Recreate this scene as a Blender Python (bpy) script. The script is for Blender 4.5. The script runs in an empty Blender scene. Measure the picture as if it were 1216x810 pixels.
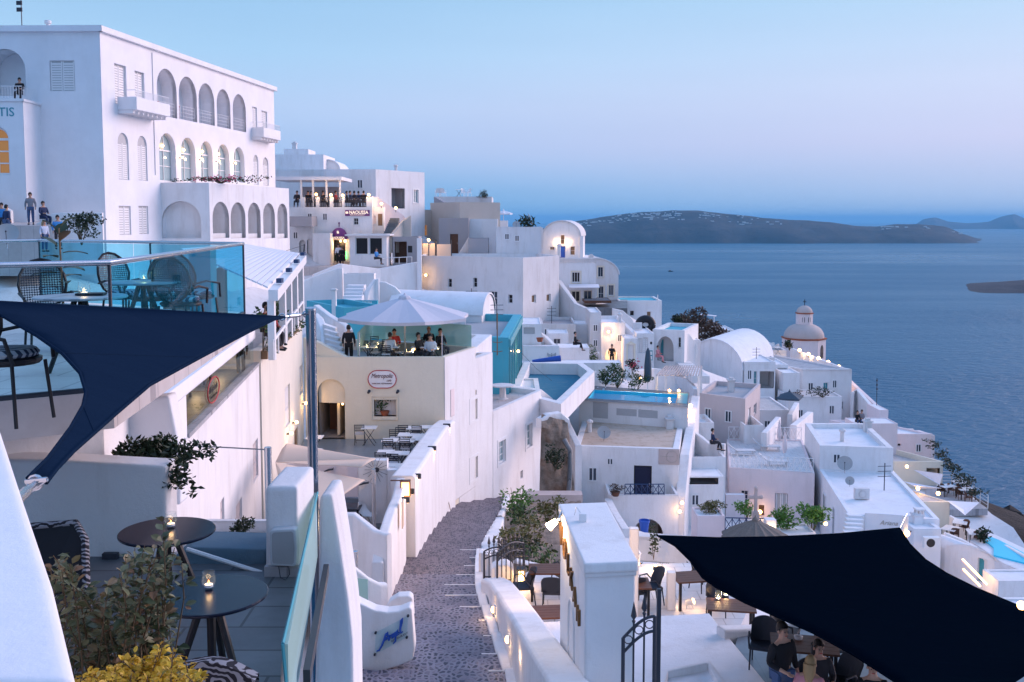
import bpy,bmesh,math,random
from math import cos,sin,pi
from mathutils import Vector,Matrix,noise
from mathutils.geometry import tessellate_polygon
random.seed(7)
SC=bpy.context.scene
COL=SC.collection
R=math.radians
# ------------------------------------------------------------------ camera model (photograph pixels -> world)
FPX,CX,CY,TILT=1182.0,608.0,355.0,R(4.5)
ct,st=cos(TILT),sin(TILT)
def ray(px,py):
 a,b=(px-CX)/FPX,-(py-CY)/FPX
 return Vector((a,ct+b*st,b*ct-st))
def K(px,py,Y):
 d=ray(px,py);return d*(Y/d.y)
def Kz(px,py,z):
 d=ray(px,py);return d*(z/d.z)
def Kx(px,Y,z):
 w=Y*ct-z*st
 return Vector(((px-CX)/FPX*w,Y,z))
cam=bpy.data.cameras.new('camera');camo=bpy.data.objects.new('camera',cam);COL.objects.link(camo)
cam.sensor_width=36;cam.lens=36*FPX/1216;cam.shift_y=-(405-CY)/1216
cam.clip_start=.05;cam.clip_end=400000
camo.rotation_euler=(pi/2-TILT,0,0);SC.camera=camo
# ------------------------------------------------------------------ materials
MATS={}
def nodes(name):
 m=bpy.data.materials.new(name);m.use_nodes=True
 nt=m.node_tree;b=nt.nodes['Principled BSDF']
 MATS[name]=m
 return m,nt,b
def N(nt,typ,**kw):
 n=nt.nodes.new(typ)
 for k,v in kw.items():
  if k in n.inputs:n.inputs[k].default_value=v
  else:setattr(n,k,v)
 return n
def lk(nt,a,b):nt.links.new(a,b)
def ramp(nt,fac,stops):
 r=nt.nodes.new('ShaderNodeValToRGB');lk(nt,fac,r.inputs[0])
 e=r.color_ramp.elements
 while len(e)<len(stops):e.new(.5)
 for q,(p,c)in zip(e,stops):q.position=p;q.color=(*c,1)
 return r.outputs[0]
def mixc(nt,fac,a,b,mode='MIX'):
 m=nt.nodes.new('ShaderNodeMix');m.data_type='RGBA';m.blend_type=mode
 for s,v in((0,fac),(6,a),(7,b)):
  if isinstance(v,(int,float)):m.inputs[s].default_value=v
  elif isinstance(v,tuple):m.inputs[s].default_value=(*v,1)
  else:lk(nt,v,m.inputs[s])
 return m.outputs[2]
def coord(nt):return N(nt,'ShaderNodeNewGeometry').outputs['Position']
def scaled(nt,v,s):
 m=N(nt,'ShaderNodeMapping');m.inputs['Scale'].default_value=s;lk(nt,v,m.inputs[0]);return m.outputs[0]
def plaster(name,col,stain=.35,bump=.25,dirt=(.42,.36,.3),rough=.92):
 m,nt,b=nodes(name);p=coord(nt)
 n1=N(nt,'ShaderNodeTexNoise',Scale=.55,Detail=6,Roughness=.65);lk(nt,p,n1.inputs['Vector'])
 c1=mixc(nt,ramp(nt,n1.outputs[0],[(.35,(0,0,0)),(.75,(1,1,1))]),col,tuple(c*.9 for c in col))
 n2=N(nt,'ShaderNodeTexNoise',Scale=1,Detail=8,Roughness=.7);lk(nt,scaled(nt,p,(1.6,1.6,.3)),n2.inputs['Vector'])
 f=ramp(nt,n2.outputs[0],[(.50,(0,0,0)),(.80,(stain,)*3)])
 c2=mixc(nt,f,c1,dirt)
 lk(nt,c2,b.inputs['Base Color']);b.inputs['Roughness'].default_value=rough
 b.inputs['Specular IOR Level'].default_value=.25
 n3=N(nt,'ShaderNodeTexNoise',Scale=7,Detail=12,Roughness=.78);lk(nt,p,n3.inputs['Vector'])
 bv=N(nt,'ShaderNodeBevel',Radius=.05);bv.samples=3
 bp=N(nt,'ShaderNodeBump',Strength=bump*1.5,Distance=.05);lk(nt,bv.outputs[0],bp.inputs['Normal']);lk(nt,n3.outputs[0],bp.inputs['Height']);lk(nt,bp.outputs[0],b.inputs['Normal'])
 return m
def plain(name,col,rough=.6,metal=0,spec=.4,var=.12,scale=8,bump=0):
 m,nt,b=nodes(name)
 if var:
  n1=N(nt,'ShaderNodeTexNoise',Scale=scale,Detail=5,Roughness=.6)
  tc=N(nt,'ShaderNodeTexCoord');lk(nt,tc.outputs['Object'],n1.inputs['Vector'])
  lk(nt,mixc(nt,n1.outputs[0],tuple(c*(1-var)for c in col),tuple(min(1,c*(1+var))for c in col)),b.inputs['Base Color'])
  if bump:
   bp=N(nt,'ShaderNodeBump',Strength=bump,Distance=.02);lk(nt,n1.outputs[0],bp.inputs['Height']);lk(nt,bp.outputs[0],b.inputs['Normal'])
 else:b.inputs['Base Color'].default_value=(*col,1)
 b.inputs['Roughness'].default_value=rough;b.inputs['Metallic'].default_value=metal
 b.inputs['Specular IOR Level'].default_value=spec
 return m
def emit(name,col,s):
 m,nt,b=nodes(name)
 b.inputs['Base Color'].default_value=(*col,1);b.inputs['Emission Color'].default_value=(*col,1);b.inputs['Emission Strength'].default_value=s
 return m
def glassy(name,tint,ior=1.12,rough=.02,body=None,bodyf=0.):
 m,nt,b=nodes(name);out=nt.nodes['Material Output'];nt.nodes.remove(b)
 t=N(nt,'ShaderNodeBsdfTransparent');t.inputs[0].default_value=(*tint,1)
 g=N(nt,'ShaderNodeBsdfGlossy',Roughness=rough);g.inputs[0].default_value=(.9,.95,1,1)
 fr=N(nt,'ShaderNodeFresnel',IOR=ior)
 mx=N(nt,'ShaderNodeMixShader');ge=N(nt,'ShaderNodeNewGeometry');ml=N(nt,'ShaderNodeMath',operation='MULTIPLY_ADD');ml.inputs[1].default_value=-1;ml.inputs[2].default_value=1;lk(nt,ge.outputs['Backfacing'],ml.inputs[0]);m3=N(nt,'ShaderNodeMath',operation='MULTIPLY');lk(nt,ml.outputs[0],m3.inputs[0]);lk(nt,fr.outputs[0],m3.inputs[1])
 lk(nt,m3.outputs[0],mx.inputs[0]);lk(nt,t.outputs[0],mx.inputs[1]);lk(nt,g.outputs[0],mx.inputs[2])
 o=mx.outputs[0]
 if body:
  d=N(nt,'ShaderNodeBsdfDiffuse');d.inputs[0].default_value=(*body,1)
  m2=N(nt,'ShaderNodeMixShader',Fac=bodyf);lk(nt,o,m2.inputs[1]);lk(nt,d.outputs[0],m2.inputs[2]);o=m2.outputs[0]
 lk(nt,o,out.inputs[0]);return m
plaster('white',(.82,.80,.80),.42)
plaster('white_clean',(.84,.83,.85),.12,.18)
plaster('white_worn',(.72,.70,.70),.55)
plaster('roof_white',(.80,.80,.82),.32,.3)
plaster('roof_old',(.58,.46,.37),.9,.5,(.30,.19,.12))
plaster('roof_grey',(.40,.41,.43),.4)
plaster('cream',(.82,.74,.60),.2)
plaster('blue_grey',(.13,.21,.27),.2)
plaster('deep_teal',(.045,.20,.29),.3)
plaster('pink',(.82,.70,.70),.25)
plaster('cream_pale',(.82,.76,.66),.2)
plaster('mauve',(.60,.53,.53),.3)
plaster('beige',(.52,.47,.42),.3)
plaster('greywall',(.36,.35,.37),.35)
plaster('tan',(.62,.47,.30),.35)
plaster('turq',(.08,.42,.52),.25)
plaster('palegreen',(.55,.68,.64),.15)
plaster('stone_pale',(.58,.48,.45),.5,.6)
plain('pole_steel',(.30,.32,.36),.16,1,.5,.06)
plain('maroon',(.10,.015,.03),.7)
plain('steel',(.55,.56,.59),.25,1,.5,.06)
plain('iron',(.04,.045,.06),.45,.3)
plain('iron_blue',(.02,.05,.13),.5)
plain('navy',(.008,.014,.05),.5)
plain('blue',(.02,.09,.42),.5)
plain('teal_paint',(.05,.30,.36),.5)
plain('white_paint',(.78,.77,.77),.45,var=.05)
plain('shutter',(.46,.46,.47),.6,var=.08)
plain('black',(.012,.012,.016),.5)
plain('black_gloss',(.004,.006,.018),.2,0,.25,var=.2)
plain('wicker',(.02,.025,.04),.6,var=.3,scale=60,bump=.5)
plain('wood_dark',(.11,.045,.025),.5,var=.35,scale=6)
plain('wood',(.22,.13,.07),.6,var=.3)
plain('terracotta',(.34,.10,.05),.8)
plain('red',(.45,.05,.06),.6)
plain('purple',(.16,.03,.17),.5)
plain('bronze',(.20,.10,.04),.45,.6)
plain('dish',(.36,.37,.38),.6)
plain('rubber',(.02,.02,.02),.8)
plain('cushion_stripe',(.55,.56,.6),.9)
plain('canvas_white',(.74,.73,.76),.9,var=.06)
plain('canvas_lavender',(.56,.55,.60),.9,var=.06)
plain('canvas_beige',(.64,.50,.40),.9,var=.06,scale=20)
plain('canvas_grey',(.06,.09,.12),.9)
plain('thatch',(.17,.145,.125),.95,var=.4,scale=14,bump=.8)
plain('stem',(.10,.07,.04),.9)
plain('speaker_white',(.55,.58,.60),.5)
plain('skin',(.48,.27,.19),.6,var=.05)
plain('hair_dark',(.012,.009,.008),.6)
plain('hair_blond',(.35,.22,.10),.6)
for nm,c in(('cloth_black',(.012,.012,.016)),('cloth_navy',(.02,.035,.09)),('cloth_blue',(.05,.24,.55)),('cloth_light',(.5,.56,.68)),('cloth_white',(.68,.68,.72)),('cloth_grey',(.22,.22,.25)),('cloth_red',(.45,.04,.04)),('denim',(.06,.10,.20)),('cloth_pink',(.6,.25,.28)),('cloth_dark',(.035,.033,.04))):
 plain(nm,c,.9,var=.2,scale=12)
glassy('glass',(.90,.96,.97));glassy('glass_teal',(.52,.84,.91),1.06,body=(.05,.50,.66),bodyf=.025);glassy('glass_green',(.75,.88,.84),1.2,body=(.46,.66,.61),bodyf=.5)
glassy('jar_glass',(.95,.97,.98),1.3,body=(.5,.65,.72),bodyf=.02)
plain('pane',(.03,.045,.07),.08,0,.6,0);plain('pane_dark',(.012,.012,.016),.3,0,.3,0);plain('pane_teal',(.10,.28,.32),.1,0,.6,0)
plain('pane_pale',(.34,.45,.47),.1,0,.6,0)
emit('warm',(1,.54,.19),6);emit('warm_soft',(1,.50,.18),2.2);emit('flame',(1,.36,.08),3.5);emit('lit_window',(.45,.19,.05),.28);emit('green_light',(.1,1,.2),3);emit('pool_light',(.9,1,1),12)
emit('floodlight',(1,.70,.36),22);emit('sign_lit',(1,.8,.6),.35)
def leafmat(name,a,b_,c_=None,rough=.45):
 m,nt,b=nodes(name)
 oi=N(nt,'ShaderNodeNewGeometry')
 lk(nt,ramp(nt,oi.outputs['Random Per Island'],[(0,a),(.8,b_),(1,c_ or b_)]),b.inputs['Base Color'])
 b.inputs['Roughness'].default_value=rough;b.inputs['Specular IOR Level'].default_value=.3
leafmat('leaf',(.02,.045,.018),(.07,.13,.04));leafmat('leaf_grey',(.025,.042,.016),(.125,.13,.065),(.18,.10,.055));leafmat('leaf_bright',(.05,.14,.02),(.12,.26,.05))
leafmat('leaf_yellow',(.36,.21,.012),(.55,.36,.025),(.20,.17,.025));leafmat('leaf_olive',(.06,.07,.025),(.16,.15,.05));leafmat('leaf_brown',(.05,.03,.022),(.10,.06,.04));leafmat('leaf_dark',(.012,.022,.012),(.03,.05,.02))
leafmat('petal_pink',(.45,.05,.12),(.65,.15,.25));leafmat('petal_white',(.7,.7,.72),(.8,.8,.82))
def cobble(name,k,cov,dark,tint=(1,1,1)):
 m,nt,b=nodes(name);p=coord(nt)
 w=N(nt,'ShaderNodeTexNoise',Scale=2.5,Detail=3);lk(nt,p,w.inputs['Vector'])
 off=nt.nodes.new('ShaderNodeVectorMath');off.operation='MULTIPLY_ADD';lk(nt,w.outputs['Color'],off.inputs[0]);off.inputs[1].default_value=(.25,.25,0);lk(nt,p,off.inputs[2])
 sc_=scaled(nt,off.outputs[0],(5.6*k,4.4*k,0))
 v=N(nt,'ShaderNodeTexVoronoi',Scale=1,Randomness=.9);v.voronoi_dimensions='2D';lk(nt,sc_,v.inputs['Vector'])
 ve=N(nt,'ShaderNodeTexVoronoi',Scale=1,Randomness=.9);ve.voronoi_dimensions='2D';ve.feature='DISTANCE_TO_EDGE';lk(nt,sc_,ve.inputs['Vector'])
 edge=ramp(nt,ve.outputs['Distance'],[(cov,(0,0,0)),(cov+.09,(1,1,1))])
 sep=N(nt,'ShaderNodeSeparateColor');lk(nt,v.outputs['Color'],sep.inputs[0])
 stone=ramp(nt,sep.outputs[0],[(0,(.03,.035,.055)),(dark,(.085,.085,.12)),(dark+.1,(.20,.175,.20)),(1,(.27,.23,.25))])
 n=N(nt,'ShaderNodeTexNoise',Scale=1.2,Detail=6);lk(nt,p,n.inputs['Vector'])
 mort=ramp(nt,n.outputs[0],[(.3,(.20,.18,.205)),(.7,(.36,.325,.345))])
 lk(nt,mixc(nt,1.0,mixc(nt,edge,mort,stone),tint,'MULTIPLY'),b.inputs['Base Color']);b.inputs['Roughness'].default_value=.6
 bp=N(nt,'ShaderNodeBump',Strength=.9,Distance=.04);lk(nt,edge,bp.inputs['Height']);lk(nt,bp.outputs[0],b.inputs['Normal'])
cobble('cobble',1.55,.17,.55,(.80,.82,.92));cobble('cobble_fine',2.3,.08,.4,(.76,.72,.76))
def tiles(name,a,c,mort,w,h,rough=.5):
 m,nt,b=nodes(name);p=coord(nt)
 br=N(nt,'ShaderNodeTexBrick');lk(nt,p,br.inputs['Vector'])
 br.inputs['Color1'].default_value=(*a,1);br.inputs['Color2'].default_value=(*c,1);br.inputs['Mortar'].default_value=(*mort,1)
 br.inputs['Scale'].default_value=1;br.inputs['Brick Width'].default_value=w;br.inputs['Row Height'].default_value=h;br.inputs['Mortar Size'].default_value=.012
 n=N(nt,'ShaderNodeTexNoise',Scale=3,Detail=7,Roughness=.7);lk(nt,p,n.inputs['Vector'])
 lk(nt,mixc(nt,.5,br.outputs[0],n.outputs[0],'SOFT_LIGHT'),b.inputs['Base Color']);b.inputs['Roughness'].default_value=rough
tiles('tile_slate',(.10,.115,.13),(.15,.165,.18),(.05,.055,.06),.85,.42)
tiles('tile_white',(.60,.58,.58),(.66,.64,.64),(.40,.38,.38),.6,.6)
tiles('tile_blue',(.17,.21,.25),(.19,.235,.28),(.15,.19,.22),1.2,1.2,.3)
tiles('tile_grey',(.34,.34,.36),(.42,.41,.43),(.22,.22,.24),.5,.5)
tiles('tile_pale',(.50,.44,.42),(.56,.50,.48),(.34,.30,.3),.7,.7)
def rockmat(name,cols,scale):
 m,nt,b=nodes(name);p=coord(nt)
 n=N(nt,'ShaderNodeTexNoise',Scale=scale,Detail=10,Roughness=.7);lk(nt,p,n.inputs['Vector'])
 lk(nt,ramp(nt,n.outputs[0],[(.3,cols[0]),(.5,cols[1]),(.72,cols[2])]),b.inputs['Base Color']);b.inputs['Roughness'].default_value=.95
 bp=N(nt,'ShaderNodeBump',Strength=.9,Distance=.3/scale);lk(nt,n.outputs[0],bp.inputs['Height']);lk(nt,bp.outputs[0],b.inputs['Normal'])
rockmat('rock',[(.10,.07,.05),(.24,.18,.14),(.36,.28,.22)],1.6)
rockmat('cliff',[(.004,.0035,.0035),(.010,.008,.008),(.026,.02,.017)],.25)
rockmat('island_rock',[(.010,.020,.028),(.024,.032,.038),(.075,.072,.068)],.0045)
rockmat('lava_rock',[(.015,.018,.025),(.03,.032,.04),(.05,.05,.055)],.01)
# ------------------------------------------------------------------ mesh helper
class B:
 def __init__(s):s.v=[];s.f=[]
 def add(s,vs,fs):
  o=len(s.v);s.v+=[Vector(q)for q in vs];s.f+=[tuple(i+o for i in f)for f in fs];return s
 def quad(s,a,b,c,d):return s.add([a,b,c,d],[(0,1,2,3)])
 def obox(s,o,u,v,w):
  """box from corner o with edge vectors"""
  o,u,v,w=map(Vector,(o,u,v,w))
  P=[o,o+u,o+u+v,o+v,o+w,o+u+w,o+u+v+w,o+v+w]
  F=[(0,3,2,1),(4,5,6,7),(0,1,5,4),(1,2,6,5),(2,3,7,6),(3,0,4,7)]
  if u.cross(v).dot(w)<0:F=[f[::-1]for f in F]
  return s.add(P,F)
 def box(s,c,sx,sy,sz,rz=0):
  """box centred in plan on c, standing on c.z"""
  a=Vector((cos(rz),sin(rz),0));b=Vector((-a.y,a.x,0))
  return s.obox(Vector(c)-a*sx/2-b*sy/2,a*sx,b*sy,(0,0,sz))
 def tube(s,pts,r,n=8,caps=True):
  pts=[Vector(p)for p in pts];rs=r if isinstance(r,(list,tuple))else[r]*len(pts)
  o=len(s.v);up=None
  for i,p in enumerate(pts):
   t=(pts[min(i+1,len(pts)-1)]-pts[max(i-1,0)])
   t=t.normalized()if t.length>1e-9 else Vector((0,0,1))
   if up is None:
    up=Vector((0,0,1))if abs(t.z)<.9 else Vector((1,0,0))
   a=t.cross(up).normalized();up=a.cross(t).normalized()
   for k in range(n):
    th=2*pi*k/n;s.v.append(p+(a*cos(th)+up*sin(th))*rs[i])
  for i in range(len(pts)-1):
   for k in range(n):
    k2=(k+1)%n
    s.f.append((o+i*n+k,o+i*n+k2,o+(i+1)*n+k2,o+(i+1)*n+k))
  if caps:
   s.f.append(tuple(o+k for k in range(n))[::-1]);e=o+(len(pts)-1)*n;s.f.append(tuple(e+k for k in range(n)))
  return s
 def lathe(s,c,prof,n=16,a0=0):
  """prof: list of (r, z) from bottom to top"""
  c=Vector(c);o=len(s.v)
  for r,z in prof:
   for k in range(n):
    th=a0+2*pi*k/n;s.v.append(c+Vector((r*cos(th),r*sin(th),z)))
  for i in range(len(prof)-1):
   for k in range(n):
    k2=(k+1)%n;s.f.append((o+i*n+k,o+i*n+k2,o+(i+1)*n+k2,o+(i+1)*n+k))
  s.f.append(tuple(o+k for k in range(n))[::-1]);e=o+(len(prof)-1)*n;s.f.append(tuple(e+k for k in range(n)))
  return s
 def ball(s,c,r,n=10,sz=1):
  return s.lathe(c,[(max(1e-4,r*cos(a)),r*sz*sin(a))for a in[R(-90+180*i/(n//2+1))for i in range(n//2+2)]],n)
 def prism(s,poly,z0,z1=None):
  """poly of xy (ccw) or xyz tops; bottom z0"""
  top=[Vector((p[0],p[1],(p[2]if z1 is None else z1)))for p in poly];n=len(top);o=len(s.v)
  s.v+=top;s.v+=[Vector((p.x,p.y,z0))for p in top]
  for t in tessellate_polygon([[Vector((p.x,p.y,0))for p in top]]):
   a,b,c=t
   if(top[b]-top[a]).cross(top[c]-top[a]).z<0:b,c=c,b
   s.f.append((o+a,o+b,o+c));s.f.append((o+n+a,o+n+c,o+n+b))
  area=sum(top[i].x*top[(i+1)%n].y-top[(i+1)%n].x*top[i].y for i in range(n))
  for i in range(n):
   j=(i+1)%n
   q=(o+i,o+n+i,o+n+j,o+j);s.f.append(q if area>0 else q[::-1])
  return s
 def rib(s,tops,th,zb,r=.04,base_drop=None):
  """wall along a line of top points with thickness th and softened top edges"""
  tops=[Vector(p)for p in tops];o=len(s.v);n=len(tops)
  for i,p in enumerate(tops):
   t=tops[min(i+1,n-1)]-tops[max(i-1,0)];t.z=0;t.normalize();a=Vector((-t.y,t.x,0))
   b0=zb if base_drop is None else p.z-base_drop
   for q,z in((-th/2,b0),(-th/2,p.z-r),(-th/2+r*.35,p.z-r*.3),(-th/2+r,p.z),(th/2-r,p.z),(th/2-r*.35,p.z-r*.3),(th/2,p.z-r),(th/2,b0)):
    w=p+a*q;s.v.append(Vector((w.x,w.y,z)))
  for i in range(n-1):
   for k in range(7):s.f.append((o+i*8+k+1,o+i*8+k,o+(i+1)*8+k,o+(i+1)*8+k+1))
  s.f.append(tuple(o+k for k in range(8)));s.f.append(tuple(o+(n-1)*8+k for k in range(8))[::-1])
  return s
 def build(s,name,mat,parent=None,smooth=False,loc=None):
  m=bpy.data.meshes.new(name)
  o=bpy.data.objects.new(name,m);COL.objects.link(o)
  if parent is not None:
   w=WL[parent.name];o.parent=parent
   o.location=(0,0,0);WL[o.name]=w
  else:
   if loc is None:
    xs=[p.x for p in s.v];ys=[p.y for p in s.v]
    loc=Vector(((min(xs)+max(xs))/2,(min(ys)+max(ys))/2,min(p.z for p in s.v)))
   w=Vector(loc);o.location=w;WL[o.name]=w
  m.from_pydata([tuple(p-w)for p in s.v],[],s.f)
  m.materials.append(MATS[mat]if isinstance(mat,str)else mat)
  if smooth:
   for p in m.polygons:p.use_smooth=True
   try:m.set_sharp_from_angle(angle=R(45))
   except Exception:pass
  m.update();return o
WL={}
def tag(o,label=None,cat=None,group=None,kind=None):
 if label:o['label']=label
 if cat:o['category']=cat
 if group:o['group']=group
 if kind:o['kind']=kind
 return o
def empty(name,loc,label=None,cat=None,group=None):
 o=bpy.data.objects.new(name,None);COL.objects.link(o);o.location=loc;o.empty_display_size=.2;WL[o.name]=Vector(loc)
 return tag(o,label,cat,group)
def struct(b,name,mat,smooth=False):
 return tag(b.build(name,mat,smooth=smooth),kind='structure')
def dup(root,loc,rz=0,label=None,group=None,sc=None):
 r=root.copy();COL.objects.link(r);r.location=loc;r.rotation_euler=(0,0,rz);WL[r.name]=Vector(loc)
 if sc:r.scale=(sc,)*3
 if label:r['label']=label
 if group:r['group']=group
 for ch in list(root.children):
  c=ch.copy();COL.objects.link(c);c.parent=r
  for g in list(ch.children):
   d=g.copy();COL.objects.link(d);d.parent=c
 return r
def light(parent,pos,power,col=(1,.6,.28),r=.06,aim=None):
 l=bpy.data.lights.new('lamp_light','SPOT' if aim else 'POINT');l.energy=power;l.color=col;l.shadow_soft_size=r
 o=bpy.data.objects.new('lamp_light',l);COL.objects.link(o);o.parent=parent;o.location=Vector(pos)-WL[parent.name]
 if aim:o.rotation_euler=(Vector(pos)-Vector(aim)).to_track_quat('Z','Y').to_euler();l.spot_size=R(62);l.spot_blend=.6
 return o
def text_mesh(name,body,mat,parent,origin,u,up,size,depth=.02,shear=0,bold=0,align='CENTER',fit=None):
 c=bpy.data.curves.new(name,'FONT');c.body=body;c.size=size;c.extrude=depth/2;c.shear=shear;c.offset=bold;c.align_x=align;c.resolution_u=3
 t=bpy.data.objects.new('tmp',c);COL.objects.link(t);bpy.context.view_layer.update()
 me=bpy.data.meshes.new_from_object(t.evaluated_get(bpy.context.evaluated_depsgraph_get()))
 bpy.data.objects.remove(t);u=Vector(u).normalized();up=Vector(up).normalized();n=u.cross(up);origin=Vector(origin)
 sx=1
 if fit:
  xs=[v.co.x for v in me.vertices];sx=fit/(max(xs)-min(xs))
 b=B();b.add([origin+u*v.co.x*sx+up*v.co.y+n*v.co.z for v in me.vertices],[tuple(p.vertices)for p in me.polygons])
 bpy.data.meshes.remove(me)
 return b.build(name,mat,parent)
# ------------------------------------------------------------------ building helper
class Face:
 def __init__(s,a,b,zb,zt):
  s.a=Vector((a.x,a.y,0));s.b=Vector((b.x,b.y,0));d=s.b-s.a;s.L=d.length;s.u=d/s.L
  s.n=Vector((s.u.y,-s.u.x,0));s.zb=zb;s.zt=zt
 def q(s,u,z,d=0):return s.a+s.u*u-s.n*d+Vector((0,0,z))
 def hit(s,px,py):
  r=ray(px,py);t=s.a.dot(s.n)/r.dot(s.n);p=r*t
  return(p-s.a).dot(s.u),p.z
 def rect(s,x0,y0,x1,y1):
  u0,z0=s.hit(x0,y1);u1,z1=s.hit(x1,y0)
  if u0>u1:u0,u1=u1,u0
  if z0>z1:z0,z1=z1,z0
  return u0,z0,u1,z1
def loop_of(r,arch,rise=None):
 u0,z0,u1,z1=r
 if not arch:return[(u0,z0),(u1,z0),(u1,z1),(u0,z1)]
 h=(u1-u0)/2;rr=min(rise if rise else h,(z1-z0)*.8);L=[(u0,z0),(u1,z0)]
 for i in range(13):
  a=pi*i/12;L.append((u0+h+h*cos(a),z1-rr+rr*sin(a)))
 return L
def fill_opening(H,F,r,L,kind,o):
 """window or door parts set back in the opening L of face F; H is the root empty"""
 u0,z0,u1,z1=r;d=o.get('d',.16);w,h=u1-u0,z1-z0
 fw=o.get('fw',min(.07,w*.09));fm=o.get('frame','white_paint');nx,ny=o.get('nx',2),o.get('ny',2)
 name=o.get('name')or{'door':'door','shut':'shutter','panel':'panel'}.get(kind,'window')
 if kind in('void','niche'):
  b=B();n=len(L);D=d
  P=[F.q(u,z,0)for u,z in L];Q=[F.q(u,z,D)for u,z in L]
  b.add(Q,[]);
  for t in tessellate_polygon([[Vector((u,z,0))for u,z in L]]):
   b.f.append(tuple(t))
  b.add(P+Q,[(i,(i+1)%n,n+(i+1)%n,n+i)for i in range(n)])
  p=b.build(o.get('name','recess'),o.get('mat',H['wallmat']),H);return p
 if kind in('door','shut','panel'):
  b=B();mat=o.get('mat','shutter' if kind=='shut' else 'white_paint');n=len(L);sb=B()
  b.add([F.q(u,z,d-.05)for u,z in L]+[F.q(u,z,d+.02)for u,z in L],[(i,(i+1)%n,n+(i+1)%n,n+i)[::-1]for i in range(n)])
  for t in tessellate_polygon([[Vector((u,z,0))for u,z in L]]):
   b.f.append(tuple(t))
  if kind=='shut':
   k=max(4,int(h/.16))if o.get('lv',1)else 0;um=(u0+u1)/2;zt=z1-(w/2 if o.get('arch')else.05)
   for a,c in((u0+fw*.6,um-.02),(um+.02,u1-fw*.6)):
    for i in range(k):
     zz=z0+.06+(zt-z0-.1)*i/k;sb.obox(F.q(a+.05,zz,d-.052),F.u*(c-a-.1),-F.n*-.018,(0,0,(zt-z0)/k*.62))
    for e in(a,c-.06):sb.obox(F.q(e,z0+.02,d-.054),F.u*.06,F.n*.02,(0,0,zt-z0))
  else:
   np_=o.get('panels',2);um=(u1-u0)/np_
   for i in range(np_):
    for za,zb_ in((.06,.45),(.52,.94)):
     b.obox(F.q(u0+um*i+.07*um,z0+h*za,d-.052),F.u*um*.86,F.n*.015,(0,0,h*(zb_-za)*(.9 if not o.get('arch')or zb_<.5 else.6)))
  p=b.build(name,mat,H)
  if sb.v:sb.build('louvres','white_paint',p)
  if kind=='door' and o.get('handle',1):
   hb=B();hb.obox(F.q(u1-w*.14,z0+min(1.0,h*.5),d-.10),F.u*.04,F.n*.05,(0,0,.13));hb.build('handle','steel',p)
  if o.get('frame2'):
   fb=B();t=.06
   for(a,bz,c,e)in((u0,z0,u0+t,z1),(u1-t,z0,u1,z1),(u0+t,z1-t,u1-t,z1)):fb.obox(F.q(a,bz,d-.1),F.u*(c-a),F.n*.04,(0,0,e-bz))
   fb.build('frame',o['frame2'],p)
  return p
 b=B();rise=w/2 if o.get('arch')else 0
 t=fw;zs=z1-rise
 b.obox(F.q(u0,z0,d),F.u*t,F.n*.05,(0,0,zs-z0));b.obox(F.q(u1-t,z0,d),F.u*t,F.n*.05,(0,0,zs-z0))
 b.obox(F.q(u0+t,z0,d),F.u*(w-2*t),F.n*.05,(0,0,t))
 if o.get('arch'):
  b.obox(F.q(u0+t,zs-t/2,d),F.u*(w-2*t),F.n*.05,(0,0,t))
  pts=[F.q(u0+w/2+(w/2-t/2)*cos(pi*i/10),zs+(rise-t/2)*sin(pi*i/10),d-.02)for i in range(11)]
  b.tube(pts,t/2,4);
 else:b.obox(F.q(u0+t,z1-t,d),F.u*(w-2*t),F.n*.05,(0,0,t))
 m=t*.55
 for i in range(1,nx):
  uu=u0+w*i/nx;b.obox(F.q(uu-m/2,z0+t,d-.002),F.u*m,F.n*.04,(0,0,(z1 if o.get('arch')and nx%2==0 else zs)-z0-2*t))
 for i in range(1,ny):
  zz=z0+(zs-z0)*i/ny;b.obox(F.q(u0+t,zz-m/2,d-.001),F.u*(w-2*t),F.n*.03,(0,0,m))
 p=b.build(name,fm,H)
 g=B();g.add([F.q(u,z,d+.012)for u,z in L],[]);
 for tt in tessellate_polygon([[Vector((u,z,0))for u,z in L]]):g.f.append(tuple(tt))
 g.build('pane',o.get('pane','pane'),p)
 if o.get('sill',1)and h<1.9:
  sb=B();sb.obox(F.q(u0-.06,z0-.07,.02),F.u*(w+.12),F.n*.07,(0,0,.06));sb.build('sill',o.get('sillmat',H['wallmat']),p)
 if o.get('trim'):
  tb=B();e=.13
  for(a,bz,c,ee)in((u0-e,z0-e,u0,z1+e),(u1,z0-e,u1+e,z1+e),(u0,z1,u1,z1+e),(u0,z0-e,u1,z0)):tb.obox(F.q(a,bz,.01),F.u*(c-a),F.n*.035,(0,0,ee-bz))
  tb.build('trim',o['trim'],p)
 return p
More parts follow.
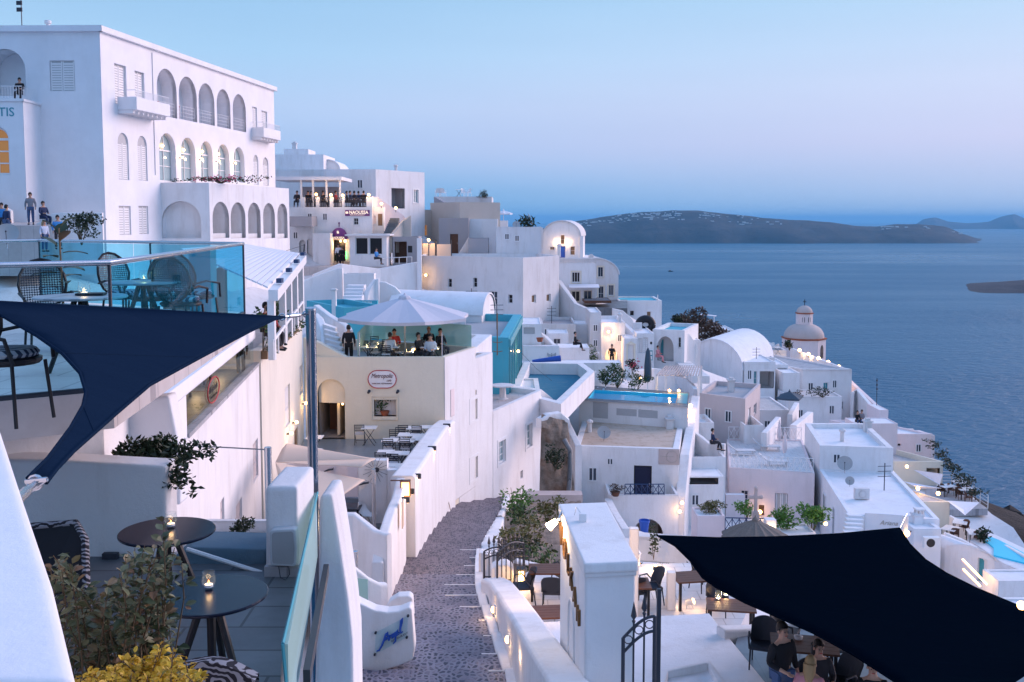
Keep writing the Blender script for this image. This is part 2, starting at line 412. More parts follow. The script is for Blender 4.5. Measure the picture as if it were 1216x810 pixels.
def house(name,label,cat,z,cor,zb,wall='white',roof='roof_white',par=(.22,.3),ops=(),cornice=None,group=None,roofname='roof',open_top=False):
 """prism building: cor = plan corners (Vectors or (px,py) on plane z), front-left, front-right, back-right, back-left (ccw)"""
 P=[]
 for c in cor:
  if isinstance(c,Vector):P.append(Vector((c.x,c.y,0)))
  else:
   v=Kz(c[0],c[1],z);P.append(Vector((v.x,v.y,0)))
 n=len(P);cen=sum(P,Vector((0,0,0)))/n
 H=empty(name,Vector((cen.x,cen.y,zb)),label,cat,group);H['wallmat']=wall
 pw,ph=par
 zr=z-ph;zb0=zb;zb-=0 if cat in('pergola','awning','roof block','chimney','door','pier cap','sunken terrace')else 4
 b=B();faces=[]
 inset=[]
 for i in range(n):
  a,m,c=P[i-1],P[i],P[(i+1)%n]
  d1=(m-a).normalized();d2=(c-m).normalized();n1=Vector((-d1.y,d1.x,0));n2=Vector((-d2.y,d2.x,0))
  bis=(n1+n2);bis=bis/max(.3,bis.length_squared/2)if bis.length>1e-6 else n1
  inset.append(m+bis*pw)
 byface={}
 for o in ops:byface.setdefault(o[0],[]).append(o)
 fills=[]
 for i in range(n):
  F=Face(P[i],P[(i+1)%n],zb,z);faces.append(F)
  loops=[[(0,zb),(F.L,zb),(F.L,z),(0,z)]]
  for o in byface.get(i,()):
   kind=o[1];r=F.rect(*o[2:6]);opt=dict(o[6])if len(o)>6 else{}
   if 'h' in opt:r=(r[0],r[1],r[2],r[1]+opt['h'])
   u0,z0,u1,z1=r;u0=max(u0,.05);u1=min(u1,F.L-.05);z1=min(z1,z-.05);z0=max(z0,zb+.03)
   if u1-u0<.08 or z1-z0<.08:print('SKIP opening',name,o[:6],(u0,z0,u1,z1));continue
   r=(u0,z0,u1,z1);L=loop_of(r,opt.get('arch'),opt.get('rise'));loops.append(L);fills.append((F,r,L,kind,opt))
  flat=[Vector((u,zz,0))for L in loops for u,zz in L];vs=[F.q(p.x,p.y)for p in flat]
  fs=[]
  for t in tessellate_polygon([[Vector((u,zz,0))for u,zz in L]for L in loops]):
   a,bb,c=t
   A=(flat[bb]-flat[a]).cross(flat[c]-flat[a]).z
   if abs(A)<1e-9:continue
   fs.append((a,bb,c)if A>0 else(a,c,bb))
  b.add(vs,fs)
  for L in loops[1:]:
   k=len(L);d=.3
   b.add([F.q(u,zz)for u,zz in L]+[F.q(u,zz,d)for u,zz in L],[(j,(j+1)%k,k+(j+1)%k,k+j)for j in range(k)])
 if ph>0:
  for i in range(n):
   j=(i+1)%n;a,c,ia,ic=P[i],P[j],inset[i],inset[j]
   b.add([(a.x,a.y,z),(c.x,c.y,z),(ic.x,ic.y,z),(ia.x,ia.y,z),(ia.x,ia.y,zr-.05),(ic.x,ic.y,zr-.05)],[(0,1,2,3),(3,2,5,4)])
  base=inset
 else:base=P
 w=b.build('wall',wall,H)
 if not open_top:
  rb=B();vs=[Vector((p.x,p.y,zr))for p in base];rb.add(vs,[])
  for t in tessellate_polygon([vs]):
   a,bb,c=t
   rb.f.append((a,bb,c)if(vs[bb]-vs[a]).cross(vs[c]-vs[a]).z>0 else(a,c,bb))
  rb.build(roofname,roof,H)
 if cornice:
  e,hh=cornice;cb=B()
  for i in range(n):
   F=faces[i];cb.obox(F.q(-e,z-hh-.03,-.003),F.u*(F.L+2*e),F.n*e,(0,0,hh))
  cb.build('cornice',wall,H)
 for F,r,L,kind,opt in fills:fill_opening(H,F,r,L,kind,opt)
 H['zr']=zr
 FACES[H.name]=faces
 GROUND.append((cen.x,cen.y,zb0))
 for p in P:GROUND.append((p.x,p.y,zb0))
 return H
FACES={};GROUND=[]
def gwall(name,label,tops,th=.3,drop=1.2,zb=None,mat='white',cat='wall',r=.05,group=None,parent=None):
 b=B();b.rib(tops,th,zb if zb is not None else 0,r,None if zb is not None else drop)
 o=b.build(name,mat,parent)
 return tag(o,label,cat,group)if parent is None else o
def slab(name,label,poly,zb,mat,cat='terrace',group=None,kind=None):
 b=B();b.prism(poly,zb);o=b.build(name,mat)
 if kind:tag(o,kind=kind)
 else:tag(o,label,cat,group)
 for p in poly:GROUND.append((p[0],p[1],zb))
 return o
def vault(name,label,cat,a,bpt,axis,rise,zb,wall='white',roof='roof_white',ops=(),seg=14,eave=.0):
 """barrel vault building: front springing points a (left), bpt (right) at spring height, axis vector to the back"""
 a,bpt,axis=Vector(a),Vector(bpt),Vector(axis);cen=(a+bpt)/2+axis/2
 H=empty(name,Vector((cen.x,cen.y,zb)),label,cat);H['wallmat']=wall;GROUND.append((cen.x,cen.y,zb));zb-=4
 m=(a+bpt)/2;h=(bpt-a)/2;zs=a.z
 F=Face(a,bpt,zb,zs+rise)
 arc=[m+h*cos(pi*i/seg)+Vector((0,0,rise*sin(pi*i/seg)))for i in range(seg+1)]
 outer=[(0,zb),(F.L,zb)]+[(F.L/2+F.L/2*cos(pi*i/seg),zs+rise*sin(pi*i/seg))for i in range(seg+1)]
 loops=[outer];fills=[]
 for o in ops:
  r=F.rect(*o[2:6]);opt=dict(o[6])if len(o)>6 else{}
  L=loop_of(r,opt.get('arch'));loops.append(L);fills.append((r,L,o[1],opt))
 b=B();flat=[Vector((u,zz,0))for L in loops for u,zz in L];fs=[]
 for t in tessellate_polygon([[Vector((u,zz,0))for u,zz in L]for L in loops]):
  A=(flat[t[1]]-flat[t[0]]).cross(flat[t[2]]-flat[t[0]]).z
  if abs(A)>1e-9:fs.append(tuple(t)if A>0 else(t[0],t[2],t[1]))
 b.add([F.q(p.x,p.y)for p in flat],fs)
 for L in loops[1:]:
  k=len(L);b.add([F.q(u,zz)for u,zz in L]+[F.q(u,zz,.3)for u,zz in L],[(j,(j+1)%k,k+(j+1)%k,k+j)for j in range(k)])
 b.add([F.q(p[0],p[1])+axis for p in outer],[tuple(range(len(outer)))[::-1]])
 for p,q in((a,a+axis),(bpt,bpt+axis)):
  b.quad((p.x,p.y,zb),(p.x,p.y,zs),(q.x,q.y,zs),(q.x,q.y,zb))
 b.build('wall',wall,H)
 rb=B();k=seg+1;th=.12;nrm=[((p-m)).normalized()for p in arc]
 ax=axis.normalized();off=ax*.10
 ins=[p-off+Vector((0,0,.015))for p in arc];out=[p+d*th-off+Vector((0,0,.015))for p,d in zip(arc,nrm)];bk=axis+off*2
 rb.add(ins+out+[p+bk for p in ins]+[p+bk for p in out],[(i,i+1,k+i+1,k+i)for i in range(seg)]+[(k+i,k+i+1,3*k+i+1,3*k+i)for i in range(seg)]+[(2*k+i+1,2*k+i,3*k+i,3*k+i+1)for i in range(seg)]+[(0,k,3*k,2*k),(k-1,2*k-1,4*k-1,3*k-1)])
 rb.build('vault_roof',roof,H,smooth=True)
 for r,L,kind,opt in fills:fill_opening(H,F,r,L,kind,opt)
 FACES[H.name]=[F]
 return H
# ------------------------------------------------------------------ sky, sun, air
SUN_EL,SUN_AZ=R(14),R(62)
w=bpy.data.worlds.new('World');SC.world=w;w.use_nodes=True
nt=w.node_tree;bg=nt.nodes['Background']
sky=nt.nodes.new('ShaderNodeTexSky');sky.sky_type='NISHITA';sky.sun_disc=False;sky.sun_elevation=SUN_EL;sky.sun_rotation=SUN_AZ
tc=nt.nodes.new('ShaderNodeTexCoord');sp=nt.nodes.new('ShaderNodeSeparateXYZ');lk(nt,tc.outputs['Generated'],sp.inputs[0])
skyb=ramp(nt,sp.outputs[2],[(0.0,(.10,.275,.46)),(.03,(.125,.285,.485)),(.065,(.24,.34,.525)),(.11,(.285,.38,.55)),(.16,(.25,.395,.56)),(.25,(.17,.315,.49)),(.6,(.21,.36,.68))])
skyr=ramp(nt,sp.outputs[2],[(0.0,(.24,.345,.50)),(.03,(.30,.365,.525)),(.075,(.385,.395,.55)),(.13,(.385,.43,.57)),(.21,(.30,.43,.575)),(.32,(.22,.36,.525)),(.6,(.23,.37,.69))])
az=nt.nodes.new('ShaderNodeMapRange');lk(nt,sp.outputs[0],az.inputs[0]);az.inputs[1].default_value=-.25;az.inputs[2].default_value=.5
grad=mixc(nt,az.outputs[0],skyb,skyr)
cn=nt.nodes.new('ShaderNodeTexNoise');cn.inputs['Scale'].default_value=3;cn.inputs['Detail'].default_value=4
lk(nt,scaled(nt,tc.outputs['Generated'],(1,1,9)),cn.inputs['Vector'])
grad=mixc(nt,.06,grad,cn.outputs[0],'SOFT_LIGHT')
mul=nt.nodes.new('ShaderNodeVectorMath');mul.operation='SCALE';lk(nt,grad,mul.inputs[0]);mul.inputs['Scale'].default_value=SKY_S=10.0
add=nt.nodes.new('ShaderNodeVectorMath');add.operation='ADD'
ns=nt.nodes.new('ShaderNodeVectorMath');ns.operation='SCALE';lk(nt,sky.outputs[0],ns.inputs[0]);ns.inputs['Scale'].default_value=.03
lk(nt,mul.outputs[0],add.inputs[0]);lk(nt,ns.outputs[0],add.inputs[1]);lk(nt,add.outputs[0],bg.inputs[0]);bg.inputs[1].default_value=.10
sl=bpy.data.lights.new('sun','SUN');sl.energy=2.4;sl.angle=R(45);sl.color=(1,.73,.74)
so=bpy.data.objects.new('sun',sl);COL.objects.link(so)
sd=Vector((sin(SUN_AZ)*cos(SUN_EL),cos(SUN_AZ)*cos(SUN_EL),sin(SUN_EL)))
so.rotation_euler=sd.to_track_quat('Z','Y').to_euler();so.location=(20,0,40)
vs=SC.view_settings;vs.view_transform='Standard';vs.look='None';vs.gamma=1;vs.use_curve_mapping=False;vs.exposure=0.75
SC.cycles.max_bounces=8;SC.cycles.transparent_max_bounces=16;SC.cycles.volume_bounces=0;SC.cycles.caustics_reflective=False;SC.cycles.caustics_refractive=False
SC.cycles.sample_clamp_indirect=4
SEA=-220.0
def sea():
 m,nt,b=nodes('sea_water');p=coord(nt)
 b.inputs['Base Color'].default_value=(.001,.10,.19,1);b.inputs['Roughness'].default_value=.32;b.inputs['IOR'].default_value=1.33;b.inputs['Specular IOR Level'].default_value=.22;b.inputs['Specular Tint'].default_value=(.18,.75,1,1)
 n1=N(nt,'ShaderNodeTexNoise',Scale=.045,Detail=8,Roughness=.62);lk(nt,scaled(nt,p,(1,1.6,1)),n1.inputs['Vector'])
 n2=N(nt,'ShaderNodeTexNoise',Scale=.0016,Detail=5,Roughness=.55);lk(nt,scaled(nt,p,(.35,1.5,1)),n2.inputs['Vector'])
 a=N(nt,'ShaderNodeMath',operation='MULTIPLY');lk(nt,n1.outputs[0],a.inputs[0]);lk(nt,ramp(nt,n2.outputs[0],[(.38,(.5,)*3),(.62,(1,)*3)]),a.inputs[1])
 rg=ramp(nt,n2.outputs[0],[(.35,(.27,)*3),(.6,(.36,)*3)]);lk(nt,rg,b.inputs['Roughness'])
 bp=N(nt,'ShaderNodeBump',Strength=1.0,Distance=9.0);lk(nt,a.outputs[0],bp.inputs['Height']);lk(nt,bp.outputs[0],b.inputs['Normal'])
 s=B();rings=[0,300,800,2000,5000,12000,30000,95000];k=48
 s.v=[Vector((0,0,SEA))]
 for r in rings[1:]:
  for i in range(k):s.v.append(Vector((r*cos(2*pi*i/k),r*sin(2*pi*i/k),SEA)))
 s.f=[(0,1+i,1+(i+1)%k)for i in range(k)]
 for j in range(len(rings)-2):
  for i in range(k):s.f.append((1+j*k+i,1+(j+1)*k+i,1+(j+1)*k+(i+1)%k,1+j*k+(i+1)%k))
 tag(s.build('sea','sea_water',loc=(0,0,SEA)),kind='structure')
sea()
def island(name,mat,prof,Y0,depth,amp,cliff=.18,seed=3):
 """prof: list of (px, py of the ridge) seen against the front shore at depth Y0"""
 s=B();nx,ny=150,26
 x0,x1=prof[0][0],prof[-1][0]
 def ridge(px):
  for(a,pa),(c,pc)in zip(prof,prof[1:]):
   if a<=px<=c:
    t=(px-a)/(c-a);return pa+(pc-pa)*t
  return prof[-1][1]
 for j in range(ny):
  v=j/(ny-1)
  for i in range(nx):
   u=i/(nx-1);px=x0+(x1-x0)*u
   e=min(1,min(u,1-u)*14)**.6
   top=K(px,ridge(px),Y0+depth*.45).z-SEA
   f=(min(1,v/cliff)**.7*.62+.38*min(1,max(0,(v-cliff)/(.45-cliff)))**.9)if v<.45 else max(0,1-((v-.45)/.55)**1.6)
   p=Kx(px,Y0+depth*v,SEA)
   n=noise.fractal(Vector((p.x*.0016,p.y*.0016,seed)),1,2.1,6)
   yy=p.y+noise.noise(Vector((p.x*.002,seed,0)))*depth*.06*(1-v)
   h=top*f*(.35+.65*e)+n*amp*min(1,v*6)*(f>.02)*(.5+.5*(f<.97))
   s.v.append(Vector((p.x,yy,SEA-2+max(0,h))))
 s.f=[(j*nx+i,j*nx+i+1,(j+1)*nx+i+1,(j+1)*nx+i)for j in range(ny-1)for i in range(nx-1)]
 o=s.build(name,mat,smooth=True);tag(o,kind='structure');return o
isl=island('island','island_rock',[(600,285),(640,272),(680,263),(720,257),(765,251),(800,249),(830,250),(865,254),(905,258),(950,262),(985,264),(1020,268),(1040,268),(1062,265),(1090,266),(1120,269),(1150,277),(1166,288)],9600,2600,26)
island('far_island','island_rock',[(1080,268),(1098,260),(1110,258),(1125,263),(1150,265),(1175,263),(1190,257),(1203,254),(1216,259),(1260,262),(1300,268)],26000,5000,20,seed=9)
island('lava_islet','lava_rock',[(1118,347),(1150,341),(1165,339),(1190,335),(1216,332),(1260,328),(1330,330),(1400,350)],3000,600,6,seed=5)
vb=B();rr=random.Random(4)
me=isl.data;lo=isl.location
tops=[v.co+lo for v in me.vertices]
for cpx,cn_,sp_ in((700,26,26),(745,26,18),(775,20,14),(800,24,16),(845,16,14),(880,12,12),(915,6,10),(1060,14,14),(1115,6,18)):
 for _ in range(cn_):
  px=cpx+rr.gauss(0,sp_*.6);row=rr.choice((6,7,8,8,9,9,10));
  i=int((px-600)/(566)*149);
  if not 0<=i<150:continue
  p=tops[row*150+i];sz=rr.uniform(9,24)
  vb.box((p.x+rr.uniform(-25,25),p.y,p.z-3),sz*rr.uniform(1,2),sz,rr.uniform(8,14))
tag(vb.build('distant_village','white'),'scatter of tiny white village houses along the ridge of the far island','village',kind='stuff')
bt=K(796,322,4300)
HB=empty('boat',(bt.x,bt.y,SEA),'tiny dark boat alone on the open sea left of centre','boat')
b=B();b.prism([(bt.x-9,bt.y-2.5),(bt.x+7,bt.y-2.5),(bt.x+12,bt.y),(bt.x+7,bt.y+2.5),(bt.x-9,bt.y+2.5)],SEA-.5,SEA+3);b.build('hull','black',HB)
b=B();b.box((bt.x-2,bt.y,SEA+3),8,3.4,3);b.tube([(bt.x+1,bt.y,SEA+6),(bt.x+1,bt.y,SEA+10)],.25,5);b.build('cabin','wood',HB)
hz=B();hz.obox((-98000,-98000,SEA-1),(196000,0,0),(0,196000,0),(0,0,360-SEA))
m=bpy.data.materials.new('haze');m.use_nodes=True;nt=m.node_tree;nt.nodes.remove(nt.nodes['Principled BSDF'])
pv=nt.nodes.new('ShaderNodeVolumePrincipled');pv.inputs['Color'].default_value=(.22,.62,1,1);pv.inputs['Density'].default_value=HAZE_D=2.8e-5;pv.inputs['Anisotropy'].default_value=0
lk(nt,pv.outputs[0],nt.nodes['Material Output'].inputs['Volume']);MATS['haze']=m
tag(hz.build('haze','haze',loc=(0,0,SEA-1)),kind='stuff')
# ------------------------------------------------------------------ furniture, plants, people
def skin_mesh(J,E,root):
 """joints {name:(pos, rx, ry)} + edges -> smooth continuous mesh (verts, faces)"""
 names=list(J);idx={n:i for i,n in enumerate(names)}
 me=bpy.data.meshes.new('tmp');me.from_pydata([J[n][0]for n in names],[(idx[a],idx[b])for a,b in E],[])
 o=bpy.data.objects.new('tmp',me);COL.objects.link(o)
 md=o.modifiers.new('skin','SKIN');md.use_smooth_shade=True
 sv=me.skin_vertices[0].data
 for n in names:
  r=J[n][1];sv[idx[n]].radius=r if isinstance(r,tuple)else(r,r);sv[idx[n]].use_root=(n==root)
 s=o.modifiers.new('sub','SUBSURF');s.levels=1
 bpy.context.view_layer.update();ev=o.evaluated_get(bpy.context.evaluated_depsgraph_get());m2=bpy.data.meshes.new_from_object(ev)
 vs=[v.co.copy()for v in m2.vertices];fs=[tuple(p.vertices)for p in m2.polygons]
 bpy.data.objects.remove(o);bpy.data.meshes.remove(m2);bpy.data.meshes.remove(me)
 return vs,fs
PCACHE={}
def body_parts(pose,fingers,build=1.0):
 key=(pose,fingers,build)
 if key in PCACHE:return PCACHE[key]
 st_=pose.startswith('stand');seat=not st_
 J={}
 V=Vector
 if st_:
  hz_=.93;J['pel']=(V((0,0,hz_)),(.15,.105));lean=0
 else:
  hz_=.50;J['pel']=(V((0,0,hz_+.05)),(.16,.12))
 ly=-.10 if pose in('sit_lean','stand_lean')else 0
 top=J['pel'][0].z
 J['spi']=(V((0,ly*.4,top+.20)),(.135,.095));J['che']=(V((0,ly,top+.40)),(.165,.11));J['nec']=(V((0,ly*1.2,top+.56)),.055)
 J['hea']=(V((0,ly*1.3-.015,top+.66)),(.075,.09));J['crn']=(V((0,ly*1.3-.005,top+.775)),(.07,.082))
 for s,n in((-1,'l'),(1,'r')):
  sh=V((s*.185,ly,top+.47));J[n+'sh']=(sh,.062)
  if pose in('stand','stand_lean'):
   el,wr=V((s*.255,ly+.03,top+.20)),V((s*.25,ly-.07,top-.04))
  elif pose=='stand_fold':el,wr=V((s*.25,-.03,top+.20)),V((-s*.04,-.22,top+.20+.04*s))
  elif pose=='stand_hand':el,wr=V((s*.26,.02,top+.19)),(V((s*.14,-.24,top+.12))if s<0 else V((s*.27,-.08,top-.04)))
  elif pose=='sit_reach':el,wr=V((s*.24,-.14,top+.22)),V((s*.15,-.36,top+.26))
  else:el,wr=V((s*.25,-.06,top+.20)),V((s*.12,-.30,top+.17))
  J[n+'el']=(el,.043);J[n+'wr']=(wr,.030)
  d=(wr-el).normalized();J[n+'ha']=(wr+d*.075,(.040,.022)if fingers else.034)
  if st_:
   kn,an=V((s*.105,-.02,.50)),V((s*.11,.02,.085));toe=V((s*.13,-.15,.035))
  else:
   kn,an=V((s*.13,-.44,.52)),V((s*.13,-.46+.1*s,.09));toe=an+V((0,-.17,-.05))
  J[n+'hi']=(V((s*.095,0,hz_-.03 if st_ else hz_+.03)),.088);J[n+'kn']=(kn,.058);J[n+'an']=(an,.040);J[n+'to']=(toe,.036)
  if fingers:
   side=V((1,0,0))if abs(d.x)<.8 else V((0,1,0));side=(side-d*side.dot(d)).normalized();cu=d.cross(side);cu=cu if cu.y<0 else-cu
   base=J[n+'ha'][0]
   for k,(q,L)in enumerate(((-.032,.060),(-.011,.072),(.011,.068),(.031,.052))):
    J[n+'f%d'%k]=(base+d*.02+side*q,.0105);J[n+'g%d'%k]=(base+d*(.02+L*.55)+side*q*1.1+cu*.006,.0095);J[n+'h%d'%k]=(base+d*(.02+L)+side*q*1.15+cu*.022,.008)
   J[n+'t0']=(wr+d*.03-side*s*.03,.0115);J[n+'t1']=(wr+d*.07-side*s*.056+cu*.012,.010)
 E=[('pel','spi'),('spi','che'),('che','nec'),('nec','hea'),('hea','crn')]
 for n in 'lr':
  E+=[('che',n+'sh'),(n+'sh',n+'el'),(n+'el',n+'wr'),(n+'wr',n+'ha'),('pel',n+'hi'),(n+'hi',n+'kn'),(n+'kn',n+'an'),(n+'an',n+'to')]
  if fingers:
   for k in range(4):E+=[(n+'ha',n+'f%d'%k),(n+'f%d'%k,n+'g%d'%k),(n+'g%d'%k,n+'h%d'%k)]
   E+=[(n+'ha',n+'t0'),(n+'t0',n+'t1')]
 body=skin_mesh(J,E,'pel')
 infl=lambda n,f,a=.012:(J[n][0],tuple(q*f+a for q in J[n][1])if isinstance(J[n][1],tuple)else J[n][1]*f+a)
 def half(a,b,t):return(J[a][0].lerp(J[b][0],t),None)
 JS={n:infl(n,1.08)for n in('pel','spi','che')};
 JS['pel']=(J['pel'][0]+V((0,0,.0)),(.17,.125));JS['nk']=(J['che'][0].lerp(J['nec'][0],.62),(.075,.07))
 ES=[('pel','spi'),('spi','che'),('che','nk')]
 for n in 'lr':
  JS[n+'sh']=infl(n+'sh',1.1);JS[n+'el']=infl(n+'el',1.12);JS[n+'fo']=(J[n+'el'][0].lerp(J[n+'wr'][0],.75),.045)
  ES+=[('che',n+'sh'),(n+'sh',n+'el'),(n+'el',n+'fo')]
 shirt=skin_mesh(JS,ES,'spi')
 JT={'pel':(J['pel'][0]-V((0,0,.02)),(.158,.115))};ET=[]
 for n in 'lr':
  JT[n+'hi']=infl(n+'hi',1.08);JT[n+'kn']=infl(n+'kn',1.15);JT[n+'an']=(J[n+'an'][0]+V((0,0,.02)),.062)
  ET+=[('pel',n+'hi'),(n+'hi',n+'kn'),(n+'kn',n+'an')]
 trou=skin_mesh(JT,ET,'pel')
 PCACHE[key]=(body,shirt,trou,J['hea'][0],J['crn'][0],{n:J[n+'to'][0]for n in 'lr'},{n:J[n+'an'][0]for n in 'lr'})
 return PCACHE[key]
def person(loc,rz,label,pose='sit',shirt='cloth_black',legs='denim',hair='hair_dark',h=1.74,group=None,fingers=False,long_hair=False):
 loc=Vector(loc);f=h/1.74;body,sh,tr,hd,cr,toes,ank=body_parts(pose,fingers)
 M=Matrix.Translation(loc)@Matrix.Rotation(rz,4,'Z')@Matrix.Scale(f,4)
 P=empty('person',loc,label,'person',group)
 def put(name,vs,fs,mat,par=P):
  b=B();b.add([M@v for v in vs],fs);return b.build(name,mat,par,smooth=True)
 bd=put('body',*body,'skin');put('shirt',*sh,shirt);put('trousers',*tr,legs)
 b=B();c=(hd+cr)/2+Vector((0,.022,.018));o=len(b.v)
 n=12
 for i in range(7):
  a=R(-35+125*i/6)
  for k in range(n):
   th=2*pi*k/n;x,y=cos(th),sin(th);lim=1.0
   z=sin(a)*.135;
   if y<-.2 and z<.05:z=.05+z*.12
   b.v.append(c+Vector((x*cos(a)*.098,y*cos(a)*.115,z)))
 b.f=[(i*n+k,i*n+(k+1)%n,(i+1)*n+(k+1)%n,(i+1)*n+k)for i in range(6)for k in range(n)]
 if long_hair:b.tube([c+Vector((0,.05,.0)),c+Vector((0,.075,-.14)),c+Vector((0,.085,-.30))],[.105,.10,.06],10)
 vs,fs=b.v,b.f;put('hair',vs,fs,hair)
 fc=(hd+cr)/2
 for s in(-1,1):b=B().ball(fc+Vector((s*.032,-.083,-.005)),.011,6);put('eye',b.v,b.f,'black',bd)
 pass
 b=B();b.tube([fc+Vector((0,-.085,.0)),fc+Vector((0,-.108,-.035)),fc+Vector((0,-.084,-.043))],[.009,.015,.008],6)
 put('nose',b.v,b.f,'skin',bd)
 for s in(-1,1):b=B().ball(fc+Vector((s*.082,.01,-.015)),.022,6,1.5);put('ear',b.v,b.f,'skin',bd)
 b=B();b.tube([fc+Vector((-.025,-.078,-.07)),fc+Vector((0,-.086,-.072)),fc+Vector((.025,-.078,-.07))],.006,5);put('mouth',b.v,b.f,'cloth_red',bd)
 for n_ in 'lr':
  b=B();a,t=ank[n_],toes[n_];b.tube([a+Vector((0,.06,-.05)),a+Vector((0,-.02,-.045)),t+Vector((0,0,.0)),t+Vector((0,-.05,-.005))],[.035,.046,.042,.02],8);put('shoe',b.v,b.f,'black')
 return P
# ---- leaves
def leaf_cloud(b,c,rad,n,size,rng,squash=1,clumps=7,asp=.5):
 c=Vector(c);cl=[c+Vector((rng.gauss(0,.42)*rad[0],rng.gauss(0,.42)*rad[1],rng.gauss(0,.42)*rad[2]))for _ in range(clumps)]
 for i in range(n):
  k=cl[i%clumps];q=Vector((rng.gauss(0,1),rng.gauss(0,1),rng.gauss(0,1))).normalized()*rng.uniform(.5,1)**.5
  p=k+Vector((q.x*rad[0]*.5,q.y*rad[1]*.5,q.z*rad[2]*.5))
  d=Vector((rng.uniform(-1,1),rng.uniform(-1,1),rng.uniform(-.5,.9))).normalized();s=d.cross(Vector((rng.uniform(-1,1),rng.uniform(-1,1),rng.uniform(-1,1)))).normalized();L=size*rng.uniform(.6,1.3);w_=L*asp*.5;u=d.cross(s)*L*.12
  b.add([p,p+d*L*.45+s*w_+u,p+d*L,p+d*L*.45-s*w_+u],[(0,1,2),(0,2,3)])
def plant(name,label,base,h,rad,n,size,mat='leaf',seed=1,cat='plant',group=None,stem=True,clumps=8,asp=.5,flowers=None):
 rng=random.Random(seed);base=Vector(base);P=empty(name,base,label,cat,group)
 b=B();c=base+Vector((0,0,h-rad[2]));leaf_cloud(b,c,rad,n,size,rng,clumps=clumps,asp=asp);b.build('foliage',mat,P)
 if stem:
  b=B()
  for k in range(5):
   t=c+Vector((rng.uniform(-.6,.6)*rad[0],rng.uniform(-.6,.6)*rad[1],rng.uniform(-.3,.5)*rad[2]));m=base.lerp(t,.5)+Vector((rng.uniform(-.1,.1)*rad[0],0,0));r0=max(.008,rad[0]*.035)
   b.tube([base,m,t],[r0,r0*.7,r0*.3],5)
  b.build('stem','stem',P)
 if flowers:
  b=B();leaf_cloud(b,c+Vector((0,-rad[1]*.15,0)),[q*1.08 for q in rad],flowers[1],size*.9,rng,clumps=clumps*2,asp=.9);b.build('flowers',flowers[0],P)['kind']='stuff'
 return P
def pot(base,r,h,mat='terracotta',parent=None,label=None):
 b=B();b.lathe(base,[(r*.68,0),(r*.95,h*.85),(r*1.05,h*.86),(r*1.05,h),(r*.9,h),(r*.85,h*.9)],14)
 o=b.build('pot' if parent else 'flower_pot',mat,parent,smooth=True)
 return o if parent else tag(o,label,'pot')
# ---- chairs and tables
def folding_chair(label,group):
 H=empty('folding_chair',(0,0,0),label,'chair',group)
 b=B()
 for s in(-.2,.2):b.tube([(s,.20,0),(s,.17,.45),(s,.24,.88)],.014,6);b.tube([(s,-.18,0),(s,.10,.45),(s,.12,.46)],.014,6)
 b.tube([(-.2,-.18,.12),(.2,-.18,.12)],.01,5);b.build('frame','iron',H)
 b=B()
 for z in(.60,.68,.76,.84):b.obox((-.2,.185+(z-.45)*.14,z),(.4,0,0),(0,.014,0),(0,.003,.038))
 b.build('backrest','iron',H)
 b=B();b.obox((-.2,-.2,.44),(.4,0,0),(0,.38,0),(0,0,.05));b.build('seat','cushion_stripe',H);return H
def cafe_table(label,group,size=.62):
 H=empty('cafe_table',(0,0,0),label,'table',group);s=size/2
 b=B();b.obox((-s,-s,.71),(size,0,0),(0,size,0),(0,0,.03));b.build('tabletop','white_paint',H)
 for q in(-s*.8,s*.8):
  b=B();b.tube([(-s*.8,q,0),(s*.8,q,.71)],.013,6);b.tube([(s*.8,q,0),(-s*.8,q,.71)],.013,6);b.build('leg','iron',H)
 return H
def dining_chair(label,group,mat='wicker'):
 H=empty('dining_chair',(0,0,0),label,'chair',group)
 b=B();b.obox((-.24,-.24,.41),(.48,0,0),(0,.46,0),(0,0,.05));b.build('seat',mat,H)
 b=B();n=9;P=[]
 for r_,(z,y)in enumerate(((.46,.20),(.62,.24),(.78,.28),(.90,.31))):
  for i in range(n):
   t=-1+2*i/(n-1);P.append(Vector((t*(.25 if r_<3 else.21),y-.10*t*t*(1.2 if r_<2 else.7),z-(.05*t*t if r_==3 else 0))))
 F=[(r_*n+i,r_*n+i+1,(r_+1)*n+i+1,(r_+1)*n+i)for r_ in range(3)for i in range(n-1)]
 b.add(P+[p+Vector((0,.03,0))for p in P],F+[tuple(q+4*n for q in f[::-1])for f in F]+[(3*n+i,3*n+i+1,7*n+i+1,7*n+i)for i in range(n-1)]);b.build('backrest',mat,H,smooth=True)
 for s in(-1,1):
  b=B();b.tube([(s*.25,.16,.46),(s*.27,.0,.66),(s*.26,-.2,.64),(s*.24,-.22,.42)],.02,6);b.build('armrest',mat,H)
  for y,yy in((-.21,-.24),(.20,.26)):
   b=B();b.tube([(s*.22,y,.42),(s*.235,yy,0)],[.02,.015],6);b.build('leg',mat,H)
 return H
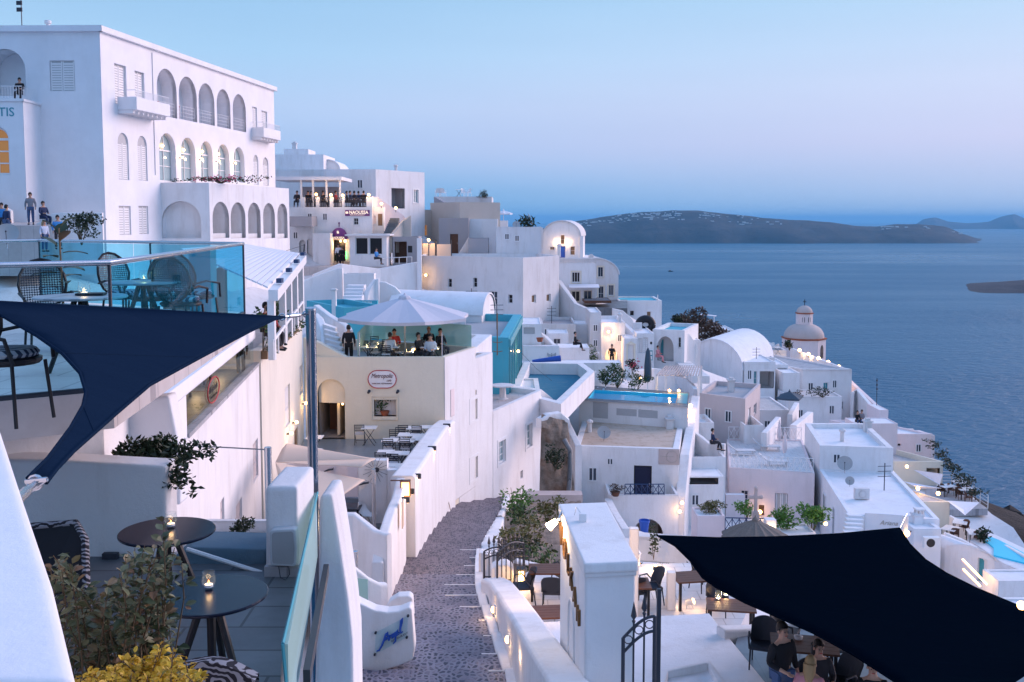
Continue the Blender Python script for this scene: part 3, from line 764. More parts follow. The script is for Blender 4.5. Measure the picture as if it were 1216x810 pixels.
def oval_chair(label,group):
 H=empty('oval_back_chair',(0,0,0),label,'chair',group)
 b=B();n=16;c=Vector((0,.26,.74));P=[c];
 for r_ in(.33,.66,1):
  for i in range(n):
   a=2*pi*i/n;P.append(c+Vector((cos(a)*.24*r_,.05*sin(a)*r_-.05*(cos(a)*r_)**2,sin(a)*.27*r_)))
 F=[(0,1+i,1+(i+1)%n)for i in range(n)]+[(1+r_*n+i,1+(r_+1)*n+i,1+(r_+1)*n+(i+1)%n,1+r_*n+(i+1)%n)for r_ in range(2)for i in range(n)]
 b.add(P,F);b.build('backrest','wicker_weave',H,smooth=True)
 b=B();b.tube(P[1+2*n:1+3*n]+[P[1+2*n]],.016,6,False)
 for s in(-1,1):b.tube([(s*.21,.24,.62),(s*.26,.05,.66),(s*.25,-.18,.62),(s*.22,-.22,.44)],.015,6)
 b.build('back_frame','black',H)
 b=B();b.lathe((0,0,.42),[(.22,0),(.24,.02),(.24,.04),(.22,.05)],16);b.build('seat','black',H)
 b=B();b.lathe((0,0,.475),[(.21,0),(.225,.025),(.20,.055),(.05,.065)],16);b.build('cushion','stripe',H,smooth=True)
 for x,y in((-.18,-.18),(.18,-.18),(-.17,.2),(.17,.2)):
  b=B();b.tube([(x,y,.43),(x*1.15,y*1.2,0)],.014,6);b.build('leg','black',H)
 return H
def tripod_table(label,group,r=.37,h=.73,top='black_gloss'):
 H=empty('round_table',(0,0,0),label,'table',group)
 b=B();b.lathe((0,0,h-.022),[(r-.006,0),(r,.006),(r,.016),(r-.006,.022)],48);b.build('tabletop',top,H)
 for k in range(3):
  a=R(90+120*k);b=B();b.tube([(cos(a)*.05,sin(a)*.05,h-.03),(cos(a)*.30,sin(a)*.30,0)],[.028,.022],8);b.build('leg','black',H)
 b=B();b.tube([(0,0,h-.03),(0,0,.25)],.03,8);b.build('column','black',H);return H
def wood_table(label,group,lx=1.2,ly=.75):
 H=empty('dining_table',(0,0,0),label,'table',group)
 b=B();k=5
 for i in range(k):b.obox((-lx/2,-ly/2+ly*i/k+.004,.71),(lx,0,0),(0,ly/k-.008,0),(0,0,.04))
 b.build('tabletop','wood_dark',H)
 for x in(-1,1):
  for y in(-1,1):
   b=B();b.box((x*(lx/2-.07),y*(ly/2-.07),0),.06,.06,.71);b.build('leg','black',H)
 return H
def parasol(name,label,base,top,r,drop,n,mat,pole='white_paint',closed=False,a0=0,valance=.12):
 base=Vector(base);H=empty(name,base,label,'parasol');c=Vector((base.x,base.y,top))
 b=B();b.tube([base,c],.035 if r>1.5 else.025,8);b.build('pole',pole,H)
 b=B()
 if closed:
  b.lathe(base,[(r*.5,drop),(r,drop+.25),(r*.9,(drop+top-base.z)*.5),(r*.55,top-base.z-.25),(.03,top-base.z)],10)
 else:
  m=n*4;rows=6;b.v=[c]
  for q in range(1,rows+1):
   t=q/rows
   for i in range(m):
    a=a0+2*pi*i/m;seg=(i%4)/4;cosr=cos(pi/n)/cos((seg-.5)*2*pi/n)*(1-.05*sin(seg*pi))
    b.v.append(c+Vector((cos(a)*r*t*cosr,sin(a)*r*t*cosr,-drop*(t**1.12)-.05*sin(seg*pi)*t)))
  for i in range(m):b.v.append(b.v[1+(rows-1)*m+i]-Vector((0,0,valance)))
  b.f=[(0,1+i,1+(i+1)%m)for i in range(m)]+[(1+q*m+i,1+(q+1)*m+i,1+(q+1)*m+(i+1)%m,1+q*m+(i+1)%m)for q in range(rows)for i in range(m)]
 b.build('canopy',mat,H,smooth=closed)
 if not closed and r>.8:
  b=B()
  for i in range(n):
   a=a0+2*pi*i/n;e=Vector((cos(a),sin(a),0));b.tube([c-Vector((0,0,.05)),c+e*r*.97-Vector((0,0,drop+.03))],.012,4)
  b.build('ribs',pole,H)
  b=B();b.lathe(c,[(r*.10,-.06),(r*.08,.05),(r*.02,.12),(.02,.2)],n,a0);b.build('cap',mat,H)
 return H
def dish(loc,r,label,rz=0,el=30):
 loc=Vector(loc);H=empty('satellite_dish',loc,label,'satellite dish');q=Vector((sin(rz)*cos(R(el)),-cos(rz)*cos(R(el)),sin(R(el))));a=q.cross(Vector((0,0,1))).normalized();u=a.cross(q);c=loc+Vector((0,0,r*1.3))
 b=B();b.v=[c];n=20
 for t in(.35,.7,1):
  for i in range(n):
   th=2*pi*i/n;b.v.append(c+(a*cos(th)+u*sin(th))*r*t+q*(r*.22*t*t))
 b.f=[(0,1+i,1+(i+1)%n)for i in range(n)]+[(1+k*n+i,1+(k+1)*n+i,1+(k+1)*n+(i+1)%n,1+k*n+(i+1)%n)for k in range(2)for i in range(n)]
 b.build('reflector','dish',H,smooth=True)
 b=B();b.tube([c-u*r,c+q*r*.75-u*r*.1],r*.03,5);b.ball(c+q*r*.75-u*r*.1,r*.09,6);b.build('feed_arm','iron',H)
 b=B();b.tube([loc,c-q*.03],r*.06,6);b.build('mast','steel',H);return H
def jar_candle(loc,label,group=None,r=.045,h=.10,power=.5):
 loc=Vector(loc);H=empty('candle_jar',loc,label,'candle',group)
 b=B();b.lathe(loc,[(r*.8,.002),(r*1.05,h*.45),(r*.86,h*.9),(r*.92,h),(r*.86,h),(r*.8,h*.9),(r*.97,h*.45),(r*.7,.012)],18);b.build('glass','jar_glass',H,smooth=True)
 b=B();b.lathe(loc,[(r*.6,.013),(r*.6,.03)],12);b.build('wax','white_paint',H)
 b=B();b.lathe(loc,[(.003,.032),(.007,.040),(.004,.050),(.001,.058)],8);b.build('flame','flame',H)
 if power:light(H,loc+Vector((0,0,.06)),power,r=.02)
 return H
def weave(name,c,gap,tint=None):
 m,nt,b=nodes(name);out=nt.nodes['Material Output'];tc=N(nt,'ShaderNodeTexCoord')
 ck=N(nt,'ShaderNodeTexChecker',Scale=gap);mp=N(nt,'ShaderNodeMapping');mp.inputs['Rotation'].default_value=(0,R(45),0);lk(nt,tc.outputs['Object'],mp.inputs[0])
 sx=N(nt,'ShaderNodeSeparateXYZ');lk(nt,mp.outputs[0],sx.inputs[0]);cx=N(nt,'ShaderNodeCombineXYZ');lk(nt,sx.outputs[0],cx.inputs[0]);lk(nt,sx.outputs[2],cx.inputs[1]);cx.inputs[2].default_value=.01
 lk(nt,cx.outputs[0],ck.inputs['Vector']);b.inputs['Base Color'].default_value=(*c,1)
 t=N(nt,'ShaderNodeBsdfTransparent');mx=N(nt,'ShaderNodeMixShader');f=N(nt,'ShaderNodeMath',operation='MULTIPLY');lk(nt,ck.outputs['Fac'],f.inputs[0]);f.inputs[1].default_value=.6
 lk(nt,f.outputs[0],mx.inputs[0]);lk(nt,b.outputs[0],mx.inputs[1]);lk(nt,t.outputs[0],mx.inputs[2]);lk(nt,mx.outputs[0],out.inputs[0])
weave('wicker_weave',(.02,.03,.05),55)
def stripe(name,a,c,s,ax=0):
 m,nt,b=nodes(name);tc=N(nt,'ShaderNodeTexCoord');wv=N(nt,'ShaderNodeTexWave',Scale=s);lk(nt,tc.outputs['Object'],wv.inputs['Vector']);lk(nt,ramp(nt,wv.outputs[0],[(.45,a),(.55,c)]),b.inputs['Base Color']);b.inputs['Roughness'].default_value=.9
stripe('stripe',(.03,.05,.09),(.45,.5,.55),6)
def pattern(name):
 m,nt,b=nodes(name);tc=N(nt,'ShaderNodeTexCoord');v=N(nt,'ShaderNodeTexWave',Scale=9,Distortion=9,Detail=2);v.wave_type='RINGS';lk(nt,tc.outputs['Object'],v.inputs['Vector']);lk(nt,ramp(nt,v.outputs[0],[(.55,(.012,.01,.016)),(.65,(.28,.27,.29))]),b.inputs['Base Color']);b.inputs['Roughness'].default_value=.9
pattern('pattern_fabric')
def sheet(name,label,Lp,Rp,plane,mat,th=.012,sag=.0,cat='shade sail',cols=14,hem=None):
 """fabric stretched in a plane: outline as pixel rows left/right projected on the plane through three points"""
 p0,p1,p2=map(Vector,plane);n=(p1-p0).cross(p2-p0).normalized()
 def on(px,py):
  r=ray(px,py);return r*(p0.dot(n)/r.dot(n))
 b=B();rows=len(Lp)
 for(a,c)in zip(Lp,Rp):
  A_,C_=on(*a),on(*c)
  for i in range(cols+1):
   t=i/cols;p=A_.lerp(C_,t);b.v.append(p+Vector((0,0,-sag*sin(pi*t)*4*(rows and.25))))
 k=cols+1;b.f=[(r_*k+i,r_*k+i+1,(r_+1)*k+i+1,(r_+1)*k+i)for r_ in range(rows-1)for i in range(cols)]
 o=b.build(name,mat,smooth=True);md=o.modifiers.new('thickness','SOLIDIFY');md.thickness=th;md.offset=0
 if hem:
  hb=B()
  for e in([on(*q)for q in Lp],[on(*q)for q in Rp],[on(*Lp[0]),on(*Rp[0])]):hb.tube(e,hem,6)
  hb.build('hem',mat,o);sb=B()
  for i in(rows//3,(2*rows)//3):sb.tube([on(*Lp[i])+Vector((0,0,.004)),on(*Rp[i])+Vector((0,0,.004))],hem*.35,5)
  sb.build('seam',mat,o)
 return tag(o,label,cat),on
def fabric(name,col):
 m,nt,b=nodes(name);tc=N(nt,'ShaderNodeTexCoord');n=N(nt,'ShaderNodeTexNoise',Scale=120,Detail=2);lk(nt,scaled(nt,tc.outputs['Object'],(1,1,.2)),n.inputs['Vector']);fc_=mixc(nt,n.outputs[0],tuple(c*.7 for c in col),tuple(c*1.3 for c in col));b.inputs['Roughness'].default_value=1;b.inputs['Specular IOR Level'].default_value=.03
 n2=N(nt,'ShaderNodeTexNoise',Scale=1.1,Detail=3);lk(nt,scaled(nt,tc.outputs['Object'],(.5,2.2,1)),n2.inputs['Vector']);bp=N(nt,'ShaderNodeBump',Strength=.25,Distance=.2);lk(nt,n2.outputs[0],bp.inputs['Height']);df=N(nt,'ShaderNodeBsdfDiffuse');lk(nt,fc_,df.inputs[0]);lk(nt,bp.outputs[0],df.inputs['Normal']);lk(nt,df.outputs[0],nt.nodes['Material Output'].inputs[0])
fabric('sail_navy',(.009,.020,.042));fabric('sail_black',(.0013,.0036,.008))
# ------------------------------------------------------------------ hotel on the left
zt=K(118,30,60).z
FR=Kx(118,60,zt);BR=Kx(325,87,zt);FL=Kx(-170,60.3,zt);BL=FL+(BR-FR)
arch=dict(arch=1)
gl=dict(arch=1,pane='pane_pale',ny=2,nx=2,d=.35,fw=.09)
OP=[(0,'shut',60,72,88,108,dict(d=.12,lv=1)),(0,'niche',-16,58,29,114,dict(arch=1,d=1.6,name='recess')),
      (1,'shut',137,79,149.5,123,dict(d=.2,name='balcony_door')),(1,'shut',161,87,171,127,dict(d=.2,name='balcony_door')),
      (1,'shut',300,128,305,158,dict(name='balcony_door')),(1,'shut',311,133,317,161,dict(name='balcony_door'))]
for a in((187,85.5,209,136),(213,94.5,233,141),(236.5,102,254,145.5),(258,108.6,273,150),(277,114.4,291.5,154)):
 OP.append((1,'niche',*a,dict(arch=1,d=1.1,name='loggia',mat='white_clean')))
for a in((141,159,152,213),(164.5,162.5,174,214),(301.5,184.5,306.5,219),(312.5,187.5,318.5,220)):
 OP.append((1,'shut',*a,dict(arch=1,d=.14)))
for a in((190,160,208,215),(215.5,165,231.5,215.5),(239,169,252,215),(259,172.5,272,216),(278,176,290,216)):
 OP.append((1,'win',*a,gl))
OP+=[(1,'shut',142,245,155,279,dict(d=.14)),(1,'shut',165.5,245,175.7,278,dict(d=.14))]
hotel=house('hotel','large white hotel with arched loggias and a long flat cornice, top left','hotel',zt,[FL,FR,BR,BL],-3.5,'white_clean','roof_white',(.3,.3),OP,cornice=(.22,.35))
HF=FACES['hotel'][1];H0=FACES['hotel'][0]
def balcony(px0,px1,py_top,py_bot,proj,door_h):
 u0,z1=HF.hit(px0,py_top);u1,z0=HF.hit(px1,py_bot)
 b=B();h=.62
 b.obox(HF.q(u0,z0,0),HF.u*(u1-u0),HF.n*proj,(0,0,.16));
 b.obox(HF.q(u0,z0+.16,-proj+.1),HF.u*(u1-u0),HF.n*.1,(0,0,h));b.obox(HF.q(u0,z0+.16,0),HF.u*.1,HF.n*(proj-.1),(0,0,h));b.obox(HF.q(u1-.1,z0+.16,0),HF.u*.1,HF.n*(proj-.1),(0,0,h))
 k=int((u1-u0)/.55)
 for i in range(k+1):
  uu=u0+.05+(u1-u0-.25)*i/k;b.obox(HF.q(uu,z0-.22,0),HF.u*.15,HF.n*proj*.8,(0,0,.22))
 B_=b.build('balcony','white_clean',hotel)
 r=B();zz=z0+.16+h
 for i in range(int((u1-u0)/.14)+1):
  p=HF.q(min(u0+.05+i*.14,u1-.05),zz,-proj+.05);r.tube([p,p+Vector((0,0,.42))],.012,4)
 for a,c in((HF.q(u0+.05,zz+.42,-proj+.05),HF.q(u1-.05,zz+.42,-proj+.05)),(HF.q(u0+.05,zz+.42,0),HF.q(u0+.05,zz+.42,-proj+.05))):r.tube([a,c],.02,5)
 r.build('railing','white_paint',B_)
balcony(139,181,108,139,1.25,2.2)
balcony(299,320,150,167,1.0,2.2)
lb=B()
for a in((187,136,209),(213,141,233),(236.5,145.5,254),(258,150,273),(277,154,291.5)):
 u0,z0=HF.hit(a[0],a[1]);u1,_=HF.hit(a[2],a[1])
 for hh in(.25,.5,.75,.95):lb.tube([HF.q(u0,z0+hh,.12),HF.q(u1,z0+hh,.12)],.014,4)
 for k in range(7):
  p=HF.q(u0+(u1-u0)*k/6,z0,.12);lb.tube([p,p+Vector((0,0,.95))],.012,4)
lb.build('loggia_railing','white_paint',hotel)
mk=K(26,30,62);b=B();b.tube([(mk.x,mk.y,zt-.3),(mk.x,mk.y,zt+3.2)],.03,5)
for q in(1.2,1.6,2.0,2.4):b.obox((mk.x-.3,mk.y,zt+q),(.35,0,0),(0,.04,0),(0,0,.25))
tag(b.build('antenna','iron'),'thin dark antenna mast with panels on the roof of the large hotel','antenna')
vv=K(57,29,62);b=B();b.lathe((vv.x,vv.y,zt-.3),[(.12,0),(.12,.75),(.2,.78),(.2,.95),(.05,1.0)],10)
tag(b.build('chimney','white'),'small white roof vent right of the antenna on the hotel roof','vent')
def wall_lamp(F,px,py,label,power=25,proj=.14,r=.06,group=None,up=0,mat='warm'):
 u,z=F.hit(px,py);c=F.q(u,z,-proj)
 L=empty('wall_lamp',F.q(u,z,0),label,'lamp',group)
 b=B();b.obox(F.q(u-.04,z-.05,0),F.u*.08,F.n*(proj-r*.7),(0,0,.05));b.build('bracket','iron',L)
 b=B();b.ball(c,r,8);b.build('bulb',mat,L,smooth=True)
 if power:light(L,c+F.n*.12,power)
 return L
for i,(x,y)in enumerate(((213,187),(236.5,189),(256.5,191),(276.5,193.5))):
 wall_lamp(HF,x,y,('first','second','third','fourth')[i]+' lit wall lamp from the left between the tall glazed arches of the hotel',16,.2,.08,'lamps between the glazed hotel arches')
for i,(x,y)in enumerate(((197,173),(222,178),(244,180),(263,183))):
 u,z=HF.hit(x,y);c=HF.q(u,z,.25);L=empty('pendant_lamp',c,'small lit pendant lamp in glazed hotel arch number %s from the left'%('one','two','three','four')[i],'lamp','pendant lamps in the hotel arches')
 b=B();b.ball(c,.11,8);b.build('bulb','warm',L,smooth=True);b=B();b.tube([c,c+Vector((0,0,.5))],.012,4);b.build('cord','iron',L)
zb_=K(27,117,58).z;FRb=Kx(27,58,zb_);FLb=Kx(-120,58,zb_)
bay=house('hotel_bay','white projecting bay of the hotel with raised letters and a railed balcony on top','building',zb_,[FLb,FRb,FRb+Vector((0,2.1,0)),FLb+Vector((0,2.1,0))],-2,'white_clean','roof_white',(.12,.1),
   [(0,'win',-18,150,9.5,208,dict(arch=1,d=.3,nx=2,ny=3,pane='lit_window',fw=.14))],cornice=(.1,.14))
Fb=FACES['hotel_bay'][0];u,z=Fb.hit(17.5,138);text_mesh('lettering','TIS','teal_paint',bay,Fb.q(u,z,-.005),Fb.u,(0,0,1),.72,.04,align='RIGHT')
r=B()
for i in range(46):
 p=FRb+Vector((-.1-i*.16,.12,0));r.tube([p,p+Vector((0,0,.72))],.012,4)
r.tube([FRb+Vector((-.1,.12,.72)),FRb+Vector((-7.4,.12,.72))],.025,5)
for i in range(11):
 p=FRb+Vector((-.1,.12+i*.18,0));r.tube([p,p+Vector((0,0,.72))],.012,4)
r.build('railing','white_paint',bay)
zc=K(248,217,67).z;A_=Kx(248,67,zc);F0=Kx(186,66.8,zc);E_=Kx(343,79,zc);G_=HF.a+HF.u*((E_-HF.a).dot(HF.u));G_.z=0
OP=[(0,'niche',193,239,238,283,dict(arch=1,d=.6))]
for a in((253,240,271.5,283),(274.5,240.6,291,283),(295,241,309,283),(313,241.5,326,283),(330,242,341,283)):OP.append((1,'niche',*a,dict(arch=1,d=1.5,name='arcade')))
wing=house('hotel_wing','low white arcade wing below the hotel with five arches and flowers on its roof terrace','building',zc,[F0,A_,E_,G_],-3.5,'white','tile_pale',(.2,.25),OP)
FW=FACES['hotel_wing'][1]
b=B()
for a in((253,280,271.5),(274.5,280,291),(295,280,309),(313,280,326),(330,280,341)):
 u0,z0=FW.hit(a[0],a[1]);u1,_=FW.hit(a[2],a[1])
 b.obox(FW.q(u0,z0-.6,.3),FW.u*(u1-u0),FW.n*.08,(0,0,.75))
b.build('parapet','white',wing)
# ------------------------------------------------------------------ stairs and parapet before the hotel
st_pts=[K(20,281,55),K(64,253.5,55.5),K(76,252.5,55.5),K(122,252.5,56)]
gwall('stair_parapet','white sloping stair parapet rising to the front of the hotel',st_pts,.45,zb=-3,mat='white')
gwall('garden_wall','white rear stair wall left of the sitting man below the hotel',[K(-40,215,57),K(2,243,57),K(14,250,57)],.3,zb=-3)
slab('hotel_landing',None,[K(-60,268,54),K(60,268,54),K(60,262,60),K(-60,262,60)],-3,'tile_pale',kind='structure')
# ------------------------------------------------------------------ houses behind the hotel
def frontbox(name,label,x0,x1,pt,pb,Y,depth,ops=(),wall='white',roof='roof_white',yaw=0,par=(.2,.25),group=None,cat='house',Y1=None,side=None,cornice=None):
 """box from its front face in pixels: left/right columns, top/bottom rows at depth Y (right end at Y1)"""
 z=K((x0+x1)/2,pt,Y if Y1 is None else(Y+Y1)/2).z;zb=K((x0+x1)/2,pb,Y if Y1 is None else(Y+Y1)/2).z
 if Y1 is not None:
  z=K(x0,pt,Y).z
 a=Kx(x0,Y,z);c=Kx(x1,Y1 if Y1 else Y,z);d=(c-a).normalized();n=Vector((-d.y,d.x,0))*depth
 if side is not None:n=Vector((side[0],side[1],0))*depth
 return house(name,label,cat,z,[a,c,c+n,a+n],zb,wall,roof,par,ops,cornice,group)
frontbox('roof_house','white flat house peeking out behind the hotel with a lit and an unlit small window',300,384,183.5,262,108,7,[(0,'win',346,202,351.5,207.5,dict(pane='pane_dark',sill=0)),(0,'win',361,202,368,207.5,dict(pane='lit_window',sill=0))])
frontbox('roof_shed','small pale block on the roof of the house behind the hotel',337,366,177,184,111,4,par=(.1,.05),cat='roof block')
vault('vaulted_house','small white barrel roof beside the flat house behind the hotel','house',Kx(376,110,K(384,202,110).z),Kx(403,110,K(384,202,110).z),(0,6,0),1.05,-2)
frontbox('back_house','pale low flat block under the small barrel roof',320,414,201.5,262,103,6)
zw=K(446,201,98).z;a=Kx(384,98,zw);c=Kx(446,98,zw);e=Kx(504,104.5,zw)
house('white_cube_house','white cube house standing highest in the middle with two tall windows','house',zw,[a,c,e,a+(e-c)],K(446,262,98).z,'white','roof_white',(.2,.2),
      [(1,'void',465,224,480.5,247.5,dict(d=1.2,mat='greywall')),(1,'win',491,225.5,497,241,dict(pane='pane_pale',trim='white_paint',ny=1))])
# ------------------------------------------------------------------ restaurant with purple sign
zn=K(359,246,90).z
naou=house('tavern_building','white tavern building with purple sign, roof terrace full of guests','restaurant',zn,[Kx(330,90,zn),Kx(442,90,zn),Kx(446,99,zn),Kx(336,99,zn)],K(400,322,90).z,'white','tile_pale',(.2,.05),
     [(0,'win',420,259,425.5,267,dict(pane='pane_dark',trim='white')),(0,'door',396,285,410,313,dict(mat='pane_dark',d=.5,handle=0))])
FN=FACES['tavern_building'][0]
for x0,x1 in((359,362),(375,379),(391.5,395.5),(406,409),(435,442)):
 b=B();u0,z0=FN.hit(x0,246);u1,z1=FN.hit(x1,234);b.obox(FN.q(u0,zn,0),FN.u*(u1-u0),-FN.n*.3,(0,0,z1-zn));b.build('pillar','white',naou)
r=B()
for x0,x1 in((362,375),(379,391.5),(395.5,406),(409,435)):
 u0,_=FN.hit(x0,246);u1,_=FN.hit(x1,246);k=int((u1-u0)/.16)
 for i in range(k+1):
  p=FN.q(u0+(u1-u0)*i/k,zn,.1);r.tube([p,p+Vector((0,0,.85))],.02,4)
 for hh in(.06,.4,.85):r.tube([FN.q(u0,zn+hh,.1),FN.q(u1,zn+hh,.1)],.025,4)
 for i in range(k):
  r.tube([FN.q(u0+(u1-u0)*i/k,zn+.4,.1),FN.q(u0+(u1-u0)*(i+1)/k,zn+.85,.1)],.016,4)
r.build('railing','iron',naou)
pg=empty('pergola',K(380,232,93),'white framed flat pergola over the tavern roof terrace','pergola')
b=B();zp=K(380,214,91).z
for x in(358,372,388,404):
 p=Kx(x,91,zn);b.box(p,.16,.16,zp-zn)
b.build('post','white_paint',pg)
b=B();p0=Kx(324,90.5,zp);p1=Kx(405.5,90.5,zp);b.obox(p0,p1-p0,(0,6,0),(0,0,.3));b.build('roof','canvas_white',pg)
b=B();b.obox(Kx(358,95.5,zn),(3.7,0,0),(0,.1,0),(0,0,2));b.build('rear_screen','greywall',pg)
sg=empty('shop_sign',FN.q(*FN.hit(424,257)),'long purple tavern sign with white lettering on the white wall','sign')
u0,z0=FN.hit(410,256.5);u1,z1=FN.hit(439,249.5);b=B();b.obox(FN.q(u0,z0,-.01),FN.u*(u1-u0),FN.n*.06,(0,0,z1-z0));b.build('board','purple',sg)
text_mesh('lettering','NAOUSSA','sign_lit',sg,FN.q((u0+u1)/2+.12,z0+.19,-.08),FN.u,(0,0,1),.42,.02,bold=.012,fit=(u1-u0)*.78)
text_mesh('lettering','RESTAURANT','sign_lit',sg,FN.q((u0+u1)/2,z0+.04,-.08),FN.u,(0,0,1),.16,.02,fit=(u1-u0)*.6)
b=B();b.lathe(FN.q(u0+.16,z0+.3,-.09),[(.11,-.1),(.13,0),(.11,.1)],10);b.build('emblem','sign_lit',sg,smooth=True)
cp=empty('entrance_canopy',FN.q(*FN.hit(403,285)),'purple dome shaped lit canopy over the tavern entrance','canopy')
uc,zc_=FN.hit(403,282.5);b=B();w_=.72
prof=[(w_*cos(a),w_*1.1*sin(a))for a in[R(i*9)for i in range(10)]]
b.lathe(FN.q(uc,zc_+.12,-.05),prof,16);b.lathe(FN.q(uc,zc_+1.0,-.05),[(.03,0),(.03,.25),(.09,.3),(.02,.42)],6);b.build('hood','purple',cp,smooth=True)
b=B();b.obox(FN.q(uc-.78,zc_-.12,0),FN.u*1.56,FN.n*.85,(0,0,.22));b.build('fascia','purple',cp)
text_mesh('lettering','NAOUSSA','sign_lit',cp,FN.q(uc,zc_-.07,-.88),FN.u,(0,0,1),.26,.02,bold=.01,fit=1.25)
text_mesh('lettering','a','sign_lit',cp,FN.q(uc,zc_+.42,-.74),FN.u,(0,0,1),.45,.02,bold=.02)
b=B()
for s in(-.6,.6):b.ball(FN.q(uc+s,zc_-.28,-.55),.13,8)
b.ball(FN.q(uc+.2,zc_-.28,-.55),.1,8);b.build('bulb','warm',cp,smooth=True);light(cp,FN.q(uc,zc_-.5,-.7),30,r=.15)
b=B()
for s in(-.62,.62):b.tube([FN.q(uc+s,zc_-1.9,-.12),FN.q(uc+s,zc_-1.2,-.12)],.03,5)
b.build('green_strip','green_light',cp)
b=B()
for i in range(3):b.obox(FN.q(uc-1.0,zc_-2.3-.2*i,0),FN.u*2.0,FN.n*(.5+.35*i),(0,0,.2))
tag(b.build('entrance_steps','beige'),'short flight of steps before the lit tavern door','steps')
for i,(x,y)in enumerate(((388,298),(389,306))):
 u,z=FN.hit(x,y);L=empty('menu_box',FN.q(u,z),('square lit menu board','lower long lit menu board')[i]+' on the wall left of the tavern door','menu board')
 b=B();b.obox(FN.q(u-.3,z-.2,-.01),FN.u*.6,FN.n*.12,(0,0,.4));b.build('case','wood',L)
 b=B();b.obox(FN.q(u-.25,z-.16,-.132),FN.u*.5,FN.n*.02,(0,0,.32));b.build('panel','warm_soft',L)
frontbox('corner_block','low pale lavender block left of the tavern entrance',371,392,277,322,88,1.7,par=(.15,.05),cat='building',wall='white')
frontbox('blue_awning_block','blue grey projecting block above the passage left of the tavern',344,370,257,269,87,2.5,wall='greywall',roof='canvas_grey',par=(.1,.02),cat='awning')
frontbox('passage_house','narrow white house with two small arches between hotel arcade and tavern',344,371,269,320,89,4,[(0,'niche',356,285,362.5,318,dict(arch=1,d=.35)),(0,'niche',365,284,370,312,dict(arch=1,d=.2))])
rw=dict(nx=1,ny=1,pane='pane_dark',sill=0,d=.2)
din=frontbox('dining_room','glazed tavern dining room with two big dark windows and a flat slatted roof',415,459,278,320,86,3,[(0,'win',422,282,437,302.5,rw),(0,'win',438.5,282,454,302.5,rw)],par=(.1,.05),cat='restaurant',cornice=(.35,.12))
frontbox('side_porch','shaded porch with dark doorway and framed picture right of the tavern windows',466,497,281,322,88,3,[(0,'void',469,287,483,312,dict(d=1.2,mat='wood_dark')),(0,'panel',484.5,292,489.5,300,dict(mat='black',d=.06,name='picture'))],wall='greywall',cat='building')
frontbox('stair_house','pale wall with lit plaque beside the outdoor stair of the tavern',440,456,246,284,91,3,[(0,'win',443,256,446,266,dict(pane='lit_window',nx=1,ny=2)),(0,'panel',449,254,454,268,dict(mat='wood',d=.04,panels=1))],par=(.1,.02),wall='white')
sb=B()
for i in range(9):
 t=i/8;p=K(455+8*t,277-18*t,89+2*t);q=K(470+4*t,277-18*t,89+2*t)
 sb.obox((p.x,p.y,p.z-1.2),(q-p),(0,.35,0),(0,0,1.2))
tag(sb.build('outdoor_stair','tile_slate'),'dark treaded outdoor stair climbing beside the tavern','stairs')
gwall('stair_parapet','pale pink diagonal stair parapet with two lit lamps beside the white cube house',[K(440,233,91),K(447,233.5,91.5),K(478,255,93),K(484,262,93)],.35,zb=K(470,285,92).z,mat='pink')
gwall('stair_parapet','beige lower stair parapet curving down right of the dark treaded stair',[K(488,256,90),K(478,262,90),K(466,277,88.5),K(463,282,88)],.3,zb=K(478,300,89).z,mat='beige')
for i,(x,y)in enumerate(((453,242),(470,247))):
 p=K(x,y,90.5);L=empty('stair_lamp',p,('upper','lower')[i]+' lit lamp on the pale pink diagonal stair parapet','lamp');b=B();b.ball(p,.13,8);b.build('bulb','warm',L,smooth=True);b=B();b.tube([p-Vector((0,0,.4)),p],.03,5);b.build('stem','iron',L);light(L,p-Vector((0,.3,0)),30)
# ------------------------------------------------------------------ beige group to the right
frontbox('beige_house','beige house with two narrow dark windows below the white cube house',484,515,249,322,106,5,[(0,'win',491,268,495,280,dict(pane='pane_dark',nx=1,ny=2,sill=0)),(0,'win',503.5,267,508,280,dict(pane='lit_window',nx=1,ny=2,sill=0))],wall='beige',Y1=108)
frontbox('grey_house','shaded grey brown tall wall between the beige house and the stepped roofs',511,546,241,300,108,5,wall='beige',Y1=103)
gwall('roof_parapet','diagonal grey parapet sloping down in front of the big pale box house',[K(517,233.5,112),K(557,256,109)],.5,zb=K(540,285,110).z,mat='greywall')
bigp=frontbox('pale_box_house','big pale grey box house with chairs on its flat roof at the skyline',519,584,233.5,300,116,9,[(0,'win',555.5,243,558.5,258,dict(pane='pane_dark',nx=1,ny=1,sill=0))],wall='white_worn')
frontbox('dark_grey_house','dark grey house front with a tall brown door, centre left',521,556.5,259,306,101,5,[(0,'door',534.5,278,544,301,dict(mat='wood_dark',d=.25))],wall='greywall')
frontbox('white_block','plain white stepped block right of the dark grey house',556,591,260,306,103,5)
frontbox('white_block','lower white block with thin slab edge next to the small white parasol',574,603,262,306,108,5,par=(.1,.05))
frontbox('grey_terrace_wall','long blue grey wall with a small step right of the dark grey house',589,643,269.5,308,97,3,par=(.1,.05),wall='white_worn')
frontbox('white_block','small white house piece with tiny dark window next to the blue domed house',619,645,270.5,300,101,4,[(0,'win',627.5,286,634,293.5,dict(pane='pane_dark',nx=2,ny=1,sill=0))],par=(.1,.05))
frontbox('spa_screen','dark teal glass screened spa corner behind the white retaining wall',556,580,283,302,97,2.5,wall='greywall',roof='teal_paint',par=(.08,.05),cat='screen')
gwall('garden_wall','low grey wall sloping up to the teal glass spa corner',[K(545,300,98),K(557,281,98)],.3,zb=K(550,308,98).z,mat='white_worn')
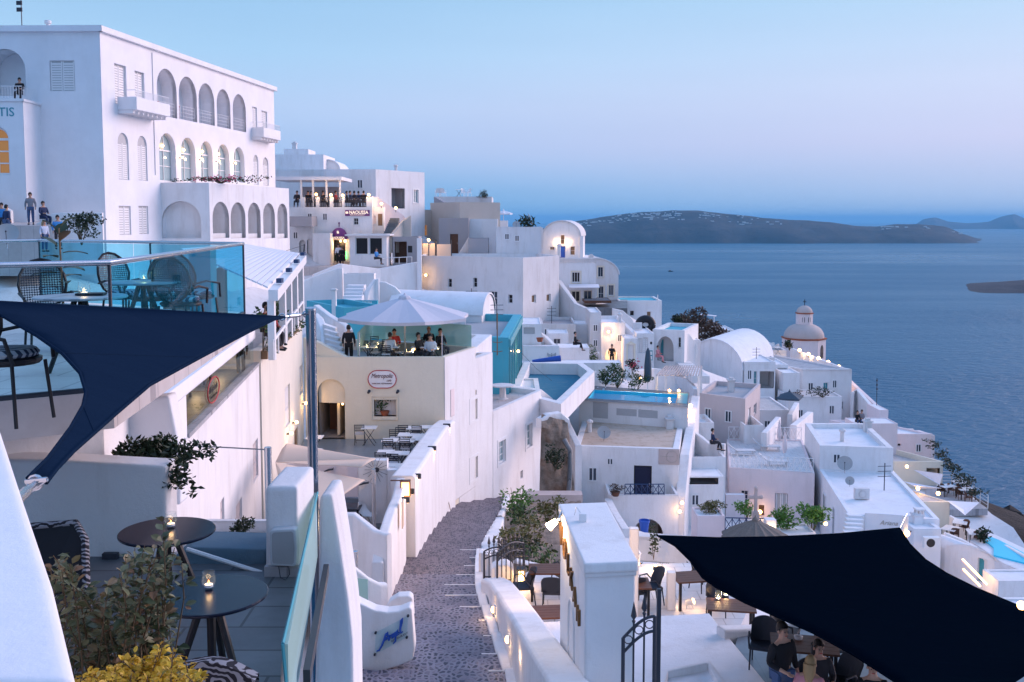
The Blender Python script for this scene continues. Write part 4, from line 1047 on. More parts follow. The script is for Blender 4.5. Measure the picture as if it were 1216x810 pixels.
for i,(x0,x1,yt)in enumerate(((501,517,289),(518,536,290))):
 a,c=K(x0,yt,96),K(x1,yt,96);H=empty('canvas_screen',(a.x,a.y,K(x0,304,96).z),('left','right')[i]+' beige canvas wind screen on posts before the beige house','screen')
 b=B();zb0=K(x0,304,96).z;b.obox((a.x,a.y,zb0),c-a,(0,.06,0),(0,0,a.z-zb0));b.build('canvas','canvas_beige',H)
 [B().tube([(q.x,q.y,zb0),(q.x,q.y,q.z+.4)],.05,6).build('post','iron',H)for q in(a,c)]
p=K(509,285,95.5);L=empty('post_lamp',K(509,304,95.5),'lit lamp on a thin post over the beige canvas screen','lamp');b=B();b.tube([K(509,304,95.5),p],.04,6);b.build('post','iron',L);b=B();b.ball(p,.14,8);b.build('bulb','warm',L,smooth=True);light(L,p-Vector((0,.3,0)),60)
# ------------------------------------------------------------------ retaining walls below the street
zS=K(447,317,85).z
slab('street',None,[Kx(340,84,zS),Kx(462,85,zS),Kx(500,87,zS),Kx(500,96,zS),Kx(340,96,zS)],zS-3,'tile_pale',kind='structure')
gwall('retaining_wall','white retaining wall under the street railing left of the square pilaster',[K(372,326,80),K(404,313,81),K(450,319,84),K(496,311,86)],.5,zb=-11.5,mat='white')
frontbox('pilaster','tall white square pilaster between the street railing and the long blank wall',495,500,283,375,85.4,.5,par=(.05,.02),cat='pilaster')
r=B()
for i,x in enumerate((458,467,474,483,489)):
 p=K(x,313-.1*i,86.3);r.tube([p,K(x,306-i*.25,86.3)],.03,5)
r.tube([K(446,309,85),K(458,306.5,86),K(489,305,86.3)],.035,5)
tag(r.build('street_railing','white_paint'),'thin white railing along the street below the tavern windows','railing')
zl=K(621,306,86).z
blank=house('blank_wall_house','big blank white house corner with small dark windows in the middle of the town','house',zl,[Kx(499,91,zl),Kx(621,86,zl),Kx(664,91,zl),Kx(640,97,zl),Kx(505,97,zl)],-12,'white_worn','roof_white',(.25,.35),
   [(0,'win',532,331,536.5,341,dict(pane='pane_dark',sill=0,nx=1)),(0,'win',562,330,566.5,341,dict(pane='pane_dark',sill=0,nx=1)),(0,'win',572,350,575.5,354,dict(pane='pane_dark',sill=0,nx=1)),(0,'win',582,346,590.5,362,dict(pane='pane',sill=0,nx=2)),(0,'win',603.5,350,608.5,360,dict(pane='pane_dark',sill=0,nx=1)),
 (1,'win',631.5,350,636.5,360,dict(pane='wood',sill=0,nx=1,ny=1)),(1,'win',649,349,654,358.5,dict(pane='wood',sill=0,nx=1,ny=1))])
wall_lamp(FACES['blank_wall_house'][0],508.5,326.5,'lit lamp on the big blank wall beside the square pilaster',35,.4,.12)
vault('small_vault','long pale barrel roof lying crosswise below the big blank house','house',Kx(572,66,K(572,375,66).z),Kx(587,71,K(572,375,66).z),(-6.5,2.8,0),1.25,-12,'white','roof_white')
gwall('garden_wall','white wall with a pointed gable end left of the light blue steps',[K(340,341,72),K(368,330,73),K(402,318,74),K(407,318.5,74)],.4,zb=-12)
sb=B()
for i in range(7):
 p=K(411-1.2*i,339+4.2*i,70-1.0*i);q=K(432-.8*i,339+4.2*i,70-1.0*i);sb.obox((p.x,p.y,p.z-.5),q-p,(0,1.05,0),(0,0,.5))
tag(sb.build('garden_stair','roof_white'),'pale blue white flight of steps behind the big parasol','stairs')
frontbox('stair_backing','shaded white wall behind the pale flight of steps',408,444,325,372,73,1,cat='wall',par=(.1,.05))
gwall('garden_wall','white wall with a curved shoulder right of the pale steps',[K(432,362,68),K(436,345,68.5),K(444,332,69),K(450,331,69)],.4,zb=-12)
gwall('garden_wall','white curved wall sloping down towards the long barrel roof',[K(448,334,70),K(458,335,70),K(470,341,70),K(480,352,70)],.4,zb=-12)
frontbox('teal_basin','teal painted basin wall behind the big parasol',364,408,357,392,60,2.5,wall='turq',roof='turq',par=(.2,.3),cat='basin',Y1=55)
g1=frontbox('gate_pier','low pale turquoise wall with a small white gate at the foot of the steps',421,448,357,372,62,.4,wall='turq',par=(.05,.02),cat='gate wall');
b=B()
for i in range(7):
 p=K(431+i*1.6,371,61.8);b.tube([p,K(431+i*1.6,358,61.8)],.02,4)
b.build('gate','white_paint',g1)
frontbox('round_pillar','slim white chimney pillar with a cap left of the pale steps',393.5,398.5,343,392,56,.3,cat='pillar',par=(.02,.0),cornice=(.06,.06))
# ------------------------------------------------------------------ blue domed house and neighbours
zs_=K(666,281,104).z
arc=vault('arched_house','white house with a high rounded gable, blue door and lit wall lamps, at the skyline','house',Kx(644.5,104,zs_),Kx(689,104,zs_),(1.0,7,0),K(666,263,104).z-zs_,K(666,312,104).z,'white','white_worn',
   [(0,'door',664.8,292.5,671.2,306,dict(mat='blue',panels=1)),(0,'win',665.8,279,670.5,290,dict(pane='wood',nx=1,ny=2)),(0,'win',677.2,292.5,683,303,dict(pane='wood',nx=1,ny=2)),(0,'win',653,293,658.5,297,dict(pane='wood',nx=2,ny=1))])
for i,(x,y)in enumerate(((662,288.5),(674.8,288.5))):wall_lamp(FACES['arched_house'][0],x,y,('left','right')[i]+' lit lamp beside the narrow upper window of the high rounded gable',22,.14,.09)
frontbox('pilaster','narrow white pier at the right edge of the high rounded gable',688.5,692.5,280.5,312,103.8,.6,par=(.05,.02),cat='pier')
bal=frontbox('terrace_house','white house with a pierced parapet, awning and two terrace doors under the rounded gable',664,708,313.5,366,100,4,
   [(0,'win',679,323,689,335.5,dict(pane='pane_dark',trim='cream',nx=3,ny=1)),(0,'win',678,345,689.5,359,dict(pane='pane_dark',fw=.12,nx=2,ny=1,frame='cream')),(0,'win',693,345,703,359,dict(pane='pane',nx=2,ny=1,frame='cream'))],par=(.15,.1))
FBh=FACES['terrace_house'][0];b=B()
u0,z0=FBh.hit(664,313.5);u1,_=FBh.hit(707.5,313.5);k=9;uw=(u1-u0)/k;zz=FBh.zt
b.obox(FBh.q(u0,zz+.52,0),FBh.u*(u1-u0),-FBh.n*.15,(0,0,.1));b.obox(FBh.q(u0,zz,0.002),FBh.u*(u1-u0),-FBh.n*.146,(0,0,.08))
for i in range(k+1):b.obox(FBh.q(u0+uw*i-.04+(.04 if i==0 else 0),zz+.08,.004),FBh.u*.08,-FBh.n*.14,(0,0,.44))
for i in range(k):
 c=FBh.q(u0+uw*(i+.5),zz+.3,.07)
 for s in(1,-1):b.tube([c+FBh.u*(-uw*.48)+Vector((0,0,-.22*s)),c,c+FBh.u*(uw*.48)+Vector((0,0,.22*s))],.035,4)
 b.tube([c+FBh.u*(.15*cos(t))+Vector((0,0,.15*sin(t)))for t in[R(45*q)for q in range(9)]],.03,4,False)
b.build('pierced_parapet','white',bal)
aw=B();p0=K(676,342,98.5);p1=K(712,342,98.5);aw.obox(p0,p1-p0,(0,1.3,.25),(0,0,.06));tag(aw.build('awning','canvas_white'),'white flat awning above the two terrace doors below the pierced parapet','awning')
zq=K(707,326,106).z
vault('arched_house','pale grey house with a rounded gable and cream framed windows at the sea edge','house',Kx(676,106,zq),Kx(734.5,106,zq),(-.5,8,0),K(705,307,106).z-zq,K(705,366,106).z,'white_worn','roof_white',
   [(0,'win',710,317,716.5,329,dict(pane='pane',trim='cream',nx=2,ny=1)),(0,'win',710.5,340,717,357,dict(pane='pane',trim='cream',nx=2,ny=2)),(0,'win',722.5,338.5,729,351,dict(pane='pane',trim='cream',nx=3,ny=1))])
gwall('stair_parapet','white steep stair parapet running down beside the big blank house',[K(664,333,92),K(684,360,90),K(706,370,89),K(707,372,89)],.5,zb=-12.5,mat='white_worn')
slab('upper_terrace','terrace slab with dark decking before the grey rounded gable',[K(672,366,96),K(745,366,96),K(745,356,106),K(672,356,106)],-12,'tile_slate',kind='structure')
frontbox('deck_canopy','low dark wooden pergola roof on the terrace below the grey rounded gable',694,726,357,360,97,4,wall='wood_dark',roof='canvas_grey',par=(.05,.02),cat='pergola')
frontbox('white_block','white block with a blue topped pool edge right of the grey rounded gable',735,786,357,408,104,6,[(0,'win',748,369,753,375,dict(pane='pane_dark',nx=1,ny=1,sill=0)),(0,'win',768,370,773,377,dict(pane='wood',nx=1,ny=1,sill=0))],par=(.2,.15),roof='turq')
p=K(781,375,104);b=B();b.tube([K(781,366,104),K(781,350,104)],.05,5);tag(b.build('flue_pipe','white_paint'),'thin white pipe standing at the right end of the block by the sea','pipe')
gwall('curved_gable','white curved shoulder wall left of the black ring',[K(727,366,95),K(740,369,95),K(750,378,95),K(757,391,95),K(759,400,95)],.4,zb=-16)
frontbox('white_tower','tall white block with a lit lamp and a bright arched doorway',714,742.5,383,446,82,6,[(0,'niche',718.5,415,733,435,dict(arch=1,d=1.2,mat='white'))],par=(.15,.3),cat='house')
tw=FACES['white_tower'][0];wall_lamp(tw,722,393.5,'lit lamp high on the tall white block with arched doorway',90,.35,.12)
u,z=tw.hit(725.7,417);b=B();L=empty('door_lamp',tw.q(u,z,.4),'hidden warm lamp glowing over the arched doorway of the white block','lamp');b.ball(tw.q(u,z,.4),.1,8);b.build('bulb','warm',L,smooth=True);light(L,tw.q(u,z-.1,.0),50)
frontbox('pier_block','narrow tall grey white pier left of the lit white block',700.5,714,371,446,83,5,par=(.1,.1),wall='white_worn',cat='pier')
frontbox('white_block','pale cube with warm glow left of the tall lit block',683,703,385,436,86,4,par=(.1,.05))
frontbox('dark_roof_house','low grey house with a dark flat roof under the steep stair parapet',643,684,384.5,432,84,6,par=(.15,.25),roof='greywall',wall='white_worn')
frontbox('window_block','white slanted block with one grey window beside the dark roofed house',651,675,396,432,80,3,[(0,'win',657,402,666,409,dict(pane='pane',nx=2,ny=1))],par=(.1,.05))
frontbox('white_block','pale cube with a wide grey shuttered opening behind the turquoise house',620,643,385,432,72,5,[(0,'panel',622,389,635,396.5,dict(mat='shutter',panels=1))],par=(.1,.05))
gwall('garden_wall','white sloping wall with a terracotta pot below the dark roofed house',[K(643,395,73),K(648,399,73),K(657,408,72),K(664,413,72)],.35,zb=-14)
frontbox('pediment_cottage','white cottage with a cream pedimented door right of the lit white block',741,757,402,446,80,4,[(0,'door',744,410,754,428,dict(mat='white_paint',panels=2,trim=1))],par=(.1,.05))
pc=FACES['pediment_cottage'][0];b=B();u0,z0=pc.hit(742.5,409);u1,z1=pc.hit(755.5,405);um=(u0+u1)/2
b.add([pc.q(u0,z0,-.1),pc.q(u1,z0,-.1),pc.q(um,z1,-.1),pc.q(u0,z0,.02),pc.q(u1,z0,.02),pc.q(um,z1,.02)],[(0,1,2),(0,3,4,1),(1,4,5,2),(2,5,3,0)])
for x in(u0+.08,u1-.2):b.obox(pc.q(x,K(748,428,80).z,.01),pc.u*.14,pc.n*.08,(0,0,z0-K(748,428,80).z))
b.build('pediment','cream',[o for o in bpy.data.objects if o.name=='pediment_cottage'][0])
frontbox('white_cottage','white cottage with tall shutters under the black ring',756,777,396,446,81,5,[(0,'shut',757.5,402,762.5,419,{}),(0,'shut',763.5,401,769.5,419,{}),(0,'panel',772,406,774.5,409,dict(mat='black',panels=1))],par=(.1,.1))
vault_roof=gwall('stair_parapet','white stair parapet descending from the lit block to the pedimented door',[K(742,384,84),K(752,394,83),K(757,398,82)],.35,zb=-14)
rc=K(766.5,385.5,86);H=empty('black_ring',rc-Vector((0,0,.8)),'large black padded ring with a pale disc in its middle, standing on a roof','ring')
b=B();n=26;
for i in range(n+1):
 pass
ringpts=[rc+Vector((.55*cos(2*pi*i/n)*1.05,0,.5*sin(2*pi*i/n)))for i in range(n+1)]
b.tube(ringpts,.33,12,False);b.build('cushion','black',H,smooth=True)
b=B();b.tube([rc+Vector((0,-.05,0)),rc+Vector((0,.05,0))],.26,16);b.build('disc','white',H)
zz=K(790,392,84).z
poolh=frontbox('arch_terrace_house','white house with a wide arched recess, dark door and a turquoise plunge pool on top',775,813,391,448,84,6,
 [(0,'niche',780.5,400,800,428,dict(arch=1,d=1.4,rise=1.0)),(0,'win',805.5,401,808.5,412.5,dict(pane='pane_dark',nx=1,ny=2))],par=(.3,.3),roof='turq',Y1=83)
frontbox('recess_door','dark teal door half open in the arched recess of the plunge pool house',781,788,403,428,85,.08,wall='teal_paint',par=(.02,0),cat='door')
gwall('curved_gable','white quarter round buttress wall right of the plunge pool house',[K(811,394,84),K(816,396,84.5),K(824,406,85),K(829,414,85)],.45,zb=-17)
frontbox('white_block','small low white block with grey doorway at the right end of the buttress',820,832,404,432,86,3,[(0,'win',822,412,826.5,423,dict(pane='pane_teal',nx=1,ny=1,sill=0))],par=(.1,.05))
zt1=K(640,434,66).z
house('blue_terrace_house','large sunken blue floored terrace with white rim left of the pool','sunken terrace',zt1,[(606,464),(666,480),(706,441),(692,431),(622,430)],zt1-1.15,'white','deep_teal',(.45,.75))
frontbox('terrace_wall','long low white wall behind the blue floored terrace',620,738,431,446,70,1.5,par=(.1,.02),cat='wall')
frontbox('terrace_wall','middle low white wall with a small gap near the satellite dish',621,664,411,436,71.2,.7,par=(.1,.02),cat='wall')
frontbox('terrace_wall','pinkish low white wall holding the sunbathing deck',664,700,413,436,74,2.5,par=(.1,.02),cat='wall')
b=B();p0,p1=K(632,429,69.2),K(666,425.5,69.2);b.tube([p0,(p0+p1)/2,p1],[.10,.16,.22],10);tag(b.build('rolled_cover','blue',smooth=True),'rolled bright blue pool cover lying on the low white wall','pool cover')
# ------------------------------------------------------------------ pool house
zp_=K(752,476,64).z
ph=house('pool_house','white house with a bright turquoise swimming pool on its roof','house',zp_,[(688,474.5),(817,483),(818.5,466.5),(700,458)],K(752,500,64).z-1.5,'white','tile_grey',(.02,.02),
 [(0,'panel',704,478.5,722,496,dict(mat='shutter',panels=1,d=.06,name='lattice_vent')),(0,'panel',732,486.5,756,493,dict(mat='shutter',panels=1,d=.06,name='lattice_vent')),(0,'panel',758,488,781,495.5,dict(mat='shutter',panels=1,d=.06,name='lattice_vent'))],open_top=True)
a,b_,c,d=[Kz(x,y,zp_)for x,y in((698.5,473),(802,479),(804.5,468.2),(706,463))]
o_=[Kz(x,y,zp_+.003)for x,y in((687.6,474.9),(817.3,483.4),(818.9,466.3),(700,457.7))]
b=B();b.add(o_+[Vector((q.x,q.y,zp_+.003))for q in(a,b_,c,d)],[(0,1,5,4),(1,2,6,5),(2,3,7,6),(3,0,4,7)]);b.build('pool_rim','tile_slate',ph)
plain('pool_tile',(.04,.60,.80),.4,var=.1);glassy('pool_water',(.75,.96,1.0),1.15,rough=.03)
b=B();dp=1.1;q4=(a,b_,c,d);lo=[Vector((q.x,q.y,zp_-dp))for q in q4];hi=[Vector((q.x,q.y,zp_))for q in q4]
b.add(lo+hi,[(0,1,2,3)]+[(i,(i+1)%4,4+(i+1)%4,4+i)for i in range(4)]);b.build('pool_basin','pool_tile',ph)
b=B();b.add([Vector((q.x,q.y,zp_-.12))for q in q4],[(0,1,2,3)]);b.build('water','pool_water',ph)
pl=Kz(779,471.5,zp_-.5);b=B();b.tube([pl,pl+Vector((0,-.06,0))],.16,12);L_=b.build('pool_lamp','pool_light',ph)
for x,y in((779,472.5),(735,469.5),(757,471)):
 light(ph,Kz(x,y,zp_-.45),130,(.65,.95,1),.3)
sp_=[Kz(x,y,zp_+.009)for x,y in((804,478.5),(815.5,479.3),(817,467.5),(806,467))];b=B();b.add(sp_,[(0,1,2,3)]);b.build('shallow_pool','teal_paint',ph)
zr_=K(745,530,57).z
lowh=house('stained_roof_house','white house with a brown stained flat roof, dark navy door and pale plaque','house',zr_,[(682,529.5),(806,533.5),(812,501.5),(692,499)],K(745,640,57).z,'white','roof_old',(.35,.02),
 [(0,'door',752.5,553.5,774,596,dict(mat='navy',panels=1,d=.2,frame2='black'))])
FLh=FACES['stained_roof_house'][0]
def plaque(F,x0,y0,x1,y1,mat,name,label,cat='plaque',t=.04):
 u0,z0,u1,z1=F.rect(x0,y0,x1,y1);b=B();b.obox(F.q(u0,z0,-.002),F.u*(u1-u0),F.n*t,(0,0,z1-z0));return tag(b.build(name,mat),label,cat),(u0,z0,u1,z1)
pq,rr_=plaque(FLh,782,533.5,807,551,'stone_pale','plaque','pale square plaque with an engraved circle right of the navy door')
b=B();cc=FLh.q(rr_[0]+(rr_[2]-rr_[0])*.64,(rr_[1]+rr_[3])/2,-.045)
b.tube([cc+FLh.u*(.33*cos(t))+Vector((0,0,.33*sin(t)))for t in[R(15*i)for i in range(25)]],.012,4,False);b.build('engraved_circle','beige',pq)
b=B();b.obox(FLh.q(rr_[0]+.08,(rr_[1]+rr_[3])/2,-.042),FLh.u*.75,FLh.n*.006,(0,0,.03));b.build('engraved_line','beige',pq)
gwall('side_wall','long narrow white wall with lamps running down right of the pool house',[K(826,470,68),K(821,500,63),K(813,540,57.5),K(808,590,55.5),K(807,600,55.3)],.55,zb=-19,mat='white')
gwall('side_wall','white diagonal wall left of the stained roof',[K(665,482,60),K(674,503,57.5),K(687,529,55)],.4,zb=-18)
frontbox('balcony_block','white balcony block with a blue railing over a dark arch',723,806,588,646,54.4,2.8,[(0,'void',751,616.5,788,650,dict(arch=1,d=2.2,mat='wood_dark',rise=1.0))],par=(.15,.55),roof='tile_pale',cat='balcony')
FBB=FACES['balcony_block'][0]
def xrailing(name,label,p0,p1,h,n,mat,r=.022,parent=None):
 b=B();p0,p1=Vector(p0),Vector(p1);up=Vector((0,0,h))
 for k in(.0,1):b.tube([p0+up*k+Vector((0,0,.05)),p1+up*k+Vector((0,0,.05))],r*1.3,5)
 for i in range(n+1):
  q=p0+(p1-p0)*i/n;b.tube([q,q+up*1.05],r,5)
  if i<n:
   q2=p0+(p1-p0)*(i+1)/n;b.tube([q+Vector((0,0,.05)),q2+up],r*.8,4);b.tube([q+up,q2+Vector((0,0,.05))],r*.8,4)
 o=b.build(name,mat,parent);
 return tag(o,label,'railing')if parent is None else o
u0,z0=FBB.hit(742,600.5);u1,z1=FBB.hit(789,588)
xrailing('blue_railing','dark blue crossed railing of the balcony before the navy door',FBB.q(u0,FBB.zt,.08),FBB.q(u1,FBB.zt,.08),.55,7,'iron_blue')
gwall('stair_parapet','pale sloping stair parapet left of the dark arch',[K(722,592,54.3),K(730,608,51),K(743,628,48)],.4,zb=-19,mat='white')
frontbox('scroll_terrace','white terrace with a curved scroll wall right of the pool house',818,862,543,566,60,3,par=(.15,.45),roof='tile_grey',cat='terrace')
gwall('scroll_wall','white s-curved wall of the small terrace right of the pool house',[K(820,512,63),K(826,513,63),K(834,519,62.5),K(842,526,62),K(861,527,61.5)],.3,zb=K(840,545,62).z-.6)
frontbox('raised_terrace','upper white ledge with small terrace behind the s-curved wall',826,848,502,530,68,3,par=(.15,.3),cat='terrace')
frontbox('scroll_house','white house front with a long dark slot below the scroll terrace',814,860,566,640,58,5,[(0,'void',818,567.5,853,575,dict(d=1.5,mat='greywall'))],par=(.1,.02))
zgh=K(856,468,72).z
house('dusky_house','grey pink flat house with a dark roof and a bright right side','house',zgh,[(828,466.5),(885,473.5),(903,456),(849,452)],K(856,545,72).z,'mauve','roof_grey',(.22,.35),[(1,'door',888,483,891.5,508,dict(mat='white_paint',panels=1,handle=0)),(1,'win',895,478,898.5,494,dict(pane='pane',nx=1))])
fw_=FACES['dusky_house'][1]
frontbox('white_balcony','small white walled balcony at the right side of the grey pink flat house',884,907,505,533,69,3.5,par=(.12,.8),cat='balcony')
gwall('stair_parapet','white slanted fin wall in front of the small balcony',[K(907,514,67),K(924,495,72)],.4,zb=-19)
frontbox('parasol_terrace','white terrace block carrying the dark square parasol',902,938,487,535,78,6,par=(.15,.1),roof='tile_pale',cat='terrace')
gwall('garden_wall','bright white fin wall right of the dark parasol terrace',[K(938,492,76),K(946,478,82)],.4,zb=-20)
gwall('garden_wall','white slanted fin wall left of the big white roof',[K(942,505,72),K(962,489,80)],.5,zb=-20)
frontbox('potted_terrace','wide pale blue white wall below the potted plants terrace',937,1000,471,520,92,4,par=(.12,.1),cat='terrace',roof='tile_pale')
ch=frontbox('square_house','tall white house with a teal door and a lamp row on its roof edge',953,1010,438,512,100,14,[(0,'win',977.5,454.5,983.5,471,dict(pane='teal_paint',nx=2,ny=1,trim='white_paint')),(0,'win',998,477,1001.5,486,dict(pane='pane',nx=1))],par=(.15,.15),roof='tile_grey',cornice=(.08,.12),side=(-.42,.91))
for i,(x,y)in enumerate(((949.5,416),(960,420.5),(972,425.5),(983.5,430),(996,435.5))):
 p=K(x,y,116-3*i);L=empty('roof_lamp',K(x,y+4,116-3*i),('first','second','third','fourth','fifth')[i]+' lit round lamp from the dome along the square house roof edge','lamp','round lamps along the roof edge');b=B();b.tube([K(x,y+4,116-3*i),p],.05,5);b.build('stem','iron',L);b=B();b.ball(p,.2,8);b.build('bulb','warm',L,smooth=True);light(L,p-Vector((0,.4,0)),50)
gwall('roof_wall','white diagonal parapet behind the row of round lamps below the dome',[K(940,413,120),K(955,419,116),K(1000,436,102),K(1010,440,100)],.3,zb=-24)
dc=K(954.5,405,126);zd=K(954.5,402,126).z
chd=empty('domed_church',(dc.x,dc.y,-24),'stone coloured church dome with a small lantern and cross above the sea','church')
rad=23.5*126/1182
b=B();b.lathe((dc.x,dc.y,-24),[(rad*1.08,0),(rad*1.08,zd+24)],8,R(22.5));w8=b.build('drum','pink',chd)
b=B();b.lathe((dc.x,dc.y,zd),[(rad*1.12,0),(rad*1.14,.16),(rad*1.02,.2)],8,R(22.5));b.build('cornice','terracotta',chd)
b=B();hd=16.5*126/1182;b.lathe((dc.x,dc.y,zd+.19),[(rad*cos(R(a_))**.8 if a_<90 else.01,hd*sin(R(a_)))for a_ in range(0,75,6)]+[(rad*.32,hd*.985)],32);b.build('dome','stone_pale',chd,smooth=True)
zl_=zd+hd+.1;rl=9.8*126/1182;hl=12.5*126/1182
b=B();b.lathe((dc.x,dc.y,zl_-.25),[(rl,0),(rl,hl+.25)],8,R(22.5));lan=b.build('lantern','pink',chd)
b=B();b.lathe((dc.x,dc.y,zl_+hl),[(rl*1.08,0),(rl*1.1,.12),(rl,.15)],8,R(22.5));b.build('lantern_cornice','terracotta',lan)
b=B();b.lathe((dc.x,dc.y,zl_+hl+.14),[(rl*.95*cos(R(a_)),rl*.85*sin(R(a_)))for a_ in range(0,85,8)],20);b.build('lantern_dome','stone_pale',chd,smooth=True)
zx=zl_+hl+.14+rl*.84;b=B();b.box((dc.x,dc.y,zx),.08,.08,.8);b.obox((dc.x-.22,dc.y-.038,zx+.45),(.44,0,0),(0,.076,0),(0,0,.08));b.build('cross','iron',chd)
def slot(parent,ang,r,z,w,h,name='window',mat='pane_dark'):
 n_=Vector((cos(ang),sin(ang),0));t_=Vector((-n_.y,n_.x,0));c_=Vector((dc.x,dc.y,z))+n_*r;b=B()
 pts=[c_+t_*(w/2*q)+Vector((0,0,zz))for q,zz in((-1,0),(1,0),(1,h*.7),(.7,h*.88),(0,h),(-.7,h*.88),(-1,h*.7))]
 b.add([p+n_*.03 for p in pts]+[p-n_*.1 for p in pts],[tuple(range(7))]+[(i,(i+1)%7,7+(i+1)%7,7+i)for i in range(7)]);b.build(name,mat,parent)
for a_ in(-112,-68):slot(lan,R(a_),rl*.93,zl_+.3,.34,.75)
slot(w8,R(-45),rad*1.0,zd-2.3,.7,1.7)
frontbox('church_terrace','white terrace house left of the dome with pale furniture on its roof',897,934,416,448,118,9,par=(.2,.3),roof='tile_blue',cat='terrace')
vs_=K(850,425,100).z
a=Kx(822,104,vs_);c=Kx(882,96,K(880,434,96).z);c.z=a.z=(a.z+c.z)/2-.6
vlt=vault('vaulted_church','large white barrel vaulted church with a smooth rounded roof in front of the dome','church',a,c,(5.4,9.5,0),2.5,-24,'white','roof_white')
gwall('garden_wall','long white wall sloping down right from the barrel vaulted church',[K(815,425,95),K(842,446,88),K(862,462,84)],.4,zb=-20)
frontbox('modern_house','white flat house with a glazed recess right of the barrel vault',884,921,430,472,96,7,[(0,'win',895,441,899,458,dict(pane='pane_teal',nx=1)),(0,'void',902,441,919,461,dict(d=2,mat='white_worn'))],par=(.15,.1))
frontbox('modern_house','white house with a broad grey shutter right of the glazed recess',921,936,433,472,98,8,[(0,'panel',923,437,934.5,460,dict(mat='shutter',panels=1))],par=(.15,.1))
frontbox('white_block','grey white block with flower pots between vault house and square house',930,950,443,480,95,7,par=(.15,.1))
frontbox('far_terrace_house','distant white terrace house with a pale canopy behind the dark bushes',828,872,392,415,136,6,[(0,'void',862,394,867,403,dict(d=1,mat='wood_dark'))],par=(.2,.1))
frontbox('far_terrace','distant white dining terrace with tiny furniture at the sea edge',846,902,403,425,130,6,par=(.2,.1),roof='tile_pale',cat='terrace')
# ------------------------------------------------------------------ pink house with loungers
zk=K(866,555.5,62).z
pk=house('pink_house','pale pink house with a tiled roof terrace, shuttered door and loungers on top','house',zk,[(866,555.5),(967.5,562),(953,522.5),(863,521.5)],K(910,655,62).z,'pink','tile_white',(.15,.06),
 [(0,'win',879.5,583,888.5,598,dict(nx=2,ny=3,pane='pane')),(0,'shut',920,586.5,935.5,622,dict(lv=0,name='door')),(0,'panel',901,600,907.5,612,dict(mat='wood_dark',panels=1,name='recess'))])
kf=FACES['pink_house']
for i,F in((0,kf[0]),(2,kf[2])):
 xrailing('lattice_railing',('front','','rear')[i]+' white lattice railing of the lounger terrace',F.q(.1,F.zt,.08),F.q(F.L-.1,F.zt,.08),.85,13,'white_paint',.02)
frontbox('pink_stair','pink sloped stair wall left of the shuttered window',862,885,588,625,60,.5,wall='pink',par=(.05,.02),cat='wall')
# ------------------------------------------------------------------ big white roofs
zu=K(1015,530,61.3).z
house('roof_box_house','white roof block with a brown left side on the big white roof','house',zu,[(973.5,529),(1061,532),(1029,502.5),(956,502.5)],K(1015,575,61.3).z,'white','roof_white',(.35,.3))
zv=K(1060,610,52).z
bigw=house('big_white_house','large white house with a broad snow white flat roof and satellite dishes','house',zv,[(1007,610),(1116,617),(1061,559),(973,557)],K(1060,720,52).z,'white_clean','roof_white',(.25,.12),
 [(3,'door',988,605,991,634,dict(mat='black',panels=1,handle=0))])
F_=FACES['big_white_house'][0]
u,z=F_.hit(1055,622);text_mesh('lettering','Ariana','beige',bigw,F_.q(u,z-.05,-.075),F_.u,(0,0,1),.34,.02,.35)
plaque(F_,1026,612.5,1085,642,'white_clean','signboard','white wall panel behind the relief lettering of the big white house','panel',.06)
frontbox('front_block','white front block with an air conditioner below the big white roof',1085,1118,628,720,50,3,par=(.2,.1),wall='white_clean')
b=B()
for i in range(6):
 p=K(1007-1*i,612+5*i,51.6-.4*i);q=K(1027-.5*i,613+5*i,51.6-.4*i);b.obox((p.x,p.y,p.z-.6),q-p,(0,.45,0),(0,0,.6))
tag(b.build('roof_steps','roof_white'),'white steps leading up to the big white roof','stairs')
frontbox('chimney','square white chimney with openings at the front of the big white roof',1086,1097,611,640,51,.5,par=(.05,0),cat='chimney',cornice=(.04,.08),wall='white_clean')
cm=K(1091.5,611,51.25);b=B()
for dx in(-.17,0,.17):
 for dy in(-.12,.12):b.box((cm.x+dx,cm.y+dy,cm.z),.1,.06,.26)
b.box((cm.x,cm.y,cm.z+.26),.5,.46,.07);b.build('cap','white',bpy.data.objects['chimney.001'])
# ------------------------------------------------------------------ far right: pink seaside houses and cream restaurant
frontbox('seaside_house','pink white house with a rounded corner on the cliff edge, right',1060,1108,515.5,575,84,7,[(0,'win',1066,527,1070,530,dict(pane='pane_dark',nx=1,ny=1,sill=0))],wall='pink',par=(.2,.15),side=(-.5,.87))
gwall('seaside_wall','pale pink stepped wall rising to a small bell arch above the sea',[K(1108,517,84),K(1090,511,86)],.4,zb=-23,mat='pink')
frontbox('stair_tower','pink stepped tower with a tiny arched bell niche above the sea',1044,1055,487,575,88,3,[(0,'niche',1047,482,1051,486,dict(arch=1,d=.3))],wall='pink',par=(.1,.02))
gwall('stair_parapet','pale stair parapet descending to the bell niche from the square house',[K(1008,450,104),K(1014,456,103),K(1040,480,95),K(1044,487,92)],.4,zb=-22,mat='pink')
gwall('stair_parapet','outer pale stair parapet along the sea below the square house',[K(1012,466,98),K(1018,462,99),K(1044,492,91)],.35,zb=-22,mat='white')
frontbox('wall_block','pink wall under the two people by the stair',1015,1066,503,575,82,2.5,wall='pink',par=(.1,.05),cat='wall')
frontbox('cream_restaurant','cream walled restaurant with pale sails stepping down the cliff',1062,1120,548,572,78,5,[(0,'void',1100,556,1116,566,dict(d=1.5,mat='tan'))],wall='cream',par=(.15,.4),roof='tile_pale',cat='restaurant',side=(-.45,.89))
